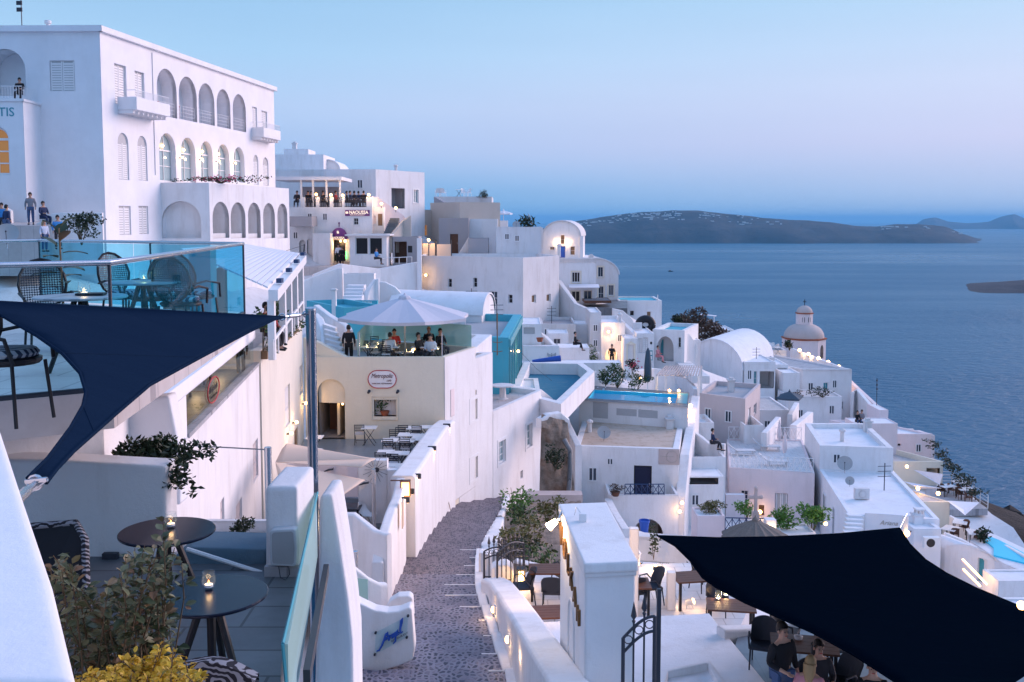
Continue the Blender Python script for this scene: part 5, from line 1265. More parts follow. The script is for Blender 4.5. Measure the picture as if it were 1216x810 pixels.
frontbox('cream_terrace','lower cream terrace block under the pale sails',1074,1128,596,650,66,4,wall='cream',par=(.15,.05),roof='tile_pale',cat='terrace',side=(-.45,.89))
zdk=K(1150,602,72).z
dk=[K(1095,604,70),K(1172,604,70)]
slab('cliff_deck','grey timber deck with white rails on the cliff edge',[Kz(1096,606,zdk),Kz(1173,604,zdk),Kz(1130,575,zdk),Kz(1100,575,zdk)],zdk-.5,'tile_grey','deck')
def wrailing(name,label,pts,h,mat='white_paint',r=.03,bars=4,step=1.2):
 b=B();pts=[Vector(p)for p in pts]
 for p,q in zip(pts,pts[1:]):
  n=max(1,int((q-p).length/step))
  for i in range(n+1):
   c=p+(q-p)*i/n;b.tube([c,c+Vector((0,0,h))],r,5)
  for k in range(1,bars+1):b.tube([p+Vector((0,0,h*k/bars)),q+Vector((0,0,h*k/bars))],r*.7,4)
 return tag(b.build(name,mat),label,'railing')
wrailing('deck_railing','white horizontal bar railing around the timber deck on the cliff edge',[Kz(1173,604,zdk),Kz(1130,575,zdk),Kz(1102,574,zdk)],1.0)
zsv=K(1150,655,50).z
vault('vaulted_house','small white vaulted house with a teal door above the strip lights','house',Kx(1122,50.5,zsv),Kx(1181,48.5,zsv),(-2.2,5.5,0),.38,K(1150,715,50).z,'white','roof_white',[(0,'door',1160,665,1172,690,dict(mat='teal_paint',panels=1,d=.25))])
frontbox('strip_stair_block','white stair wall carrying two warm light strips',1085,1142,688,740,46,2.5,par=(.3,.05),wall='white_clean',cat='wall',side=(-.6,.8))
for i,(p,q)in enumerate((((1143,664),(1172,694)),((1144,676),(1164,696)))):
 a,c=K(p[0],p[1],47.6),K(q[0],q[1],46.4);b=B();b.tube([a,c],.045,6);o=b.build('light_strip','warm',loc=(a+c)/2);tag(o,('longer upper','shorter lower')[i]+' glowing strip light along the stair of the small vaulted house','strip light');light(o,(a+c)/2+Vector((0,-.3,.2)),6)
zpl=K(1195,650,62).z
pd=[Kz(x,y,zpl)for x,y in((1150,640),(1190,668),(1240,690),(1260,672),(1180,634),(1160,632))]
slab('pool_deck','white pool terrace at the right edge',[(p.x,p.y,p.z)for p in pd],zpl-5,'roof_white','terrace')
b=B();b.prism([Kz(x,y,zpl+.1)for x,y in((1168,640),(1180,650),(1180,659),(1216,668),(1240,678),(1246,672),(1186,641),(1176,637))],zpl-.02);tag(b.build('curved_pool','pool_tile'),'small curved turquoise pool at the right edge of the town','pool')
gwall('pool_parapet','white pierced parapet wall behind the small curved pool',[K(1160,628,66),K(1216,659,60),K(1245,676,57)],.3,drop=1.3)
frontbox('white_block','plain white block at the right edge below the curved pool',1186,1260,690,760,46,1.6,par=(.2,.05))
frontbox('white_block','low white block at the bottom right corner above the black sail',1190,1290,722,790,34,1.0,par=(.2,.05))
# ------------------------------------------------------------------ cobbled path
LE=[(395,812),(427,800),(470,770),(478,738),(474,715),(462,697),(470,680),(480,662),(487,653),(505,632),(522,618),(538,606),(545,594.5)]
RE=[(610,812),(602,800),(592,770),(581,739),(572,715),(568,697),(568,680),(568.5,662),(572,648),(582,630),(590,615),(597,604),(602,595.5)]
YS=[18.8,19.3,20.8,22.7,24.6,26.2,27.9,30.0,32,35.5,39,43,49]
GL=[K(x,y,Y)for(x,y),Y in zip(LE,YS)];GR=[K(x,y,Y)for(x,y),Y in zip(RE,YS)]
def path_z(Y):
 for i in range(len(YS)-1):
  if YS[i]<=Y<=YS[i+1]:
   t=(Y-YS[i])/(YS[i+1]-YS[i]);return GR[i].z+(GR[i+1].z-GR[i].z)*t
 return GR[0].z+(18.8-Y)*.2 if Y<18.8 else GR[-1].z-(Y-49)*.25
def path_x(Y,P):
 for i in range(len(YS)-1):
  if YS[i]<=Y<=YS[i+1]:
   t=(Y-YS[i])/(YS[i+1]-YS[i]);return P[i].x+(P[i+1].x-P[i].x)*t
 return P[0].x if Y<18.8 else P[-1].x
b=B();eb=B();Y=14.5;prev=None;rr=random.Random(3)
while Y<62:
 L=1.15 if Y<31 else 1.5
 z0,z1=path_z(Y),path_z(Y+L);zt_=z0*.82+z1*.18
 xl0,xl1=path_x(Y,GL)-.35,path_x(Y+L,GL)-.35;xr0,xr1=path_x(Y,GR),path_x(Y+L,GR)
 k=8;jag=[rr.uniform(-.09,.09)for _ in range(k+1)]
 v=[]
 for i in range(k+1):
  t=i/k;v.append((xl0+(xr0-xl0)*t,Y+(prev[i]if prev else 0),z0))
 for i in range(k+1):
  t=i/k;v.append((xl1+(xr1-xl1)*t,Y+L+jag[i],zt_))
 for i in range(k+1):
  t=i/k;v.append((xl1+(xr1-xl1)*t,Y+L+jag[i]+.01,zt_-.9))
 b.add(v,[(i,i+1,k+1+i+1,k+1+i)for i in range(k)]+[(k+1+i,k+1+i+1,2*k+2+i+1,2*k+2+i)for i in range(k)])
 if Y<30:
  q=rr.choice((.25,.4,.6,.9));eb.obox((xr1-.02-q,Y+L-.04,zt_-.04),(q,0,0),(0,.045,0),(0,0,.044))
  eb.obox((xr0-.10,Y+.02,zt_-.4),(.22,0,0),(xr1-xr0,L-.02,0),(0,0,.46+.02*sin(Y)))
 prev=jag;Y+=L
pth=struct(b,'path','cobble');pth.data.materials.append(MATS['cobble_fine'])
for f in pth.data.polygons:
 if f.center.y+pth.location.y>27.2:f.material_index=1
tag(eb.build('path_edging','white'),kind='structure')
for Y in range(15,56,2):GROUND+=[(path_x(Y,GL)-.5,Y,path_z(Y)-1.2),(path_x(Y,GR)+.3,Y,path_z(Y)-1.2),(path_x(Y,GR)*.5+path_x(Y,GL)*.5,Y,path_z(Y)-1.2)]
# ------------------------------------------------------------------ yellow cafe building beside the path
zm=K(450,424,42).z;zf=K(410,521,42).z;sl_=.347
def fac(Y):return Vector((Kx(527,42,zm).x+sl_*(Y-42),Y,0))
cafe=house('cafe_building','cream cafe building with an oval sign, arched doorway and a glass railed roof terrace','cafe',zm,[Kx(362,42,zm),fac(42),fac(45.5),Kx(372,49.5,zm)],zf-3,'cream','tile_blue',(.2,.5),
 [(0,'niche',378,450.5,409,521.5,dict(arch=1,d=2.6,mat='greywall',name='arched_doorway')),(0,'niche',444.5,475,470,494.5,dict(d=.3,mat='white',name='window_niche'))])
zs2=K(541,434,43.3).z;zs3=K(585,489,47.6).z
w2=dict(nx=2,ny=3,sill=0,pane='pane_pale',trim='white_paint')
house('side_house','tall white house wing with slit windows directly behind the cream cafe','house',zs2,[fac(43.6)+Vector((-3.5,0,0)),fac(43.55)+Vector((.02,0,0)),fac(47.6)+Vector((.02,0,0)),fac(47.6)+Vector((-3.5,1.2,0))],-15.5,'white','tile_grey',(.35,.7),
 [(1,'win',558.6,473,566.5,501,w2),(1,'win',561,463,566,471,dict(nx=1,ny=1,sill=0,pane='pane_teal')),(1,'win',558.5,541,567,572,w2)])
house('side_house','white house wing with a stone table on its pink edged roof terrace by the path','house',zs3,[fac(47.6)+Vector((-3.0,.05,0)),fac(47.62)+Vector((.03,0,0)),Kz(643,463,zs3),Kz(583,457,zs3)],-17,'white','tile_pale',(.22,.25),
 [(1,'win',592,521,600.5,552,w2),(1,'win',625,502,632,533,w2),(1,'win',618,558,621,569,dict(nx=1,ny=1,sill=0,pane='shutter'))])
F2=Face(fac(42),fac(45.5),zf-3,zm)
b=B();Fc=FACES['cafe_building'][1];u0,z0,u1,z1=Fc.rect(534.2,461,538.4,495);b.obox(Fc.q(u0,z0,-.003),Fc.u*(u1-u0),Fc.n*.05,(0,0,z1-z0));tag(b.build('wall_strip','pink'),'narrow pinkish upright panel on the white side wall of the cafe','panel')
b=B();b.obox(fac(42.02)-Vector((-.001,0,-(zf-3))),fac(45.4)-fac(42.02),Fc.n*.03,(0,0,zm-zf+3-.02));b.build('whitewash','white',cafe)
zf_=zf
b=B();b.prism([Kz(x,y,zf_)for x,y in((340,521.3),(528,521.3),(523,535),(505,556),(474,585),(430,592),(340,590))],zf_-.6);tag(b.build('cafe_patio','tile_blue'),kind='structure')
F0=FACES['cafe_building'][0]
b=B();q=[F0.hit(x,521)[0]for x in(381,402)]
for i in range(9):b.obox(F0.q(q[0]+.1+i*.075,zf_+1.3,2.3),F0.u*.035,-F0.n*.03,(0,0,.75))
b.obox(F0.q(q[0]+.05,zf_+2.05,2.28),F0.u*.75,-F0.n*.06,(0,0,.06));b.obox(F0.q(q[0]+.05,zf_+.02,1.9),F0.u*.75,-F0.n*.5,(0,0,1.2));b.build('inner_stair','wood_dark',cafe)
b=B();b.obox(F0.q(q[1]-.15,zf_+.02,.6),F0.u*.12,-F0.n*1.8,(0,0,1.5));b.build('inner_wall','cream',cafe)
u,z=F0.hit(407,481);L=empty('lamp',F0.q(u-.05,z,.25),'tiny lit lamp at the right jamb of the arched cafe doorway','lamp');b=B();b.ball(F0.q(u-.05,z,.25),.05,8);b.build('bulb','warm',L,smooth=True);light(L,F0.q(u-.2,z,.4),2)
sgn=empty('oval_sign',F0.q(*F0.hit(454,461)),'oval red rimmed cafe sign with dark script on the cream wall','sign')
u0,z0,u1,z1=F0.rect(437,439.5,471,461);r_=(z1-z0)/2;um,zc0=(u0+u1)/2,(z0+z1)/2;hw=(u1-u0)/2-r_
def stad(k,n=10):return[(um+hw+r_*k*cos(a),zc0+r_*k*sin(a))for a in[R(-90+180*i/n)for i in range(n+1)]]+[(um-hw+r_*k*cos(a),zc0+r_*k*sin(a))for a in[R(90+180*i/n)for i in range(n+1)]]
o_=stad(1);n=len(o_);b=B();b.add([F0.q(u,z,-.04)for u,z in o_]+[F0.q(u,z,0)for u,z in o_],[tuple(range(n)),*[((i+1)%n,i,n+i,n+(i+1)%n)for i in range(n)]]);b.build('board','white_clean',sgn)
b=B();b.tube([F0.q(u,z,-.045)for u,z in stad(.97)+stad(.97)[:1]],.022,6,False);b.build('rim','red',sgn)
text_mesh('lettering','Metropolis','maroon',sgn,F0.q(um-.02,zc0+.06,-.055),F0.u,(0,0,1),.27,.012,.35,0,fit=(u1-u0)*.74)
text_mesh('lettering','cafe','maroon',sgn,F0.q(um+.28,zc0-.09,-.055),F0.u,(0,0,1),.13,.012,.35)
text_mesh('lettering','WINE BAR  RESTAURANT','maroon',sgn,F0.q(um,zc0-.21,-.055),F0.u,(0,0,1),.08,.012,fit=(u1-u0)*.7)
for i,(x,y)in enumerate(((438.5,465.5),(472.5,465.5))):
 u,z=F0.hit(x,y);H=empty('spotlight',F0.q(u,z),('left','right')[i]+' small dark spotlight below the oval cafe sign','spotlight');b=B();b.tube([F0.q(u,z,0),F0.q(u,z,-.15),F0.q(u,z+.03,-.18)],.02,6);b.build('arm','iron',H);b=B();b.tube([F0.q(u-.03,z-.02,-.13),F0.q(u+.04,z+.09,-.22)],[.05,.065],10);b.build('head','iron',H)
u,z=F0.hit(458,494);pb=F0.q(u-.05,z,.12);fp=empty('potted_plant',pb,'green plant in a terracotta pot standing in the window niche of the cafe','potted plant');b=B();b.lathe(pb,[(.13,0),(.19,.17),(.2,.2),(.17,.2)],14);b.build('pot','terracotta',fp);b=B();leaf_cloud(b,pb+Vector((-.05,0,.42)),(.34,.12,.26),90,.13,random.Random(5),clumps=9);b.build('foliage','leaf',fp)
b=B();u0,z0,u1,z1=F0.rect(441,470,473,499)
for(a,c,e,f)in((u0,z0,u0+.06,z1),(u1-.06,z0,u1,z1),(u0+.06,z1-.06,u1-.06,z1),(u0+.06,z0,u1-.06,z0+.06)):b.obox(F0.q(a,c,-.001),F0.u*(e-a),F0.n*.035,(0,0,f-c))
b.build('niche_surround','cream',cafe)
gwall('terrace_side_wall','cream sloping wall top rising left from the cafe terrace',[K(362,400,42.6),K(378,405,42.4),K(413,423.5,42.2)],.3,zb=zm-2,mat='cream')
zg=zm+1.0;gp=empty('glass_balustrade',K(450,424,42.2),'frameless glass balustrade around the cafe roof terrace','balustrade')
def pane(a,c,z0,z1,mat='glass',parent=None,th=.02):
 a,c=Vector((a.x,a.y,z0)),Vector((c.x,c.y,z0));d=(c-a).normalized();n_=Vector((-d.y,d.x,0))*th;b=B();b.obox(a,c-a,n_,(0,0,z1-z0));return b.build('glass_panel',mat,parent)
xs=(427,459,483,503,525)
for x0,x1 in zip(xs,xs[1:]):pane(Kx(x0+.5,42.12,zm),Kx(x1-.5,42.12,zm),zm+.005,zg,'glass',gp)
pane(fac(42.2)+Vector((-.1,0,0)),fac(45.3)+Vector((-.1,0,0)),zm+.005,zg,'glass',gp)
pane(Kx(425,42.3,zm),Kx(442,48.5,zm),zm+.005,zg,'glass_green',gp);pane(Kx(442,48.6,zm),fac(45.4)+Vector((-.15,0,0)),zm+.005,zg,'glass_green',gp)
for x in(427,525):B().tube([Kx(x,42.12,zm),Kx(x,42.12,zg+.03)],.025,6).build('post','steel',gp)
zfl=zm-.5
pc_=Kx(481,45.4,zfl);parasol('parasol','very large pale square parasol over the cafe roof terrace',(pc_.x,pc_.y,zfl),K(480,353,45.4).z,3.1,.85,8,'canvas_lavender',a0=R(22.5),valance=.14)
TT=cafe_table('small white cafe table on the glass railed roof terrace','tables on the cafe roof terrace');TT.location=Kx(438,43.7,zfl)
for x,Y in((452,45.6),(466,43.6),(497,43.6),(511,45.0)):dup(TT,Kx(x,Y,zfl))
CH=folding_chair('dark slatted folding chair on the glass railed roof terrace','chairs on the cafe roof terrace');CH.location=Kx(431,44.4,zfl)
for x,Y,a in((445,43.7,90),(447,46.2,30),(458,45.4,200),(459,43.2,180),(463,44.4,0),(474,43.8,90),(489,43.8,-90),(498,44.6,0),(504,43.9,90),(507,45.8,20),(516,45.2,80)):dup(CH,Kx(x,Y,zfl),R(a))
person(Kx(414.5,42.9,zfl),R(180),'man in dark suit standing with his back turned, left on the cafe terrace','stand','cloth_black','cloth_black',fingers=False)
for x,Y,a,lb_,sh_,hr,ps in((463,43.4,180,'guest in a white shirt seated with back turned under the big parasol','cloth_white','hair_dark','sit_lean'),(468.5,45.0,10,'guest in a red top seated behind the white shirted guest','cloth_red','hair_dark','sit'),
      (497,43.5,60,'dark clad guest with dark hair seated low beside the terrace lamp','cloth_black','hair_dark','sit'),(509.5,45.9,0,'dark clad blond guest seated at the back of the cafe terrace','cloth_black','hair_blond','sit'),(512,43.1,-10,'guest in a light blue shirt facing out at the terrace corner','cloth_light','hair_dark','sit_lean'),(523,45.2,40,'dark haired guest in black seated at the right end of the cafe terrace','cloth_black','hair_dark','sit')):
 person(Kx(x,Y,zfl-.02),R(a),lb_,ps,sh_,'cloth_dark',hr)
for i,(x,y,Y)in enumerate(((436,411,43.6),(449,408,44.4),(447,416,43.2),(520.5,424,42.6))):
 p=K(x,y,Y);jar_candle(Vector((p.x,p.y,zfl+.74)),'lit candle on the %s table of the cafe roof terrace'%('left front','left rear','middle front','right corner')[i],None,.06,.14,2)
p=K(491.5,416.5,44);L=empty('globe_lamp',p,'small glowing globe lamp beside the parasol pole on the cafe terrace','lamp');b=B();b.ball(p,.12,10);b.build('bulb','warm',L,smooth=True);b=B();b.tube([Vector((p.x,p.y,zfl)),p],.02,6);b.build('stem','iron',L);light(L,p-Vector((0,.2,0)),18)
ct_=cafe_table('white cafe table with crossed dark legs alone on the left of the patio','tables on the cafe patio')
def at_h(px,py,h):return Kz(px,py,zf_+h)
def put_at(o,p,rz=0):o.location=(p.x,p.y,zf_);o.rotation_euler=(0,0,rz)
put_at(ct_,at_h(438.6,507.5,.73))
for i,(x,y)in enumerate(((492,508),(507,507),(482,516),(500,517),(463,522.5),(483,523),(498,521),(458,536.5),(476,538),(466,553))):
 p=at_h(x,y,.73);dup(ct_,(p.x,p.y,zf_),0,'white cafe table in the crowded group on the right of the patio')
p=at_h(374,519,.73);dup(ct_,(p.x,p.y,zf_),0,'white cafe table cut by the tall steel pole on the patio')
fc=folding_chair('dark slatted folding chair behind the lone left patio table','chairs on the cafe patio');put_at(fc,at_h(433,494.5,.86),R(0))
p=at_h(427.5,503.5,.86);dup(fc,(p.x,p.y,zf_),R(180),'dark slatted folding chair before the lone left patio table')
for x,y,a in((485,496,0),(504,496,0),(479,504,180),(496,504.5,180),(469,509,180),(461.5,520,180),(482,520,180),(452.5,536,180),(468,537.5,180),(463,553,180),(474,509.5,0),(492,513,0)):
 p=at_h(x,y,.86);dup(fc,(p.x,p.y,zf_),R(a+random.uniform(-7,7)),'dark slatted folding chair among the crowded right patio tables')
p=at_h(375,533,.5);dup(fc,(p.x,p.y,zf_),R(150),'folding chair with white cushion beside the tall steel pole')
# ------------------------------------------------------------------ parapet between patio and path, with downlights
PW=[K(530,499,41.8),K(520,507,39.5),K(505,528,35.5),K(488,552,31.5),K(478,565,29.5)]
gwall('path_parapet','thick white curved parapet between cafe patio and cobbled path',PW,.75,zb=-14.5,r=.1)
PW2=[K(476,568,29.2),K(471,590,27.5),K(464,606,26.2),K(457,628,24.8),K(450,652,23.7),K(448,668,23.2)]
gwall('path_parapet','lower white garden wall with cut ornaments curving along the path',PW2,.28,zb=-11.5)
b=B();
for i,(x,y)in enumerate(((466,640),(469,634),(471,627))):
 pass
lampw=((527,505,40.2),(509,532,35.0),(489.5,565,30.0),(481,583,28.6),(475,593,27.6))
for i,(x,y,Y)in enumerate(lampw):
 p=K(x,y,Y)+Vector((.22,0,0));L=empty('wall_spot',p,('first','second','third','fourth','fifth')[i]+' small downlight from the cafe along the white path wall','wall light','downlights along the path wall')
 b=B();b.obox(p+Vector((-.25,-.03,.02)),(.28,0,0),(0,.05,0),(0,0,.05));b.tube([p+Vector((0,0,.06)),p-Vector((0,0,.09))],.055,8);b.build('head','iron',L)
 b=B();b.tube([p-Vector((0,0,.085)),p-Vector((0,0,.095))],.045,8);b.build('lens','warm',L);light(L,p-Vector((-.02,0,.2)),5,r=.04)
lp=K(481,572,28.3);Ln=empty('wall_lantern',lp,'rectangular lit wall lantern with menu panel hanging over the path','lantern')
b=B();w_=.26;h_=.46;o=lp+Vector((-.13,0,-h_))
for dx in(0,w_):
 for dy in(0,.18):b.obox(o+Vector((dx-.012,dy-.012,0)),(.024,0,0),(0,.024,0),(0,0,h_))
for zz in(0,h_):b.obox(o+Vector((-.02,-.02,zz-.012)),(w_+.04,0,0),(0,.22,0),(0,0,.024))
b.obox(o+Vector((-.30,.06,h_)),(.36,0,0),(0,.03,0),(0,0,.03));b.build('frame','wood_dark',Ln)
b=B();b.obox(o+Vector((.02,.06,.03)),(w_-.04,0,0),(0,.05,0),(0,0,h_-.08));b.build('panel','warm_soft',Ln);light(Ln,o+Vector((.13,-.1,.15)),9)
b=B();b.obox(K(477,628,26.6)+Vector((.0,0,0)),(.03,0,0),(0,.35,0),(0,0,.75));tag(b.build('menu_board','canvas_beige'),'pale upright menu panel fixed low on the path wall under the lantern','panel')
bx=Kz(480,662,path_z(29));b=B();b.obox((bx.x-.35,bx.y,path_z(29)),(.6,0,0),(.1,.5,0),(0,0,.28));tag(b.build('white_bench','white'),'small white block bench at the foot of the path wall','bench')
b=B();b.tube([K(524,520,41),K(525.5,555,40.5),K(530,585,40),K(535,606,39.6)],.015,5);tag(b.build('cable','wood'),'thin brown cable running down the white path wall','cable')
# ------------------------------------------------------------------ lower patio, sails and wall with sun ornament
zlp=-9.75
b=B();b.prism([Kz(x,y,zlp)for x,y in((330,700),(405,700),(448,690),(470,640),(476,614),(330,614))],zlp-.5);tag(b.build('lower_patio','tile_slate'),kind='structure')
frontbox('ornament_wall','white wall with a dark sunburst ornament behind the beige sails',425,459.5,547,645,31.5,.4,par=(.05,.02),cat='wall')
frontbox('patio_wall','white wall right of the sunburst ornament',459.5,473.5,558.5,650,31.4,.4,par=(.05,.02),cat='wall')
frontbox('patio_wall','dim pinkish wall behind the beige sails left of the sunburst ornament',340,425,551,645,33,.4,par=(.05,.02),cat='wall',wall='pink')
c=K(445.5,558,31.4);SB=empty('sunburst',c,'dark iron sunburst ornament on the white patio wall','ornament');b=B()
for i in range(16):
 a=2*pi*i/16;d=Vector((cos(a),0,sin(a)));b.tube([c+d*.12,c+d*(.42 if i%2 else.34)],.006,4)
b.build('rays','iron',SB);b=B();b.tube([c+Vector((.05,.03,0)),c+Vector((.05,-.03,0))],.08,12);b.build('disc','iron',SB)
for i,(x,y)in enumerate(((390,558),(432,574))):
 c=K(x,y,32.9 if i==0 else 31.35);b=B();b.tube([c+Vector((-.15,0,-.06)),c+Vector((0,0,0)),c+Vector((.15,0,.02)),c+Vector((.17,0,.08))],[.02,.035,.03,.01],6);tag(b.build('wall_ornament','iron'),('bird like','fish like')[i]+' dark ornament on the patio wall between the sails','ornament')
S1,_=sheet('shade_sail','upper beige triangular sail stretched over the lower patio',[(341,526.5),(335,533),(327,549)],[(341.5,526.6),(400,537),(446,545)],(K(341,526.5,31),K(446,545,28.4),K(327,549,28)),'canvas_beige')
SH,_=sheet('shade_sail','lower beige triangular sail hanging nearer the tall steel pole',[(327,549),(330,565),(334,585),(338,604)],[(328,549.2),(433.5,570),(410,586),(397,604)],(K(327,549,27.5),K(433.5,570,27.2),K(365,603,25)),'canvas_beige')
S3,_=sheet('shade_sail','upper beige sail lower flap reaching towards the sunburst',[(327,549),(370,552),(400,553)],[(446,545),(438,549),(429.5,555)],(K(341,526.5,31),K(446,545,28.4),K(327,549,28)),'canvas_beige')
b=B();p=K(443.5,557,28.2);b.tube([Vector((p.x,p.y,zlp)),p],.058,12);tag(b.build('steel_post','steel',smooth=True),'round steel post holding the tips of the beige sails','post')
b=B();b.tube([K(446,545,28.4),p-Vector((0,0,.1))],.008,4);b.tube([K(433.5,570,27.2),p-Vector((0,0,.45))],.008,4);tag(b.build('sail_cable','steel'),'thin cable pair between beige sail tips and the steel post','cable')
for i,(x,yt,yb,Y)in enumerate(((405,605,672,24.5),(421.5,655,693,21.5))):
 p=K(x,yt,Y);q=K(x,yb,Y);b=B();b.tube([q,p],.065,12);b.lathe(p,[(.07,-.02),(.07,.01),(.03,.02)],12);tag(b.build('steel_post','steel',smooth=True),('taller','shorter')[i]+' stainless bollard post by the curved lower patio wall','post')
gwall('patio_wall','low white wall with an angled cap in front of the dark patio floor',[K(392,609,24),K(421,609,24),K(446,629,23.6),K(462,634,23.4)],.2,zb=zlp)
gwall('patio_wall','nearer low white wall sweeping down right to the path',[K(395,671,20.8),K(420,672,20.8),K(438,686,20.9),K(450,692,21),K(458,692,21.1)],.2,zb=-10)
b=B();b.obox(K(411,713,20.2),K(437,716,20.2)-K(411,713,20.2),(0,.02,0),(0,0,.5));tag(b.build('glass_screen','glass_green'),'small pale green glass screen before the shorter steel post','glass screen')
tb=wood_table('black square cafe table on the lower patio under the beige sails',None,.75,.75);p=Kz(415,601,zlp+.75);tb.location=(p.x,p.y,zlp)
for ch_ in list(tb.children):
 if ch_.name.startswith('tabletop'):ch_.data.materials[0]=MATS['black_gloss']
shell=empty('shell_chair',Kz(434,614,zlp+.4),'white moulded shell chair beside the black patio table','chair');q=Vector(shell.location);q.z=zlp;shell.location=q;WL[shell.name]=q
b=B();n=9;P=[]
for r_,(z,y,w_)in enumerate(((.44,-.22,.2),(.43,.05,.23),(.55,.18,.25),(.75,.23,.24),(.86,.25,.12))):
 for i in range(n):
  t=-1+2*i/(n-1);P.append(Matrix.Rotation(R(70),4,'Z')@Vector((t*w_,y-.1*t*t,z+.06*t*t*(r_<3)))+q)
b.add(P,[(r_*n+i,r_*n+i+1,(r_+1)*n+i+1,(r_+1)*n+i)for r_ in range(4)for i in range(n-1)]);b.build('shell','white_paint',shell,smooth=True)
for s in(-1,1):
 for t in(-1,1):b=B();b.tube([q+Vector((s*.05,t*.05,.43)),q+Vector((s*.2,t*.2,0))],.014,6);b.build('leg','steel',shell)
# ------------------------------------------------------------------ script sign wall at the path foot
def pxprism(name,label,poly,Y,depth,mat,cat,zb=None):
 b=B();f=[K(x,y,Y)for x,y in poly];n=len(f);back=[p+Vector((0,depth,0))for p in f]
 b.v=f+back;T=tessellate_polygon([[Vector((p.x,p.z,0))for p in f]])
 for a,c,d in T:
  A=(f[c]-f[a]).cross(f[d]-f[a]).y;t=(a,c,d)if A<0 else(a,d,c);b.f.append(t);b.f.append(tuple(i+n for i in t[::-1]))
 ar=sum(f[i].x*f[(i+1)%n].z-f[(i+1)%n].x*f[i].z for i in range(n))
 for i in range(n):
  j=(i+1)%n;qd=(i,n+i,n+j,j);b.f.append(qd if ar>0 else qd[::-1])
 o=b.build(name,mat);m=o.modifiers.new('soft','BEVEL');m.width=.03;m.segments=2;m.limit_method='ANGLE';m.angle_limit=R(35);return tag(o,label,cat)
pxprism('sign_wall','white curved topped wall with a blue script sign at the foot of the path',[(388,812),(388,706),(412,708),(428,717),(445,725),(460,727.5),(474,726),(486,721),(489,724),(492.5,770),(490,784),(470,792),(445,800),(425,808),(420,812)],19.4,.35,'white','wall')
pxprism('rounded_wall_end','rounded white wall return behind the blue script sign',[(456,727),(462,715),(472,708.5),(486,708),(489.5,711),(491,735),(456,735)],20.3,.3,'white','wall')
sgA=empty('script_sign',K(465,775,19.3),'clear glass sign with blue handwritten script on the white wall by the path','sign')
g=[K(446,751.5,19.36),K(484.5,731.5,19.36),K(483,757,19.36),K(445,777.5,19.36)]
b=B();b.add(g+[p+Vector((0,.02,0))for p in g],[(3,2,1,0),(4,5,6,7)]+[(i,(i+1)%4,4+(i+1)%4,4+i)for i in range(4)]);b.build('glass_plate','glass',sgA)
for p in g:B().tube([p+Vector((0,.03,0)),p-Vector((0,.02,0))],.025,8).build('pin','iron',sgA)
eu=(g[2]-g[3]);ev=Vector((0,0,(g[0]-g[3]).z));o=g[3]-Vector((0,.012,0))
def scr(pts,r=.02):
 return[o+eu*u+ev*v for u,v in pts],r
b=B()
for pts in([(.06,.12),(.14,.10),(.24,.28),(.36,.66),(.40,.72),(.42,.52),(.44,.30)],[(.28,.40),(.40,.46),(.50,.40)],[(.46,.30),(.48,.52),(.54,.52),(.56,.32),(.60,.34)],[(.66,.50),(.60,.50),(.60,.34),(.66,.34),(.66,.52),(.65,.12),(.58,.06)],[(.68,.40),(.74,.46),(.73,.55),(.69,.50),(.70,.34),(.77,.36)],[(.77,.36),(.86,.80),(.87,.98),(.83,.90),(.80,.50),(.83,.34),(.88,.38)]):
 P_,r_=scr(pts);b.tube(P_,[.014+.012*sin(pi*i/(len(P_)-1))for i in range(len(P_))],6)
b.build('lettering','blue',sgA)
text_mesh('lettering','RESTAURANT','iron',sgA,o+eu*.78+ev*.16,eu,ev,.055,.006,fit=.38)
b=B();b.obox(K(416.5,786,19.38),(.06,0,0),(0,-.03,0),(0,0,.13));tag(b.build('switch_box','white_paint'),'small white switch box low on the script sign wall','switch box')
# ------------------------------------------------------------------ gate pier and white wall right of the path
RW=[K(596,612,39),K(590,640,32),K(585,664,28.5)]
gwall('path_wall','white wall falling along the right side of the upper path',[K(603,588,46),K(597,604,42),K(592,612,39.5)],.3,drop=1.2,mat='white')
gwall('path_wall','white tapering wall below the lit corner on the right of the path',[K(591,614,39),K(585,630,35),K(581,645,32),K(580,655,31)],.55,drop=2.2,mat='white')
gwall('path_wall','thick white wall with inset step lights descending right of the cobbled path',[K(585,686,25.4),K(594,690,24.6),K(606,705,22.4),K(622,728,19.8),K(642,758,17.4),K(664,790,15.4),K(690,826,13.7)],.62,zb=-11,r=.08)
pxprism('gate_pier','rounded white gate pier at the head of the lit path wall',[(583,700),(583,676),(590,671.5),(602,671),(609,676),(611,700)],25.6,.5,'white','pier')
pxprism('gate_pier','small square white pier left of the iron garden gate',[(568.5,700),(568.5,657),(576,656.5),(583,660),(584,700)],27.2,.35,'white','pier')
for i,(x,y,Y)in enumerate(((571.5,696,26.0),(585.5,724,22.7),(602.5,759.5,19.6),(621.5,777.5,17.9))):
 xw={0:None}.get(i);p=K(x,y,Y);L=empty('step_light',p,('farthest','second','third','nearest')[i]+' lit step light set in the white wall right of the path','step light','step lights in the path wall')
 b=B();b.ball(p,.05,8,1.7);b.build('lens','warm',L,smooth=True);b=B();b.obox(p+Vector((.02,-.07,-.1)),(.1,0,0),(0,.14,0),(0,0,.2));b.build('housing','white_paint',L);light(L,p-Vector((.14,.04,.02)),2.2,r=.04)
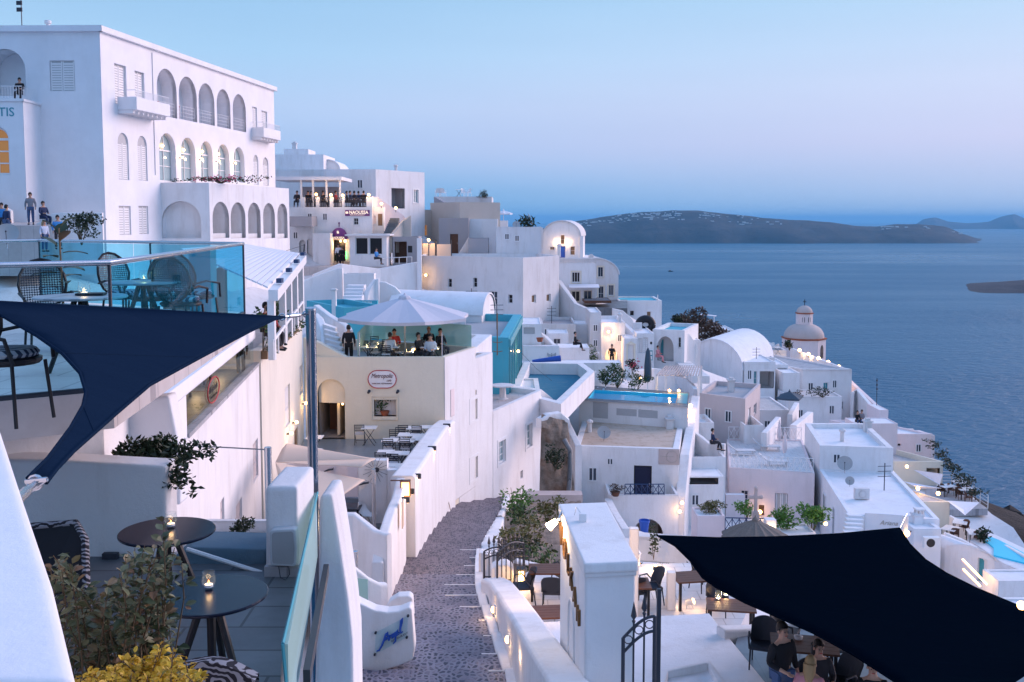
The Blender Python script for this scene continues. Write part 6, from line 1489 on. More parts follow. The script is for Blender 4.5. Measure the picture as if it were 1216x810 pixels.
def gate(label,x0,x1,ytop,ybot,Y,h,n,spear=.22,skew=0,swing=0):
 a,c=Kx(x0,Y,0),Kx(x1,Y+skew,0);zb0=K((x0+x1)/2,ybot,Y).z;H=empty('iron_gate',Vector(((a.x+c.x)/2,Y,zb0)),label,'gate');d=c-a;d.z=0
 top=lambda t:zb0+h*(.88+.12*sin(pi*t))if swing==0 else zb0+h*(.80+.20*sin(pi/2*t))
 b=B()
 for i in range(n+1):
  t=i/n;p=a+d*t;p.z=zb0;e=top(t)+(.0 if i in(0,n)else spear*.3);b.tube([p,Vector((p.x,p.y,e))],.016 if i not in(0,n)else.03,6)
 b.build('bars','iron',H)
 for off in(0,-.22):B().tube([Vector(((a+d*t).x,(a+d*t).y,top(t)+off))for t in[i/10 for i in range(11)]],.022,6).build('arched_rail','iron',H)
 b=B()
 for i in range(n):
  t=(i+.5)/n;p=a+d*t;c0=Vector((p.x,p.y,top(t)-.11));r_=min(.085,d.length/n*.4);u=d.normalized()
  b.tube([c0+u*(r_*cos(q))+Vector((0,0,r_*sin(q)))for q in[R(30*k)for k in range(13)]],.009,5,False)
 b.build('scrollwork','iron',H);b=B();b.tube([a+Vector((0,0,zb0+.12-a.z)),c+Vector((0,0,zb0+.12-c.z))],.02,6);b.build('bottom_rail','iron',H)
 b=B()
 for i in range(1,n):
  t=i/n;p=a+d*t;z=top(t)+spear*.2;b.lathe((p.x,p.y,z),[(.012,0),(.03,.05),(.012,.07),(.045,.12),(.002,.12+spear)],6)
 b.build('spear_tips','iron',H);return H
gate('left leaf of the iron garden gate with spear tips beside the path',574,604,655,690,26.7,.95,5,.2)
gate('right arched iron gate leaf standing open before the terrace tables',590,622,668,700,25.2,1.1,6,.12,.8)
gate('tall iron gate with spear tips right of the big white pillar',744.5,783,715,860,14.0,1.62,3,.22,swing=1)
b=B();p0=K(783,700,14.02);b.obox((p0.x-.03,p0.y,K(783,860,14).z),(.06,0,0),(0,.06,0),(0,0,p0.z-K(783,860,14).z));tag(b.build('gate_post','iron'),'square dark post at the right edge of the tall iron gate','post')
b=B();c=K(618,700,25.3);
for i in range(5):b.tube([c+Vector((i*.11-.22,0,-.5)),c+Vector((i*.11-.22,0,1.1))],.012,5)
for zz in(-.5,-.3,.9,1.1):b.tube([c+Vector((-.22,0,zz)),c+Vector((.22,0,zz))],.014,5)
tag(b.build('iron_lattice','iron'),'narrow iron lattice panel leaning by the lit lantern on the terrace','panel')
# ------------------------------------------------------------------ white pillar with relief letters
zt0=K(726,669.5,14.5).z
pt=[Kz(x,y,zt0)for x,y in((694,669.5),(758,666.5),(720,596),(663,598))]
H=empty('gate_pillar',Vector((pt[0].x+.4,pt[0].y+1,-10.5)),'big white gate pillar with bronze letters and a lit floodlight','pillar')
b=B();b.prism(pt,zt0-.16,zt0);cap_=b.build('cap','white',H);md=cap_.modifiers.new('soft','BEVEL');md.width=.025;md.segments=2
ctr=sum(pt,Vector())/4;ins=[ctr+(p-ctr)*.94 for p in pt];b=B();b.prism([(p.x,p.y,zt0-.158)for p in ins],-10.5);bd_=b.build('shaft','white',H);md=bd_.modifiers.new('soft','BEVEL');md.width=.03;md.segments=2
b=B();i1=[ctr+(p-ctr)*.965 for p in pt];b.prism([(p.x,p.y,zt0-.162)for p in i1],zt0-.24);b.build('moulding','white',H)
LF=Face(Vector((ins[3].x,ins[3].y,0)),Vector((ins[0].x,ins[0].y,0)),-10.5,zt0)
for k,(ch_,u_,z_)in enumerate((('V',.30,-1.02),('O',.82,-1.14),('L',1.28,-1.30),('K',1.66,-1.46),('A',2.05,-1.66),('N',2.46,-1.9))):
 text_mesh('letter',ch_,'bronze',H,LF.q(LF.L*u_/3.0,zt0+z_*.62,-.02),LF.u,(0,0,1),.55-.035*k,.05)
b=B();rn=LF.rect(675,668,690,700);b=B();pts=[(LF.L*.52+.34*cos(a),zt0-1.5+.34*sin(a))for a in[pi*i/8 for i in range(9)]]
b.tube([LF.q(pts[0][0],zt0-3.2,0)]+[LF.q(u,z,0)for u,z in pts]+[LF.q(pts[-1][0],zt0-3.2,0)],.03,6);b.build('arch_moulding','white',H)
fl=K(656.5,621,17.0);L=empty('floodlight',fl,'glaring warm floodlight on an arm at the back of the big white pillar','floodlight')
b=B();b.tube([LF.q(.25,fl.z+.12,0),fl+Vector((.1,0,.06))],.02,6);b.build('arm','steel',L)
b=B();b.tube([fl+Vector((.06,.02,.03)),fl+Vector((-.08,-.05,-.06))],[.045,.075],12);b.build('lens','floodlight',L);light(L,fl+Vector((-.05,-.18,-.12)),20,(1,.66,.33),.1);light(L,fl+Vector((-.12,.3,-.1)),800,(1,.55,.2),.1,K(638,634,34))
p=K(692,606,16.6);b=B();b.box((p.x,p.y,zt0),.12,.1,.14);b.tube([(p.x,p.y,zt0+.1),(p.x-.1,p.y+.1,zt0+.22),(p.x-.12,p.y+.3,zt0+.02)],.01,5);tag(b.build('socket_box','white_paint'),'small white box with a cable on top of the big pillar','box')
# ------------------------------------------------------------------ rock garden between path and pillar
b=B();rg=[(596,600,44),(640,592,46),(690,598,44),(690,650,32),(668,690,27.5),(628,684,28),(604,672,29.5),(588,650,33)]
nx,ny=30,24
tl,tr_,br_,bl_=K(598,592,46),K(690,592,47),K(690,690,27.6),K(600,684,28.2)
for j in range(ny):
 v=j/(ny-1)
 for i in range(nx):
  u=i/(nx-1);p=tl.lerp(tr_,u).lerp(bl_.lerp(br_,u),v);n_=noise.fractal(Vector((p.x*.6,p.y*.6,2)),1,2,5)*.55
  b.v.append(p+Vector((0,0,n_-.2)))
b.f=[(j*nx+i,(j+1)*nx+i,(j+1)*nx+i+1,j*nx+i+1)for j in range(ny-1)for i in range(nx-1)]
struct(b,'rock_slope','rock',True)
for i,(x,y,Y,h_,r_,n_,m_)in enumerate(((613,590,42,1.6,.62,420,'leaf_bright'),(616,612,39,1.2,.6,380,'leaf'),(607,640,32,.9,.5,260,'leaf_olive'),(630,632,35,1.2,.75,420,'leaf_olive'),(650,604,40,.8,.55,240,'leaf_olive'),(664,606,40,.7,.45,200,'leaf_olive'),(624,650,31,.8,.5,200,'leaf_dark'),(648,668,28.8,.65,.7,300,'leaf'))):
 p=K(x,y,Y);plant('shrub',('bright green bush at the lit upper corner of the path wall','dark green hanging bush below the bright corner bush','low olive shrub behind the iron gate','olive shrub in the middle of the rock slope','small olive tuft left of the floodlight','small olive tuft above the floodlight','dark creeping shrub on the rock above the gate','spiky low green plants at the terrace edge')[i],p-Vector((0,0,h_*.75)),h_*1.25,(r_,r_,h_*.5),n_,.17,m_,i+3,'shrub')
frontbox('stone_ledge','rough pale stone ledge behind the rock garden',624,692,588,625,47.5,.8,wall='stone_pale',roof='stone_pale',par=(.05,.0),cat='wall')
b=B();tl,tr_,br_,bl_=K(643,492,50.3),K(674,500,50.8),K(684,600,49),K(640,604,48.5)
for j in range(ny):
 v=j/(ny-1)
 for i in range(nx):
  u=i/(nx-1);p=tl.lerp(tr_,u).lerp(bl_.lerp(br_,u),v);b.v.append(p+Vector((0,-1,0))*noise.fractal(Vector((p.x*.7,p.z*.7,5)),1,2,5)*.6)
b.f=[(j*nx+i,(j+1)*nx+i,(j+1)*nx+i+1,j*nx+i+1)for j in range(ny-1)for i in range(nx-1)]
struct(b,'rock_face','rock',True)
p=K(659,560,48.9);plant('hanging_bush','dark bush hanging on the brown rock face beside the side house',p,1.3,(.55,.4,.65),420,.16,'leaf_dark',21,'bush')
b=B();b.tube([K(670,522,50),K(677,535,49.7),K(677,560,49.4),K(675,592,48.9)],.13,8);tag(b.build('drain_pipe','tile_slate',smooth=True),'grey drain pipe snaking down the brown rock face','pipe')
gwall('rim_wall','white sloping rim wall above the brown rock face',[K(640,497,50.3),K(650,491,50.6),K(664,489,51),K(676,498,51)],.5,drop=.5)
gwall('rim_wall','white wall corner below the blue floored terrace',[K(604,457,55),K(640,462,56),K(663,481,59)],.4,zb=-14)
frontbox('white_block','large plain pale wall between the turquoise building and the blue floored terrace',590,641,462,530,57,4,par=(.3,.1))
# ------------------------------------------------------------------ turquoise building
ztq=K(590,400.5,54).z
tq=house('turquoise_building','turquoise walled building with a dark sunken roof and glazed right side','building',ztq,[(500,399),(604,401),(619,373.5),(520,371)],-14,'turq','roof_grey',(.55,.45),[])
Fq=FACES['turquoise_building'][1];b=B()
u0=.15
for i in range(7):
 uu=Fq.L*(.04+.92*i/6);b.obox(Fq.q(uu,-12.5,-.002),Fq.u*.16,Fq.n*.08,(0,0,ztq+12.5-.55))
b.obox(Fq.q(.0,ztq-.5,-.002),Fq.u*Fq.L,Fq.n*.12,(0,0,.4));b.build('mullions','teal_paint',tq)
b=B();b.obox(Fq.q(.1,-12.5,-.001),Fq.u*(Fq.L-.2),Fq.n*.02,(0,0,ztq+12.5-.6));b.build('glazing','pane_teal',tq)
u,z=Fq.hit(611.5,417);L=empty('wall_lamp',Fq.q(u,z,-.2),'small lit lamp on the glazed side of the turquoise building','lamp');b=B();b.ball(Fq.q(u,z,-.2),.09,8);b.build('bulb','warm',L,smooth=True);b=B();b.obox(Fq.q(u-.03,z+.05,-.08),Fq.u*.06,Fq.n*.12,(0,0,.04));b.build('bracket','iron',L);light(L,Fq.q(u,z,-.4),10)
m_=K(590.5,419,53);b=B();b.tube([K(590.5,422,53),K(590.5,372,53)],.035,6)
for yy in(407,418):
 q=K(590.5,yy,53);b.tube([q+Vector((-.25,0,.05)),q,q+Vector((.28,0,.05))],.02,5)
tag(b.build('antenna','wood'),'thin rusty mast with hooks in front of the turquoise wall','antenna')
gwall('roof_parapet','white angled parapet between the cafe terrace and the turquoise wall',[K(545,421,46),K(575,397,50.5)],.8,drop=1.3)
gwall('roof_parapet','white low parapet facing the turquoise wall behind the cafe',[K(541,396,51),K(576,397.5,51)],.3,drop=2.2)
sb=B()
for i in range(6):
 p=K(388-1*i,415-6*i,44.5+.5*i);q=K(408-2*i,420-6*i,44.5+.5*i);sb.obox((p.x,p.y,p.z-1),q-p,(0,.55,0),(0,0,1))
tag(sb.build('garden_stair','white'),'white steps curving up left behind the standing man','stairs')
gwall('curved_wall','white curved wall with a round shoulder left of the cafe steps',[K(374,372,50),K(380,378,48.5),K(385,392,47),K(386,408,46)],.35,zb=-9)
gwall('garden_wall','white sloping wall behind the cafe steps',[K(376,362,52),K(392,374,51),K(412,386,50),K(415,392,49)],.35,zb=-9)
# ------------------------------------------------------------------ upper glass terrace on the left
zT=-1.43
A=Vector((-3.36,8.3,zT));Bp=Vector((-4.1,15.2,zT));Cp=Vector((-8.35,17.6,zT));Dp=Vector((-16,15,zT));Lp0=Vector((-9.5,3.9,zT))
b=B();b.prism([(p.x,p.y,zT)for p in(Lp0,A,Bp,Cp,Dp)],zT-.32);tag(b.build('upper_terrace','tile_pale'),kind='structure')
GR_=empty('glass_railing',A,'teal tinted glass railing with a steel handrail around the upper left terrace','railing')
h_=1.08
def glassrun(p,q,n,mat):
 for i in range(n):
  a,c=p.lerp(q,(i+.006)/n),p.lerp(q,(i+1-.006)/n);pane(a,c,zT+.03,zT+h_-.03,mat,GR_,.018)
glassrun(Lp0,A,2,'glass');glassrun(A,Bp,1,'glass_teal');glassrun(Bp,Cp,2,'glass_teal');glassrun(Cp,Cp+Vector((-.5,-.6,0)),1,'glass')
b=B();up=Vector((0,0,h_));b.tube([Lp0+up,A+up,Bp+up,Cp+up,Cp+up+Vector((-.5,-.6,0))],.026,10);b.build('handrail','steel',GR_,smooth=True)
for p in(A,Bp,Cp,Lp0.lerp(A,.5),Bp.lerp(Cp,.42)):
 b=B();b.tube([p,p+up],.016,8);b.build('post','iron',GR_)
b=B();b.obox(A+Vector((0,.02,-.01)),Bp-A,(-.05,0,0),(0,0,.05));b.obox(A+Vector((0,.02,-.01)),Lp0-A,(0,.05,0),(0,0,.05));b.build('base_channel','iron',GR_)
oc=oval_chair('black oval backed wicker chair at the near round table of the upper terrace','chairs on the upper glass terrace')
def tz(px,py,h=0):p=Kz(px,py,zT+h);return Vector((p.x,p.y,zT))
oc.location=tz(60,395,.45)
p1=Kx(58,10.6,zT);oc.location=p1;oc.rotation_euler=(0,0,R(35))
for x,Y,a,lb_ in((180,12.6,-25,'black oval backed wicker chair left of the tinted panel, behind the far table'),(216,11.8,170,'black oval backed wicker chair nearest the tinted glass, back to the viewer'),(233,12.9,150,'black oval backed wicker chair at the right corner of the tinted panel'),(150,12.9,60,'black oval backed wicker chair turned sideways behind the glass corner')):
 dup(oc,Kx(x,Y,zT),R(a),lb_)
dup(oc,Kx(10,7.0,zT),R(80),'black wicker chair half hidden by the left navy sail edge')
t1=tripod_table('round grey table with candle and menu near the glass corner','tables on the upper glass terrace',.42,.72,'tile_grey');t1.location=Kx(99,9.4,zT)
t2=dup(t1,Kx(172,11.6,zT),R(20),'round grey table with candle behind the tinted glass panel')
jar_candle(Kx(103,9.4,zT)+Vector((0,0,.725)),'lit candle jar on the near round table of the upper terrace',None,.055,.13,.5)
jar_candle(Kx(173,11.6,zT)+Vector((0,0,.725)),'lit candle jar on the far round table of the upper terrace',None,.055,.13,.5)
b=B();p=Kx(92,9.35,zT)+Vector((0,0,.725));b.obox(p,(.25,.03,0),(-.02,.16,0),(0,0,.02));tag(b.build('menu','black'),'dark menu lying on the near round table of the upper terrace','menu')
b=B();b.obox(Kx(226,14.9,zT),(.32,0,0),(0,.3,0),(0,0,1.0));tag(b.build('service_stand','teal_paint'),'dark service stand by the rear glass corner of the upper terrace','stand')
rp=Kx(75,10.9,zT);RPm=empty('rubber_plant',rp,'tall thin rubber plant with broad leaves behind the left handrail','plant')
b=B();b.tube([rp+Vector((0,0,.02)),rp+Vector((.02,0,.6)),rp+Vector((-.01,.02,1.35))],[.016,.013,.008],6);b.build('stem','wood',RPm)
b=B();rn=random.Random(8)
for i in range(22):
 hh=.2+1.15*i/21;a=i*2.4;d=Vector((cos(a),sin(a)*.6,.3+.9*(i>16))).normalized();s=d.cross(Vector((0,0,1))).normalized();L=.30;c0=rp+Vector((0,0,hh));
 pts=[]
 for t,w in((.12,.01),(.35,.055),(.6,.07),(.85,.045),(1,.004)):
  c1=c0+d*L*t-Vector((0,0,L*.35*t*t));pts+=[c1-s*w,c1+Vector((0,0,-.012)),c1+s*w]
 b.add(pts,[(q*3+e,q*3+e+1,q*3+e+4,q*3+e+3)for q in range(4)for e in(0,1)])
b.build('leaves','leaf_grey',RPm,smooth=True)
pot(rp,.16,.26,'tile_slate',RPm)
# ------------------------------------------------------------------ walls under the upper terrace
b=B();b.prism([(p.x,p.y,zT-.33)for p in(Lp0+Vector((.3,1.6,0)),A+Vector((-.8,1.7,0)),A+Vector((-1.4,4.5,0)),Vector((-12,12,0)))],-5);tag(b.build('retaining_wall','white'),'white base wall below the near corner of the upper glass terrace','wall')
Rn,Rf=Vector((-6.4,17.4,0)),Vector((-7.95,31.0,0))
zb0=-3.28;zlow=-4.5
low=house('balcony_restaurant','white restaurant below the glass terrace with an open glazed balcony','restaurant',zlow,[Vector((-12.5,16.2,0)),Rn,Rf,Vector((-14,31,0))],-12,'white','tile_slate',(.25,.12),
 [(1,'panel',262,590,266,625,dict(mat='mauve',d=.12,panels=1)),(1,'panel',281,590,287,640,dict(mat='mauve',d=.12,panels=1)),(1,'panel',301,520,306,575,dict(mat='mauve',d=.12,panels=1)),(1,'panel',320,486,325,530,dict(mat='mauve',d=.12,panels=1))])
FLo=FACES['balcony_restaurant'][1]
b=B();b.obox(FLo.q(-.2,zb0-.32,.0),FLo.u*(FLo.L*.97),-FLo.n*5.0,(0,0,.32));b.build('roof_beam','white_clean',low)
b=B();u0,_=FLo.hit(208,500);u1,_=FLo.hit(223,500);b.obox(FLo.q(u0,zlow,.02),FLo.u*(u1-u0),-FLo.n*.35,(0,0,zb0-.32-zlow));b.build('post','white_clean',low)
b=B();b.obox(FLo.q(-.2,zlow,.02),FLo.u*(u0-.5),-FLo.n*.3,(0,0,zb0-.32-zlow));b.build('side_wall','white_clean',low)
b=B();b.obox(FLo.q(0,zlow+.0,4.5),FLo.u*FLo.L,-FLo.n*.2,(0,0,1));b.build('inner_wall','wood_dark',low)
pane(FLo.q(u1+.1,0,.12),FLo.q(FLo.L*.98,0,.12),zlow+.02,zlow+.78,'glass',low);
b=B();b.obox(FLo.q(u1,zlow-.02,-.03),FLo.u*(FLo.L-u1),-FLo.n*.2,(0,0,.09));b.build('sill','tile_grey',low)
sg2=empty('oval_sign',FLo.q(FLo.L*.46,zlow+.4,.1),'oval red rimmed sign on the balcony glass, seen reversed','sign')
um=FLo.hit(258,455)[0];b=B();b.tube([FLo.q(um+.75*cos(t),zlow+.42+.3*sin(t),.09)for t in[R(15*i)for i in range(25)]],.018,5,False);b.build('rim','red',sg2)
text_mesh('lettering','Metropolis','black',sg2,FLo.q(um,zlow+.40,.09),-FLo.u,(0,0,1),.22,.006,.3,.004,fit=1.1)
text_mesh('lettering','RESTAURANT','black',sg2,FLo.q(um,zlow+.25,.09),-FLo.u,(0,0,1),.08,.006,fit=.9)
for i,(x,Y)in enumerate(((234,24),(255,26.5),(280,29.5))):
 p=Kx(x,Y,zlow+.3);p.z=zb0-.75;p.x-=.5;L=empty('pendant_lamp',p,('nearest','middle','farthest')[i]+' glowing glass pendant inside the glazed balcony restaurant','lamp');b=B();b.ball(p,.10,8);b.build('bulb','warm',L,smooth=True);b=B();b.tube([p,p+Vector((0,0,.43))],.01,4);b.build('cord','iron',L);light(L,p-Vector((0,0,.15)),8)
person(Kx(300,30.0,zlow-.2)+Vector((-.35,0,0)),R(200),'dark clad man standing at the far end of the glazed balcony','stand','cloth_black','cloth_black',h=1.3)
wtab=wood_table('dark table inside the glazed balcony restaurant','tables in the balcony restaurant',.9,.7);wtab.location=Kx(228,22.5,zlow)+Vector((-1.0,0,.0));wtab.location.z=zlow-.11
for x,Y in((250,25.5),(272,28)):q=Kx(x,Y,zlow)+Vector((-1,0,0));q.z=zlow-.11;dup(wtab,q)
zcr=K(345,408,33).z
cre=house('cream_wing','cream side wing with slit windows and lit wall lamps behind the tall steel pole','house',zcr,[Vector((-12,31.2,0)),Rf+Vector((.02,.15,0)),Vector((-8.9,42,0)),Vector((-12,42,0))],-12.5,'cream_pale','tile_pale',(.3,.2),
 [(1,'panel',339,455,344,510,dict(mat='white_worn',d=.12,panels=1)),(1,'panel',356,430,361,470,dict(mat='white_worn',d=.12,panels=1)),(1,'panel',350,505,354,545,dict(mat='wood',d=.12,panels=1))])
Fcr=FACES['cream_wing'][1]
for i,(x,y)in enumerate(((358.5,479),(347,501.5),(340.5,514.5))):
 wall_lamp(Fcr,x,y,('right','middle','left')[i]+' lit cup lamp on the cream side wing',10,.16,.07)
pl_=B();a,c=Fcr.q(.05,zcr,-.2),Fcr.q(Fcr.L*.75,zcr,-.2);pl_.obox(a-Vector((0,0,.28)),c-a,Fcr.n*-.35,(0,0,.26));PB=pl_.build('planter','wood',loc=a);tag(PB,'weathered wooden planter box with trailing green along the cream wing top','planter')
b=B();rn=random.Random(2)
for i in range(12):leaf_cloud(b,a.lerp(c,i/11)+Vector((.15,0,.05)),(.2,.4,.12),26,.12,rn,clumps=3)
b.build('foliage','leaf',PB)
g0,g1,g2,g3=K(319,343,29),K(356,302,41),K(288,290.5,43),K(215,297,31)
zpr=[g0,g1,g2,g3]
PG=empty('louvred_pergola',Vector((g0.x,g0.y,zcr)),'white pergola with a pale striped sliding roof and gutter above the cream wing','pergola')
b=B();n=16
for i in range(n):
 t0,t1_=i/n,(i+.86)/n;a,c,d,e=g3.lerp(g0,t0),g3.lerp(g0,t1_),g2.lerp(g1,t1_),g2.lerp(g1,t0);dz=Vector((0,0,.05))
 b.add([a,c,d,e,a+dz,c+dz,d+dz,e+dz],[(3,2,1,0),(4,5,6,7),(0,1,5,4),(1,2,6,5),(2,3,7,6),(3,0,4,7)])
b.build('striped_roof','canvas_white',PG)
b=B();d_=(g1-g0);b.obox(g0+Vector((.0,-.05,-.35)),d_,(.28,0,0),(0,0,.32));b.build('gutter','white_paint',PG)
for i in range(4):
 b=B();p=g0.lerp(g1,.1+.27*i)+Vector((.1,0,.03));b.obox(p,(.16,0,0),(0,.3,0),(0,0,.14));b.build('motor_bracket','iron_blue',PG)
b=B()
for i,t in enumerate((.01,.3,.5,.72,.97)):
 p=g0.lerp(g1,t)+Vector((.06,0,-.35));b=B();b.box((p.x,p.y,zcr),.2,.2,p.z-zcr);b.build('post','white_paint',PG)
b=B();s0,s1=g0+Vector((.1,0,0)),g1+Vector((.1,0,0));s0.z=s1.z=zcr+.02;
b.tube([s0+Vector((0,0,.55)),s1+Vector((0,0,.75))],.06,6);
for i in range(9):
 p=s0.lerp(s1,i/8);b.tube([p,p+Vector((0,0,.6))],.03,5)
b.build('railing','white_paint',PG)
b=B();b.obox(g0+Vector((-3.2,.3,-2.6)),g1-g0,(.1,0,0),(0,0,2.2));b.build('rear_panel','wood_dark',PG)
for i,t in enumerate((.14,.42,.62,.86)):
 p=s0.lerp(s1,t)+Vector((-.5,0,0));plant('potted_shrub',('first','second','third','fourth')[i]+' leafy shrub from the left inside the striped roof pergola',p,1.3,(.4,.4,.5),160,.16,'leaf',30+i,'plant')
person(s0.lerp(s1,.2)+Vector((-.35,0,0)),R(60),'guest in a red top seated inside the pergola window','sit','cloth_red','cloth_dark')
person(s0.lerp(s1,.3)+Vector((-.6,0,0)),R(80),'second guest in red sitting deeper inside the pergola','sit','cloth_red','cloth_dark')
# ------------------------------------------------------------------ terrace with black round tables
zF=-3.17
b=B();b.prism([Kz(x,y,zF)for x,y in((20,660),(355,660),(352,700),(334,790),(330,870),(-60,870))],zF-.4);tag(b.build('near_terrace','tile_slate'),kind='structure')
def pw(name,label,tops,th,mat='white',cat='wall',zb=zF-.3):return gwall(name,label,tops,th,zb=zb,mat=mat,cat=cat,r=.05)
pxprism('terrace_wall','white wall behind the round black tables with a rounded top edge',[(-30,545),(60,546),(197,553.5),(198.5,668),(-30,668)],9.2,.32,'white','wall')
pxprism('terrace_wall','taller white wall above the leafy planter below the glass terrace',[(-40,472),(138,478),(200,470),(214,540),(214,600),(-40,600)],11.5,.3,'white_clean','wall')
p=K(180,552,9.9);plant('planter_bush','dark glossy bush spilling over the white wall end',p-Vector((0,0,.35)),.62,(.36,.3,.2),1700,.075,'leaf_dark',11,'bush',flowers=None,clumps=22)
b=B();leaf_cloud(b,K(208,562,9.3),(.13,.12,.24),160,.075,random.Random(4));H=b.build('trailing_plant','leaf_dark');tag(H,'dark trailing leaves hanging over the right end of the white wall','plant')
pxprism('slate_bench','blue grey sloping slate block in front of the topiary trough',[(205,662),(224,650),(318,653),(318,690),(205,690)],9.0,.5,'blue_grey','bench')
b=B();b.tube([K(222,652,8.95),K(316,682,8.8)],.02,6);tag(b.build('wedge_edge','white_paint'),'pale diagonal edge strip across the blue grey slate block','edging')
TR=empty('planter_trough',K(270,655,9.8),'white trough planter behind the slate block','planter');a=K(213,642,10.0);c=K(320,642,10.0)
b=B();b.obox((a.x,9.7,a.z-.25),(c.x-a.x,0,0),(0,.08,0),(0,0,.3));b.obox((a.x,10.5,a.z-.25),(c.x-a.x,0,0),(0,.08,0),(0,0,.3));b.obox((a.x,9.79,a.z-.25),(c.x-a.x,0,0),(0,.70,0),(0,0,.18));b.build('trough','white',TR)
tp=K(288,652,10.1);T=empty('topiary',tp,'small round topiary tree growing in the white trough','topiary');b=B();b.tube([tp,tp+Vector((0,0,.16))],.012,6);b.build('trunk','stem',T);b=B();leaf_cloud(b,tp+Vector((0,0,.22)),(.12,.12,.10),420,.04,random.Random(6),clumps=10);b.build('crown','leaf_dark',T)
SBk=pxprism('speaker_pillar','white pillar block carrying an outdoor speaker, right of the topiary',[(315.5,692),(315.5,578),(353,578),(354.5,692)],8.7,.75,'white','pillar')
b=B();a,c=K(316,692,8.68),K(354,692,8.68);b.obox((a.x-.01,8.66,zF),(c.x-a.x+.02,0,0),(0,.8,0),(0,0,.09));tag(b.build('skirting','tile_grey'),'grey skirting at the foot of the white speaker pillar','skirting')
sp0=K(336,651,8.6);SPk=empty('outdoor_speaker',K(336,674,8.65),'rounded pale outdoor speaker on the white pillar','speaker')
b=B();pr=[(-.105,-.16),(.095,-.17),(.115,-.15),(.125,.0),(.115,.16),(.095,.175),(-.095,.165),(-.115,.145),(-.12,0),(-.115,-.14)]
f=[sp0+Vector((x,0,z))for x,z in pr];b.add(f+[p+Vector((0,.11,0))for p in f],[tuple(range(10)),tuple(range(10,20))[::-1]]+[((i+1)%10,i,10+i,10+(i+1)%10)for i in range(10)]);o=b.build('cabinet','speaker_white',SPk);m=o.modifiers.new('soft','BEVEL');m.width=.025;m.segments=3
b=B();f=[sp0+Vector((x*.82,-.004,z*.86))for x,z in pr];b.add(f,[tuple(range(10))]);b.build('grille','dish',SPk)
b=B();b.tube([K(331,673,8.62),K(333,686,8.55),K(339,689,8.5),K(344,682,8.55),K(343,674,8.62)],.004,5);b.build('cable','iron',SPk)
pt_,pb_=K(369,366,10.0),K(372.5,640,10.0);b=B();b.tube([Vector((pb_.x,pb_.y,-6)),pt_],.052,20);POL=b.build('steel_pole','pole_steel',smooth=True);tag(POL,'tall polished steel pole holding the tip of the navy sail','pole')
b=B();b.lathe(pt_,[(.056,-.02),(.056,0),(.03,.012)],16);b.build('cap','steel',POL)
def shackle(name,label,p,q):
 b=B();d=(q-p);b.tube([p,p+d*.3],.012,8);b.tube([p+d*.28,p+d*.72],.022,8);b.tube([p+d*.7,q],.012,8)
 c=p+d*.02;
 for e in(p,q):b.tube([e+Vector((.03*cos(t),0,.03*sin(t)))for t in[R(30*i)for i in range(13)]],.008,6,False)
 o=b.build(name,'steel',smooth=True);return tag(o,label,'turnbuckle')
tipR=K(337,376.5,9.6)
shackle('turnbuckle','steel turnbuckle joining the navy sail tip to the tall pole',K(335,376.5,9.6),pt_+Vector((-.05,0,-.06)))
q0,q1=K(318,531,13.5),K(319.5,600,13.5);b=B();b.tube([q1-Vector((0,0,1)),q0],.05,14);tag(b.build('steel_post','steel',smooth=True),'short steel post with a cable left of the tall pole','post')
b=B();b.tube([K(224,529,14),K(316,534,13.5)],.010,5);tag(b.build('cable','steel'),'taut dark cable running to the short steel post','cable')
LPs=[(-160,350),(0,374),(44,399),(74,420),(95,443),(102,466),(98.7,482),(84,508),(58,543),(33,568)]
RPs=[(338,376.5),(325,380),(296,394),(237,425),(178,457),(138,491),(112,514),(88,535),(68,556),(55,573)]
plane=(K(45,571,4.3),K(338,376.5,9.6),K(-160,356,6.2))
navy_s,onp=sheet('shade_sail','large navy triangular sail stretched across the left foreground',LPs,RPs,plane,'sail_navy',.008,hem=.011)
shackle('turnbuckle','steel turnbuckle fixing the lower navy sail corner to the white parapet',K(42,573,4.3),K(2,612,3.55))
b=B();c=K(44,572,4.29);b.tube([c+Vector((-.05,0,0)),c+Vector((.045,0,.01))],.012,8);b.tube([c+Vector((-.05,0,0)),c+Vector((-.02,0,-.04)),c+Vector((.045,0,.01))],.007,6);tag(b.build('corner_ring','steel',smooth=True),'steel ring at the lower corner of the navy sail','ring')
b=B();b.prism([Vector((q.x,q.y,-1.0))for q in(Kz(92,812,-1),Kz(62,690,-1),Kz(24,580,-1),Kz(0,508,-1),Kz(-40,470,-1),Kz(-300,470,-1),Kz(-700,812,-1))][::1],zF-.4);o=b.build('near_parapet','white_clean');tag(o,'broad white parapet top filling the lower left corner','parapet');m=o.modifiers.new('soft','BEVEL');m.width=.025;m.segments=3;m.limit_method='ANGLE';m.angle_limit=R(50)
n1=tripod_table('nearer round black table with a lit candle jar','black tables on the near terrace',.37);p=Kz(250,705,zF+.73);n1.location=(p.x,p.y,zF)
p=Kz(198.5,630,zF+.73);n2=dup(n1,(p.x,p.y,zF),R(40),'farther round black table against the white wall')
p=Kz(248,699,zF+.73);jar_candle((p.x,p.y,zF+.731),'lit candle jar on the nearer round black table',None,.046,.115,.25)
p=Kz(203,626,zF+.73);jar_candle((p.x,p.y,zF+.731),'lit candle jar on the farther round black table',None,.05,.12,.25)
LC=empty('lounge_chair',K(70,730,7.0),'black high backed lounge chair with a patterned rim behind the bush','chair')
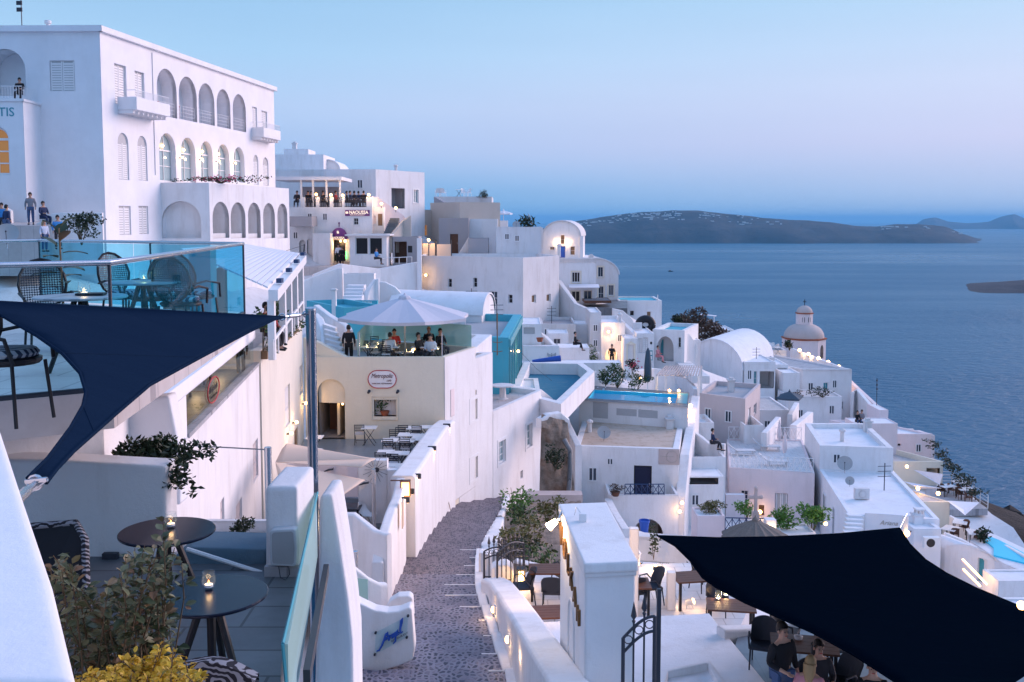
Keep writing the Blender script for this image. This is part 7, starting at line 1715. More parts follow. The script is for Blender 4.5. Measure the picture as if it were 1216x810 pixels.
bk=[K(36,625,7.6),K(90,621,7.5),K(101,640,7.3),K(104,740,6.9),K(36,740,7.0)];b=B();b.add(bk+[p+Vector((-.02,.12,0))for p in bk],[(0,4,3,2,1),(5,6,7,8,9)]+[(i,(i+1)%5,5+(i+1)%5,5+i)for i in range(5)]);o=b.build('backrest','cloth_black',LC);m=o.modifiers.new('soft','BEVEL');m.width=.03;m.segments=3
b=B();b.tube([bk[0],bk[1],bk[2],bk[3]],.028,8);b.build('rim','pattern_fabric',LC)
b=B();s=K(40,742,7.0);b.obox((s.x-.2,6.3,zF+.38),(.62,0,0),(0,.7,0),(0,0,.1));b.build('seat','cloth_black',LC)
for x in(0,.5):
 for y in(6.35,6.9):b=B();b.tube([(s.x-.12+x,y,zF),(s.x-.12+x,y,zF+.38)],.02,6);b.build('leg','black',LC)
CU=empty('patterned_chair',K(255,812,5.6),'dark chair back with a white swirl pattern at the bottom edge','chair');a=K(203,796,5.7);c=K(303,808,5.5)
b=B();n=10
P=[a.lerp(c,i/(n-1))+Vector((0,.03*sin(pi*i/(n-1)),.06*sin(pi*i/(n-1))))for i in range(n)]
b.add([p for p in P]+[p-Vector((0,.04,.38))for p in P]+[p+Vector((0,.09,0))for p in P]+[p+Vector((0,.05,-.38))for p in P],[(i,i+1,n+i+1,n+i)for i in range(n-1)]+[(2*n+i+1,2*n+i,3*n+i,3*n+i+1)for i in range(n-1)]+[(i+1,i,2*n+i,2*n+i+1)for i in range(n-1)]);b.build('backrest','pattern_fabric',CU,smooth=True)
b=B();b.obox(a+Vector((0,-.55,-.42)),(c-a),(0,.6,0),(0,0,.1));b.build('seat','pattern_fabric',CU)
for x in(.1,.9):
 for y in(-.5,0):b=B();q=a.lerp(c,x)+Vector((0,y,-.42));b.tube([q,Vector((q.x,q.y,zF))],.018,6);b.build('leg','black',CU)
wl=K(133,664,9.17);L=empty('wall_light',wl,'small square lit light low on the white terrace wall','wall light');b=B();b.obox(wl+Vector((-.07,-.06,-.05)),(.14,0,0),(0,.06,0),(0,0,.12));b.build('housing','iron',L);b=B();b.obox(wl+Vector((-.055,-.063,-.04)),(.11,0,0),(0,.01,0),(0,0,.05));b.build('lens','warm',L);light(L,wl+Vector((0,-.2,-.08)),5)
def big_leafbush(name,label,px0,px1,py_top,py_base,Y,n_st,mat,seed,size,cat='bush',lean=.12,dens=16,prof=None):
 rng=random.Random(seed);H=empty(name,K((px0+px1)/2,py_base,Y),label,cat);sb,lb=B(),B()
 for s_ in range(n_st):
  t=(s_+rng.uniform(-.3,.3))/max(1,n_st-1);x=px0+(px1-px0)*t;base=K((px0+px1)/2+(x-(px0+px1)/2)*.55,py_base,Y+rng.uniform(-.25,.25))
  hh=py_top+30*abs(t-.62)if not prof else[pa+(pc-pa)*(x-xa)/(xc-xa)for(xa,pa),(xc,pc)in zip(prof,prof[1:])if xa<=min(max(x,prof[0][0]),prof[-1][0])<=xc][0]
  top=K(x+rng.uniform(-8,8),hh+abs(rng.gauss(0,20)),Y+rng.uniform(-.35,.35));mid=base.lerp(top,.5)+Vector((rng.uniform(-lean,lean),rng.uniform(-lean,lean),0));P=[base,base.lerp(mid,.6),mid,mid.lerp(top,.55)+Vector((rng.uniform(-.03,.03),)*3),top]
  sb.tube(P,[.007,.006,.0045,.0035,.002],5)
  for i in range(dens):
   q=min(.999,.15+.85*((i+rng.random())/dens)**.75);k=min(3,int(q*4));f=q*4-k;c=P[k].lerp(P[k+1],f)
   for _ in range(2):
    a=rng.uniform(0,6.28);d=Vector((cos(a),sin(a),rng.uniform(-.4,1.3))).normalized();side=d.cross(Vector((rng.uniform(-.8,.8),rng.uniform(-.8,.8),1))).normalized();nrm=side.cross(d);L=size*rng.uniform(.6,1.25);o_=c+d*.012;w=L*.31
    cup=rng.uniform(.02,.16)*L;dr=rng.uniform(0,.3)*L
    V=[o_,o_+d*L*.35+side*w+nrm*cup,o_+d*L*.35,o_+d*L*.35-side*w+nrm*cup,o_+d*L*.72+side*w*.8+nrm*cup-Vector((0,0,dr*.5)),o_+d*L*.72-Vector((0,0,dr*.5)),o_+d*L*.72-side*w*.8+nrm*cup-Vector((0,0,dr*.5)),o_+d*L-Vector((0,0,dr))]
    lb.add(V,[(0,2,1),(0,3,2),(1,2,5,4),(2,3,6,5),(4,5,7),(5,6,7)])
 sb.build('stems','stem',H);lb.build('leaves',mat,H);return H
PR=[(50,640),(70,655),(95,690),(125,690),(150,665),(178,640),(192,618),(205,630),(216,650)]
big_leafbush('foreground_bush','leafy grey green bush with thin twigs in the lower left foreground',55,215,640,905,4.6,34,'leaf_grey',5,.054,dens=22,prof=PR)
big_leafbush('foreground_bush','second denser clump of the grey green bush behind the yellow leaves',85,210,690,905,4.9,20,'leaf_grey',9,.054,dens=22)
big_leafbush('yellow_bush','golden yellow leafed shrub at the bottom edge in the left foreground',95,240,765,890,4.0,70,'leaf_yellow',12,.030,dens=34,lean=.06,prof=[(95,806),(118,790),(140,792),(165,776),(178,784),(192,764),(203,768),(215,788),(240,800)])
GP=empty('glass_partition',K(350,780,7),'frameless green edged glass partition beside the near terrace','glass screen')
ga,gb=Vector((-1.40,6.03,0)),Vector((-1.90,9.5,0));pane(ga,gb,zF-.1,K(334,765,6.03).z,'glass_green',GP,.02)
b=B();b.tube([K(334,765,6.03)+Vector((.01,0,.004)),Vector((gb.x+.01,gb.y,K(334,765,6.03).z+.004))],.011,4);b.tube([K(334,765,6.03)+Vector((.01,-.002,0)),Vector((ga.x+.01,ga.y-.002,zF-.1))],.011,4);b.build('edge','teal_paint',GP)
b=B();b.obox(K(360,812,6.7),K(384.5,682,9.3)-K(360,812,6.7),(.05,0,0),(0,0,.10));b.build('base_rail','iron',GP)
pxprism('wall_end','tall white wall end with a slanting right edge beside the glass partition',[(379,598),(381,588),(394,587),(397,604),(403,640),(409,680),(414,712),(419,760),(421,870),(372,870),(378,690)],9.6,.6,'white','wall')
b=B();b.obox(K(352,870,8.2),K(384,690,10)-K(352,870,8.2),(.35,0,0),(0,0,-.3));
# ------------------------------------------------------------------ right terrace with the black sail
zR=-9.6;zQ=-8.6
b=B();b.prism([Kz(x,y,zR)for x,y in((600,720),(700,745),(875,752),(900,700),(850,668),(640,672),(606,690))],zR-.5);tag(b.build('dining_terrace','tile_white'),kind='structure')
zq=zQ
b=B();b.prism([Kz(x,y,zq)for x,y in((850,850),(1330,850),(1250,742),(880,742))],zq-.5);tag(b.build('lower_terrace','tile_blue'),kind='structure')
zC=K(760,740,20.7).z
b=B();b.prism([Kz(x,y,zC)for x,y in((905,806),(842,728.5),(642,739),(700,850),(760,850),(925,830))][::-1],-11);o=b.build('flat_roof','roof_white');tag(o,'pale blue white flat roof slab right of the big pillar','roof block');
gwall('roof_kerb','low white kerb frame on the flat roof at the bottom',[Kz(782,822,zC+.14),Kz(790,796,zC+.14),Kz(842,786,zC+.14),Kz(858,812,zC+.14)],.14,zb=zC-.05,r=.02)
TWt=K(935,733,20.6)
gwall('terrace_wall','low white wall behind the two guests under the black sail',[K(856,745,20.0),K(893,744,20.3),K(936,736.5,20.6),K(1010,730,21)],.3,zb=-10)
gwall('terrace_wall','low white wall along the far side of the dining terrace',[K(757,683,27.2),K(790,684,27.2),K(830,690,27),K(880,700,26.5)],.3,zb=zR-.3)
gwall('terrace_wall','low white wall with plants behind the near dining tables',[K(612,664,28.3),K(640,671,28.0),K(668,680,27.5)],.3,zb=zR-.3)
xrailing('terrace_railing','dark crossed iron railing below the dark arch',K(757,661,29.5),K(812,665,29.3),.42,5,'iron',.02)
gwall('terrace_wall','white plinth wall carrying the crossed iron railing',[K(748,662,29.6),K(830,668,29.2)],.3,zb=zR)
for i,(x,y0,y1,Y)in enumerate(((753,627,740,22.6),(797,679,732,24.0))):
 p,q=K(x,y0,Y),K(x,y1,Y);b=B();b.box((p.x,p.y,zR),.2,.2,p.z-zR);tag(b.build('white_post','white'),('tall white post right behind the big pillar','short square white post on the dining terrace')[i],'post')
for i,(x,y,Y)in enumerate(((791,712,24.2),(815,716,23.8))):
 p=Kz(x,y,zR+.15);L=empty('floor_lamp',(p.x,p.y,zR),('left','right')[i]+' white ground spotlight beside the short white post','spotlight');b=B();b.tube([p,p+Vector((.16,-.08,.08))],[.06,.08],10);b.build('head','white_paint',L);b=B();b.tube([(p.x,p.y,zR),p],.02,6);b.build('spike','white_paint',L)
 b=B();b.tube([p+Vector((.162,-.081,.081)),p+Vector((.168,-.084,.084))],.065,10);b.build('lens','warm',L);light(L,p+Vector((.25,-.12,.12)),3)
lw=K(757.5,662,23);L=empty('wall_lantern',lw,'white framed lantern hanging at the tall white post','lantern');b=B();b.lathe(lw,[(.05,-.12),(.08,.1),(.02,.18)],6);b.build('shade','white_paint',L);b=B();b.ball(lw-Vector((0,0,.14)),.05,8);b.build('bulb','warm',L);light(L,lw-Vector((0,.1,.25)),8)
wt=wood_table('brown wooden dining table beside the lit ground lantern','tables on the dining terrace',1.1,.75)
dc_=dining_chair('black armchair facing the brown table by the iron gate','chairs on the dining terrace')
def rz_(px,py,h=0):p=Kz(px,py,zR+h);return(p.x,p.y,zR)
wt.location=rz_(654,675,.75);dc_.location=rz_(622,716);dc_.rotation_euler=(0,0,R(-80))
for x,y,a,lb_ in((656,722,175,'black armchair in front of the brown table left of the pillar'),(669,700,-60,'black armchair partly hidden by the left side of the pillar'),(751,723,200,'black chair close behind the big pillar on its right'),(773,716,-75,'tall dark armchair by the lit low wall right of the pillar'),(852,728,160,'dark chair beneath the edge of the black sail'),(834,700,30,'dark chair at the table under the black sail corner')):
 dup(dc_,rz_(x,y),R(a),lb_)
dup(wt,rz_(649,726,.75),R(5),'reddish table corner seen over the flat roof left of the pillar');dup(wt,rz_(745,692,.75),0,'brown table glimpsed behind the right side of the pillar');dup(wt,rz_(868,718,.75),R(-8),'brown wooden table at the edge of the black sail');dup(wt,rz_(825,684,.75),R(10),'dark table with lit candle under the black sail corner')
for i,(x,y,h)in enumerate(((862,708,.75),(853,712,.75))):
 p=rz_(x,y,h);jar_candle(Vector((p[0],p[1],zR+.76)),('taller','shorter')[i]+' lit candle glass on the table under the black sail',None,.08,.2,3)
gl_=K(619,704,25.5);L=empty('ground_lantern',(gl_.x,gl_.y,zR),'bright square lantern glowing on the terrace floor by the iron gate','lantern');b=B();b.box((gl_.x,gl_.y,zR),.22,.22,.04);b.box((gl_.x,gl_.y,zR+.46),.24,.24,.05)
for sx in(-.1,.1):
 for sy in(-.1,.1):b.box((gl_.x+sx,gl_.y+sy,zR+.04),.025,.025,.42)
b.build('frame','iron',L);b=B();b.box((gl_.x,gl_.y,zR+.05),.13,.13,.38);b.build('candle','warm',L);light(L,(gl_.x,gl_.y-.25,zR+.3),9)
p=K(778,694,26.8);L=empty('wall_glow_lamp',(p.x,p.y,zR),'hidden floor lamp washing the low terrace wall with warm light','lamp');b=B();b.tube([(p.x,p.y,zR),(p.x,p.y,zR+.1)],.06,8);b.build('housing','iron',L);b=B();b.tube([(p.x,p.y,zR+.1),(p.x,p.y,zR+.11)],.05,8);b.build('lens','warm',L);light(L,(p.x,p.y,zR+.3),14)
cyp=K(776,672,27.6);plant('small_cypress','thin dark cypress standing behind the lit armchair',Vector((cyp.x,cyp.y,zR)),1.0,(.13,.13,.45),160,.1,'leaf_dark',41,'tree')
for i,x in enumerate((762,787,806,826)):
 p=K(x,678,28);plant('planter_shrub',('first','second','third','fourth')[i]+' low dark shrub from the left behind the low terrace wall',Vector((p.x,p.y,p.z-.4)),.55,(.35,.25,.22),130,.13,'leaf_dark',50+i,'shrub')
person(Kz(927,862,zq),R(25),'man in a black shirt and jeans standing under the black sail','stand_hand','cloth_black','denim',fingers=True,h=1.78)
person(Kz(966,846,zq)+Vector((0,-.2,0)),R(8),'long haired woman in a dark patterned top seated beside the standing man','sit','cloth_dark','denim',fingers=True,long_hair=True)
person(Kz(952,868,zq)+Vector((0,-.3,0)),R(150),'blond guest in a pink top seated low in front of the standing man','sit_lean','cloth_pink','cloth_dark','hair_blond',fingers=True,long_hair=True)
person(Kz(1034,880,zq),R(-15),'dark haired guest whose head shows at the bottom edge below the sail','sit','cloth_black','cloth_dark',fingers=True)
lw_=wood_table('brown table with an ashtray behind the two guests under the sail','tables on the lower terrace',1.2,.8);p=Kz(955,764,zq+.75);lw_.location=(p.x,p.y,zq);lw_.rotation_euler=(0,0,R(-12))
q=Kz(948,758,zq+.76);b=B();b.lathe((q.x,q.y,zq+.752),[(.07,0),(.085,.05),(.07,.06),(.05,.02)],14);tag(b.build('ashtray','canvas_white'),'small pale round ashtray on the brown table','ashtray')
lc=dup(dc_,Kz(906,792,zq),R(-20),'black wicker chair beside the standing man under the sail','chairs on the lower terrace')
for x,y,a,lb_ in((932,775,60,'second black wicker chair behind the standing man'),(966,850,5,'chair under the seated long haired woman'),(1000,838,-60,'chair with a pale back edge right of the seated woman'),(985,795,20,'dark chair leg peeking out below the sail edge')):
 dup(lc,Kz(x,y,zq),R(a),lb_)
LR=[(780,636),(801.5,648.4),(819.4,666),(834,686),(851.7,698.6),(885,716),(923,732.7),(966,752),(1013,777.5),(1060,808),(1130,860)]
RRt=[(784,636.3),(852,638.7),(923,637.6),(995,634),(1068.6,627),(1081,646.6),(1099,664.5),(1124,680.7),(1160,698.6),(1216,722),(1300,748)]
pb3=(K(780,636,19.4),K(1068.6,627,21.5),K(1130,860,12.2))
sheet('shade_sail','huge black sail spread over the right foreground terrace',LR,RRt,pb3,'sail_black',.01,hem=.015)
sa=K(1068.6,627,21.5);b=B();b.tube([sa,sa+Vector((.35,.5,.18))],.01,5);tag(b.build('sail_cable','steel'),'short cable at the upper corner of the black sail','cable')
for i,(x,y,Y)in enumerate(((1077,633.5,22.5),(1213,719,15))):
 p=K(x,y,Y);L=empty('wall_lamp',p,('lit lamp just above the top corner of the black sail','lit lamp beyond the right edge of the black sail')[i],'lamp');b=B();b.ball(p,.07,8);b.build('bulb','warm',L,smooth=True);b=B();b.tube([p,p+Vector((.12,.05,.04))],.015,5);b.build('bracket','iron',L);light(L,p-Vector((.0,.25,-.1)),1)
spole=K(1075,612,22.6);b=B();b.tube([(spole.x,spole.y,-12),spole],.07,10);tag(b.build('sail_post','white_paint'),'white post behind the upper corner of the black sail','post')
# ------------------------------------------------------------------ people, plants and small things across the town
def ground_person(px,py,Y,rz,label,pose='stand',shirt='cloth_dark',legs='cloth_dark',**k):return person(K(px,py,Y),R(rz),label,pose,shirt,legs,**k)
ground_person(37,267,55,20,'man in a pale patterned shirt and shorts standing on the hotel stairs','stand','cloth_grey','denim')
ground_person(52,269,55.3,60,'man in a dark jacket sitting with folded arms on the stair parapet','sit','cloth_navy','cloth_navy')
ground_person(3,280,54,0,'partly hidden person in blue at the far left on the hotel stairs','stand','cloth_blue','cloth_dark')
ground_person(9,283,53,150,'dark haired man in a navy jacket behind the satellite dish','stand','cloth_navy','denim')
ground_person(53.5,299,52.5,60,'blond woman in a pale blue top walking below the stair parapet','stand','cloth_light','denim',hair='hair_blond',h=1.62,long_hair=True)
ground_person(69.5,296,52,40,'man in a bright blue jacket below the stair parapet','stand','cloth_blue','cloth_dark')
ground_person(24,121,59,10,'dark clad person seated behind the railing of the hotel entrance balcony','sit','cloth_black','cloth_dark')
ground_person(447,314,84.2,70,'man in a light blue shirt sitting on the street wall below the tavern','sit','cloth_blue','cloth_dark')
ground_person(402,314,86.8,0,'waiter in black standing inside the lit tavern doorway','stand','cloth_white','cloth_black')
ground_person(406,315,86.5,20,'second dark clad person by the lit tavern doorway','stand','cloth_black','cloth_black',h=1.6)
for i,(x,c)in enumerate(((353,'cloth_dark'),(366,'cloth_black'),(370,'cloth_grey'),(384,'cloth_black'),(399,'cloth_red'),(412,'cloth_black'),(416,'cloth_navy'),(421,'cloth_dark'),(426,'cloth_navy'),(432,'cloth_black'))):
 person(Kx(x,91.3+.5*(i%3),zn-.02),R(20*i),'dark dressed guest at the tavern railing, number %s from the left'%('one','two','three','four','five','six','seven','eight','nine','ten')[i],'sit',c,'cloth_dark',group='guests on the tavern terrace',h=1.9)
for i,(x,y)in enumerate(((375.5,231),(393,231.5),(407,232),(438,231.5))):
 p=K(x,y,89.9);L=empty('terrace_lamp',K(x,y+1.5,89.9),('first','second','third','fourth')[i]+' lit lamp from the left on the tavern railing pillars','lamp','lamps on the tavern railing');b=B();b.ball(p,.13,8);b.build('bulb','warm',L);b=B();b.tube([K(x,y+3,89.9),p],.04,5);b.build('stem','iron',L);light(L,p-Vector((0,.25,0)),18)
ground_person(726.5,434.5,81,0,'black robed figure standing in the bright arched doorway','stand','cloth_black','cloth_black')
ground_person(781,430,82.5,60,'person in a pink top sitting before the arched recess','sit','cloth_pink','cloth_pink')
ground_person(683,416,74,80,'dark silhouette sitting on the pinkish deck wall','sit','cloth_black','cloth_black')
ground_person(1018,507,82.5,30,'dark haired person sitting left in the couple on the pink wall','sit','cloth_black','cloth_dark');ground_person(1023,506,82.5,-40,'person in grey sitting right in the couple on the pink wall','sit','cloth_grey','denim')
ground_person(946,527,74,90,'person in blue on the small scroll terrace','sit','cloth_navy','cloth_dark')if 0 else ground_person(846,535,61.2,90,'person in a dark blue top on the s-curved wall terrace','sit','cloth_navy','cloth_dark')
for x,y,Y,r,rz,lb_ in((9,296,30,.34,20,'grey satellite dish at the left edge below the hotel stairs'),(717,524,58.5,.40,0,'large satellite dish on the stained flat roof'),(655,428,71.2,.33,0,'satellite dish on the pale wall beside the blue pool cover'),(1003,562,60,.46,-20,'larger satellite dish on the broad white roof'),(1009,578,57,.26,-20,'smaller satellite dish on the broad white roof'),(613,273,99,.38,0,'satellite dish at the skyline beside the agaves')):dish(K(x,y,Y),r,lb_,R(rz))
for(nm,lb_,x,y,Y,h,r,n,s,m,fl)in(
 ('pine_bush','dark broad bush in front of the hotel stair parapet',97,291,50,1.55,(1.05,.6,.55),420,.2,'leaf_dark',None),
 ('flower_bed','red flowering bed on the roof terrace of the hotel wing',262,217.5,69,.5,(2.6,.5,.22),240,.2,'leaf_dark',('petal_pink',130)),
 ('roof_bush','small dark bush on the roof of the big pale box house',575,235,115.5,.7,(.75,.5,.35),160,.2,'leaf_dark',None),
 ('agave','spiky agave plants on the skyline beside the rounded gable',628,270,100,.95,(1.0,.4,.5),60,.7,'leaf_dark',None),
 ('pool_bush','big leafy bush with white blossoms behind the rooftop pool',733,461,66.5,1.5,(.95,.5,.6),420,.2,'leaf',('petal_white',60)),
 ('pool_bush','leafy bush left behind the rooftop pool with white blossoms',719,459,66.8,1.1,(.5,.4,.5),200,.18,'leaf_dark',('petal_white',40)),
 ('pool_bush','leafy bush at the right of the closed grey parasol',757,463,66.2,1.0,(.7,.5,.45),260,.18,'leaf',('petal_white',18)),
 ('red_flower_bush','red flowering shrub behind the pool bushes',751,444,69,1.0,(.5,.4,.4),160,.18,'leaf_dark',('petal_pink',70)),
 ('white_flower_bush','pale flowering bush left of the bright arched doorway',704,437,76,1.3,(.75,.4,.6),240,.2,'leaf',('petal_white',70)),
 ('dark_thicket','dark brown thicket behind the plunge pool house',829,404,120,3.2,(2.0,1.5,1.5),900,.4,'leaf_brown',None),
 ('dark_thicket','second dark brown thicket falling towards the barrel vault',851,412,116,2.6,(2.1,1.5,1.3),900,.4,'leaf_brown',None),
 ('dark_thicket','dark green brown thicket top against the sea',812,392,124,2.0,(1.6,1.2,.9),500,.4,'leaf_dark',None),
 ('green_shrub','bright green shrub in the white planter before the pink house',931,634,50,1.4,(.75,.5,.6),360,.22,'leaf_bright',None),
 ('green_shrub','taller bright green shrub beside the lit lamp at the pink house corner',964,634,50,1.75,(.8,.5,.75),420,.22,'leaf_bright',None),
 ('green_shrub','small green shrub behind the stone cross',886,621,50,1.2,(.5,.4,.5),180,.2,'leaf_bright',None),
 ('olive_shrub','olive green clipped shrub in the pink white planter',843,614,50,.8,(.75,.45,.38),380,.15,'leaf_olive',None),
 ('brown_shrub','brownish ball shrub in a pot on the balcony corner',731,589,54.2,.62,(.36,.3,.26),160,.12,'leaf_brown',None),
 ('terrace_palm','small dark palm left of the domed church',937,416,117,1.2,(.5,.4,.55),90,.4,'leaf_dark',None),
 ('reed_plant','small green plant on the round pool terrace',1167,641,63,.8,(.45,.3,.4),90,.3,'leaf_dark',None),
 ('potted_plants','terracotta potted greenery on the pale terrace below the square house',945,473,91.5,.7,(.6,.3,.3),110,.18,'leaf_brown',None),
 ('potted_plants','round dark shrub pair by the teal door of the square house',977,472,91.5,.9,(1.2,.3,.4),200,.2,'leaf_dark',None)):
 plant(nm,lb_,K(x,y,Y),h,r,int(n*1.9),s*.85,m,len(lb_),'plant',flowers=fl,asp=.28 if nm=='agave' else.5)
rng_=random.Random(77)
for i in range(7):
 x=1108+i*8;y=528+i*8.4;p=K(x,y,82-i*1.6);plant('cliff_shrub','dark shrub clinging to the cliff edge right of the seaside houses',p-Vector((0,0,.6)),rng_.uniform(.5,1.0),(rng_.uniform(.5,.8),.7,.32),170,.2,'leaf_dark',100+i,'shrub','shrubs on the cliff edge',stem=False)
b=B();
for j in range(14):
 for i in range(14):
  u,v=i/13,j/13;p=K(1128+u*150,612+50*v+36*u-24*sin(3.14*u)*(1-v),78-9*v);n_=noise.fractal(Vector((p.x*.3,p.z*.4,3)),1,2,5);b.v.append(p+Vector((0,-1.5*n_,2.6*n_)))
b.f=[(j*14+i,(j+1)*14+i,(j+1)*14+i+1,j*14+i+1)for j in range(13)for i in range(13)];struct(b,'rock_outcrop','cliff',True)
p=K(937,491,77);parasol('parasol','dark grey square parasol open on the white terrace block',p,K(937,465,77).z,1.25,.42,4,'canvas_grey',a0=R(20))
p=K(598,271,110);parasol('parasol','small white parasol on the skyline left of the rounded gable',p,K(598,250,110).z,1.0,.3,8,'canvas_white')
p=K(769,463,66.4);parasol('parasol','closed tall grey parasol behind the rooftop pool',p,K(769,413,66.4).z,.27,.55,6,'canvas_grey',closed=True)
for i,(x,y,Y)in enumerate(((925,528,68),(931.5,543,64.5))):
 p=K(x,y,Y);parasol('parasol',('farther','nearer')[i]+' closed pale pink parasol on the lounger terrace',p,p.z+1.7,.16,.3,6,'pink',closed=True)
p=K(896,660,45);TH=parasol('thatched_parasol','round grey thatched parasol behind the edge of the black sail',p,K(896,617,45).z,1.55,.75,14,'thatch','wood',valance=.1)
b=B();c=K(897,617,46.5);b.box(c,.3,.3,.4);b.box(c+Vector((0,0,.4)),.13,.12,1.1);b.obox(c+Vector((-.26,-.058,1.02)),(.52,0,0),(0,.116,0),(0,0,.14))
for dx,dz in((-.27,1.09),(.27,1.09),(0,1.52)):b.ball(c+Vector((dx,0,dz)),.1,8)
tag(b.build('stone_cross','stone_pale'),'pale stone cross with rounded ends standing behind the thatched parasol','cross')
lgm=empty('sun_lounger',(0,0,0),'left pale sun lounger on the tiled roof of the pink house','sun lounger','loungers on the pink house');b=B();b.obox((-.95,-.32,.28),(1.3,0,0),(0,.64,0),(0,0,.06));b.build('seat','white_worn',lgm);b=B();b.obox((-.95,-.32,.30),(-.55,0,.42),(0,.64,0),(.03,0,.05));b.build('backrest','white_worn',lgm)
for sx in(-.85,.25):
 for sy in(-.26,.26):b=B();b.box((sx,sy,0),.05,.05,.28);b.build('leg','white_worn',lgm)
q=Kz(890,540,zk-.05);lgm.location=q;dup(lgm,Kz(920,535,zk-.05),R(-6),'right rear pale sun lounger on the tiled roof of the pink house');dup(lgm,Kz(929,553,zk-.05),R(-8),'front sun lounger on the tiled roof of the pink house')
PGo=empty('pergola',K(812,465,68),'weathered slatted pergola on white posts behind the rooftop pool','pergola');zz=K(812,441,70).z;zg_=K(812,465,68).z
a,c,d,e=Kx(779,68,zz),Kx(829,68,zz),Kx(832,72.5,zz),Kx(790,72.5,zz);b=B()
for i in range(16):
 t=i/15;u=a.lerp(c,t);v=e.lerp(d,t);b.obox(u,v-u,(.09,0,0),(0,0,.05))
b.build('slats','stone_pale',PGo)
for q in(a,c,d,e):b=B();b.box((q.x+.05,q.y,zg_-1),.14,.14,zz-zg_+1);b.build('post','white_paint',PGo)
for i,(x,y)in enumerate(((760,449),(795,464),(806,464))):
 p=K(x,y,67);L=empty('garden_lamp',p-Vector((0,0,.1)),('left','middle','right')[i]+' small warm garden lamp behind the rooftop pool','lamp');b=B();b.ball(p,.1,8);b.build('bulb','warm',L);b=B();b.tube([p-Vector((0,0,.3)),p],.03,5);b.build('stem','iron',L);light(L,p+Vector((0,-.2,.2)),14)
for i,(x,y,Y)in enumerate(((820,482,65),(818.5,488,64),(819,494,63.2),(810,597,54.8),(807,607.5,54.2),(980.5,622,49),(915.5,629,47),(902.5,608,61),(1077,554,77),(1090,580,68),(1114,586,66))):
 p=K(x,y,Y);L=empty('lamp',p-Vector((0,0,.1)),('upper','middle','lower')[i]+' lit lamp in the row down the wall right of the pool' if i<3 else('upper lit lamp beside the balcony block','lower lit lamp beside the balcony block','lit lamp at the right corner of the pink house','lit lamp on the white planter post by the thatched parasol','flame lamp in the dark niche of the pink house','lit lamp on the cream restaurant wall','left lit lamp under the pale cliff sails','right lit lamp under the pale cliff sails')[i-3],'lamp')
 b=B();b.ball(p,.1 if Y<60 else.14,8);b.build('bulb','warm',L);b=B();b.tube([p,p+Vector((.0,.2,.0))],.02,5);b.build('bracket','iron',L);light(L,p-Vector((0,.25,-.05)),8 if Y<60 else(1.5 if i<3 else 7))
frontbox('planter_wall','pinkish white planter block under the olive shrub',828,861,613,638,49,1.6,wall='pink',par=(.1,.1),cat='planter');frontbox('planter_wall','low white planter under the bright green shrubs',928,969,633,650,49,1.6,par=(.1,.1),cat='planter');frontbox('lamp_post_pier','square white pier right of the thatched parasol',910,922,618,645,47,.5,par=(.05,0),cat='pier')
xrailing('blue_railing','blue crossed railing behind the thatched parasol',K(861,630,48.5),K(911,631,48.3),.6,6,'iron_blue')
for i,(x,y,m_,lb_)in enumerate(((765,634,'blue','tall bright blue vase in the dark arch'),(797,656,'blue','blue square planter behind the crossed railing'),(731,589,'wood_dark','dark pot with the brownish shrub on the balcony corner'),(641,406,'terracotta','terracotta pot on the sloping wall below the dark roofed house'))):pot(K(x,y,(52,30,54.2,71)[i]),(.28,.25,.25,.25)[i],(.75,.4,.25,.3)[i],m_,None,lb_)
for lb_,pts in(('upper pale triangular sail above the cream restaurant terrace',((1085,558,74),(1120,563,70),(1116,576,70))),('long pale sail across the cream restaurant terrace',((1073,572,72),(1118,580,68),(1085,577,68))),('lower pale sail hanging below the cliff deck',((1125,595,66),(1163,597,66),(1146,612,62)))):
 P_=[K(*q)for q in pts];m_=sum(P_,Vector())/3-Vector((0,0,.25));b=B();b.add(P_+[m_],[(0,1,3),(1,2,3),(2,0,3)]);o=b.build('shade_sail','canvas_white');md=o.modifiers.new('thickness','SOLIDIFY');md.thickness=.02;tag(o,lb_,'shade sail')
tt=wood_table('small white table with chairs on the cliff deck','tables on the cliff terraces',1.2,.9);tt.location=Kz(1147,592,zdk)
for ch_ in tt.children:
 if ch_.name.startswith('tabletop'):ch_.data.materials[0]=MATS['white_paint']
for x,y,z in((1124,588,zdk),(1141,583,zdk)):dup(tt,Kz(x,y,z),R(20))
tch=dining_chair('dark chair at the tables of the cliff deck','chairs on the cliff terraces','wood_dark');tch.location=Kz(1140,593,zdk)
for x,y in((1153,593),(1119,589),(1130,588),(1136,584),(1146,584),(1150,597)):dup(tch,Kz(x,y,zdk),R(x*37))
wch=dining_chair('tiny white chair on a distant roof terrace','white chairs on the distant terraces','white_paint');wch.location=K(905,417,119)
for x,y,Y in((910,418,119),(916,417,120),(921,418,119),(926,419,120),(855,407,130),(863,407,131),(871,408,131),(880,409,131),(889,410,131),(520,234,117),(526,234,117),(551,234,119),(556,234,119)):dup(wch,K(x,y,Y),R(x*53),sc=1.15)
twb=cafe_table('small pale table among chairs on a distant roof terrace','pale tables on distant terraces');twb.location=K(913,420,118)
for x,y,Y in((923,421,118),(859,409,129),(876,410,130),(885,411,130),(893,411,130),(545,234,118)):dup(twb,K(x,y,Y),sc=1.2)
cpy=empty('canopy',K(844,392,138),'pale flat canopy on a thin post far behind the dark thicket','canopy');b=B();b.tube([K(848,392,138),K(848,376,138)],.06,6);b.build('post','white_paint',cpy);b=B();p=K(831,374,138);b.obox(p,K(850,376,136)-p,(.5,2,-.1),(0,0,.07));b.build('roof','canvas_white',cpy)
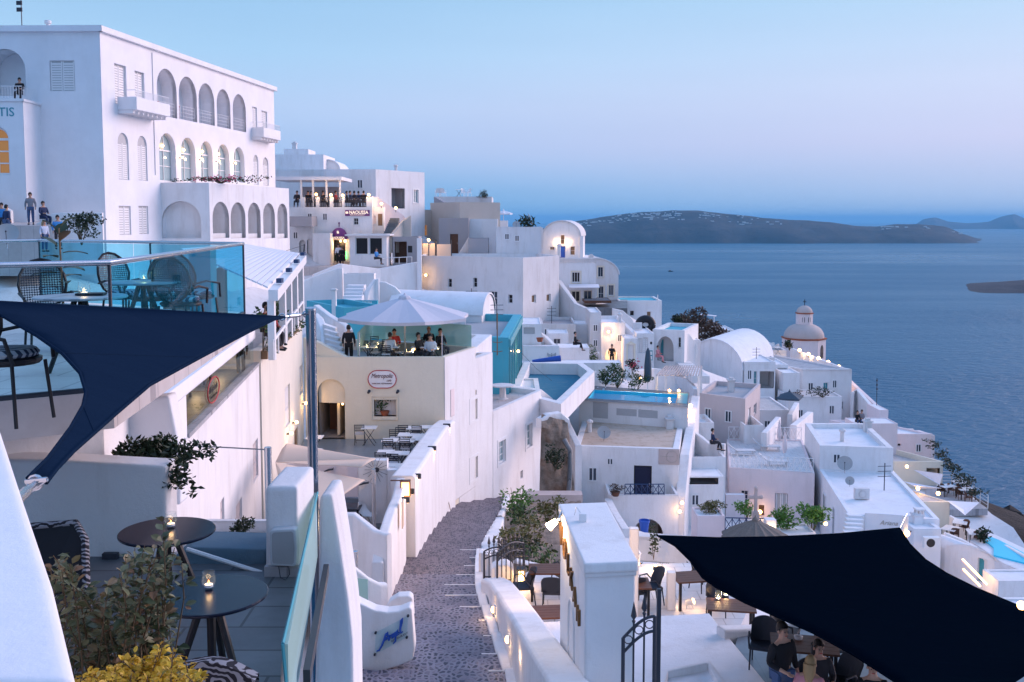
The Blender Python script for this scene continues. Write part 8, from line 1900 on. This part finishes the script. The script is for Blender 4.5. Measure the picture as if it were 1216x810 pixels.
b=B();c=Kz(597,474,zs3-.25);b.lathe(c,[(.32,0),(.18,.08),(.16,.62),(.3,.68),(.62,.70),(.62,.77)],16);tag(b.build('stone_table','white_worn'),'round white stone table on the pink edged terrace','table')
ac=K(1104,649,49.6);AC=empty('air_conditioner',ac,'grey white air conditioner fixed to the white front block','air conditioner');b=B();b.obox(ac+Vector((-.4,-.3,0)),(.8,0,0),(0,.3,0),(0,0,.55));b.build('case','white_paint',AC);b=B();b.tube([ac+Vector((-.08,-.302,.28)),ac+Vector((-.08,-.31,.28))],.22,16);b.build('fan','black',AC)
b=B()
for i in range(4):b.tube([K(1041.5,466,90)+Vector((0,0,-1.2+i*.01)),K(1041.5,449,90)],.03,5)if i==0 else b.ball(K(1041.5,447+5*i,90),.09,6)
tag(b.build('mast','iron'),'thin dark mast rising above the sea wall near the bell niche','mast')
mt=K(376-20,352,60);b=B();b.tube([K(355,390,45),K(361.5,290,46)],.035,6);tag(b.build('lamp_mast','iron'),'thin dark mast above the striped pergola roof','mast')
for i,(x0,y0,Y0,x1,y1,Y1)in enumerate(((620,420,62,655,452,58),(290,309,60,361,291,46))):
 b=B();p,q=K(x0,y0,Y0),K(x1,y1,Y1);b.tube([p,p.lerp(q,.5)-Vector((0,0,.12)),q],.012,4);tag(b.build('cable','iron'),('sagging cable crossing the blue floored terrace','cable running left from the thin dark mast')[i],'cable')
LGc=((198,137,'cloth_red'),(222,142,'cloth_red'),(245,146,'cloth_blue'),(266,150,'blue'),(283,154,'cloth_pink'))
for i,(x,y,m_)in enumerate(LGc):
 u,z=HF.hit(x,y);lc_=folding_chair('coloured folding chair in upper hotel loggia number %s from the left'%('one','two','three','four','five')[i],'chairs in the hotel loggias');lc_.location=HF.q(u,z-.05,.9);lc_.scale=(1.2,)*3;[setattr(s_.material_slots[0],'link','OBJECT')or setattr(s_.material_slots[0],'material',MATS[m_])for s_ in lc_.children]
# ------------------------------------------------------------------ more openings and roof clutter
def opening(root,face,x0,y0,x1,y1,kind='win'):
 F=FACES[root][face];H=bpy.data.objects[root];u0,z0,u1,z1=F.rect(x0,y0,x1,y1);b=B();w,h=u1-u0,z1-z0;t=.07
 for(a,c,e,f)in((u0-t,z0-t,u0,z1+t),(u1,z0-t,u1+t,z1+t),(u0,z1,u1,z1+t),(u0,z0-t,u1,z0)):b.obox(F.q(a,c,-.002),F.u*(e-a),F.n*.06,(0,0,f-c))
 if kind=='win':b.obox(F.q(u0+w/2-.03,z0,-.004),F.u*.06,F.n*.04,(0,0,h))
 else:
  for q in(.1,.55):b.obox(F.q(u0+w*.15,z0+h*q,-.02),F.u*w*.7,F.n*.03,(0,0,h*.33))
 p=b.build('window' if kind=='win' else 'door','white_paint',H);b=B();b.obox(F.q(u0,z0,-.001),F.u*w,F.n*.02,(0,0,h));b.build('pane' if kind=='win' else 'leaf','pane' if kind=='win' else kind,p)
for a in(('square_house',0,960,455,965,463),('square_house',0,989,452,993,460),('square_house',0,972,482,977,490),('pier_block',0,705,386,709,393),('pier_block',0,705,404,709,411),('white_tower',0,734,398,738,405),('scroll_house',0,822,588,829,599),('dark_roof_house',0,647,391,651,397),('potted_terrace',0,948,487,953,496),('potted_terrace',0,985,482,990,491),('wall_block',0,1030,514,1035,521),('seaside_house',0,1088,528,1093,536),('front_block',0,1089,660,1096,672),('parasol_terrace',0,908,500,914,509),('parasol_terrace',0,922,505,928,520,'teal_paint'),('dusky_house',0,838,486,844,497),('dusky_house',0,862,489,868,500),('stained_roof_house',0,700,556,708,570),('stained_roof_house',0,722,545,727,551),('white_cottage',0,771,416,775,428,'teal_paint'),('modern_house',0,888,440,892,450),('grey_terrace_wall',0,600,278,604,284),('grey_terrace_wall',0,612,280,616,286),('roof_box_house',0,990,540,997,549),('big_white_house',3,978,590,981,602),('passage_house',0,349,276,353,283),('tavern_building',0,366,254,370,261),('tavern_building',0,384,254,388,261),('white_cube_house',0,425,214,430,223)):opening(*a)
for i,(x,y,Y,lb_)in enumerate(((664,299,93,'on the big blank house roof'),(702,312,104,'behind the pierced parapet'),(655,384,86,'on the dark flat roof'),(757,391,84,'beside the black ring'),(736,382,83,'on the lit white block'),(868,462,75,'on the grey pink flat house'),(898,430,99,'on the glazed recess house'),(915,431,99,'right on the glazed recess house'),(1000,522,64,'on the white roof block'),(1030,512,67,'at the back of the white roof block'),(1050,580,57,'on the broad white roof'),(1024,592,55,'near the steps of the broad white roof'),(700,512,61,'left on the stained roof'),(795,510,62,'right on the stained roof'),(590,387,62,'on the turquoise building roof'),(545,385,64,'left on the turquoise building roof'),(470,204,101,'on the white cube house'),(350,178,112,'behind the hotel'),(560,368,69,'by the long barrel roof'),(1080,517,87,'on the pink seaside house'))):
 p=K(x,y,Y);b=B();k=i%4;tag_=None
 if k==0:b.lathe(p-Vector((0,0,.5)),[(.14,0),(.14,1.0),(.22,1.04),(.22,1.15),(.05,1.25)],8);nm,lab,cat_='roof_vent','white mushroom roof vent ','vent'
 elif k==1:
  b.box(p-Vector((0,0,.3)),.45,.45,.95);b.box(p+Vector((0,0,.65)),.6,.6,.1);b.box(p+Vector((0,0,.75)),.3,.3,.15);nm,lab,cat_='chimney','small square white chimney ','chimney'
 elif k==2:
  b.tube([p-Vector((0,0,.4)),p+Vector((0,0,1.5))],.03,5)
  for q in(.7,1.0,1.3):b.tube([p+Vector((-.4,0,q)),p+Vector((.4,.1,q))],.018,4)
  nm,lab,cat_='television_antenna','thin television antenna ','antenna'
 else:
  b.obox(p-Vector((.4,0,.05)),(.8,0,0),(0,.3,0),(0,0,.6));b.tube([p+Vector((0,-.02,.25)),p+Vector((0,-.03,.25))],.2,12);nm,lab,cat_='air_conditioner','pale air conditioner unit ','air conditioner'
 tag(b.build(nm,'iron' if k==2 else 'white_worn'),lab+lb_,cat_)
u,z=HF.hit(180,57);b=B();u2,z2=HF.hit(182,150);b.tube([HF.q(u,z-.3,-.03),HF.q(u,3,-.03)],.03,6);b.build('downpipe','white_clean',hotel)
gwall('garden_wall','low white wall stepping between the pool lounge and the barrel vault',[K(800,447,82),K(818,450,80),K(826,462,76)],.35,drop=2.5);gwall('garden_wall','low white curved seat wall behind the closed grey parasol',[K(752,440,74),K(775,437,76),K(800,440,77)],.35,drop=2.2)
sb=B()
for i in range(8):
 p=K(800+3.2*i,428+2.6*i,84-1.0*i);sb.obox((p.x,p.y,p.z-.6),(1.3,-.2,0),(0,.9,0),(0,0,.6))
tag(sb.build('garden_stair','white'),'white steps running down right of the plunge pool house','stairs')
zct=K(1130,628,66).z
for lb_,pts in(('white stepped parapet below the cliff deck',((1128,612,68),(1148,622,67),(1152,634,65),(1178,640,64))),('lower white parapet beside the small vaulted house',((1122,632,60),(1142,640,60),(1160,650,59)))):gwall('garden_wall',lb_,[K(*q)for q in pts],.3,drop=2.0)
for x,y in((1128,640),(1140,632),(1157,645)):dup(tt,Kz(x,y,zct-.3),R(x),'small white table on the white terrace below the cliff deck');dup(tch,Kz(x+5,y+1,zct-.3),R(x*11),'dark chair on the white terrace below the cliff deck')
# ------------------------------------------------------------------ terrain under the town
def terrain():
 pts=GROUND
 edge=[(60,0),(40,30),(35,46),(37,58),(37.5,70),(36.5,80),(35,92),(34,110),(40,122),(41,130),(33,138),(20,142),(12,122),(6,118),(-4,135),(-20,200),(-60,260)]
 def sd(x,y):
  best=1e9;
  for(ax,ay),(bx,by)in zip(edge,edge[1:]):
   dx,dy=bx-ax,by-ay;t=max(0,min(1,((x-ax)*dx+(y-ay)*dy)/(dx*dx+dy*dy)));qx,qy=ax+dx*t,ay+dy*t
   d=math.hypot(x-qx,y-qy)
   if d<abs(best):best=d if(dx*(y-ay)-dy*(x-ax))<0 else-d
  return best
 def hz_(x,y):
  sw=sz=0
  for px,py,pz in pts:
   d2=(x-px)**2+(y-py)**2+1.5;w_=1/d2**1.6;sw+=w_;sz+=w_*pz
  return sz/sw
 cols=[(-70+i*3.2)for i in range(36)]+[46+i*4 for i in range(40)]
 rows=[2+i*3.2 for i in range(62)]+[202+i*14 for i in range(12)]
 s=B();nx=len(cols);c_town,c_cliff=[],[]
 for y in rows:
  for x in cols:
   d=sd(x,y);z=hz_(x,y)-.3
   if d>0:
    n=noise.fractal(Vector((x*.07,y*.07,1)),1,2,5)
    k=1.0+2*max(0,min(1,(y-88)/10));z-=d*k+n*3.5*min(1,d/6);
   s.v.append(Vector((x,y,max(z,-224))))
 for j in range(len(rows)-1):
  for i in range(nx-1):
   q=(j*nx+i,j*nx+i+1,(j+1)*nx+i+1,(j+1)*nx+i)
   x,y=(cols[i]+cols[i+1])/2,(rows[j]+rows[j+1])/2
   (c_cliff if sd(x,y)>-1.5 else c_town).append(q)
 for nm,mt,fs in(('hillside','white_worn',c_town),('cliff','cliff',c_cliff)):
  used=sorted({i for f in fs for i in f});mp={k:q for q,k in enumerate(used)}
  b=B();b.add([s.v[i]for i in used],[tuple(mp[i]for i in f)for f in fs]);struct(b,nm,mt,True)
terrain()
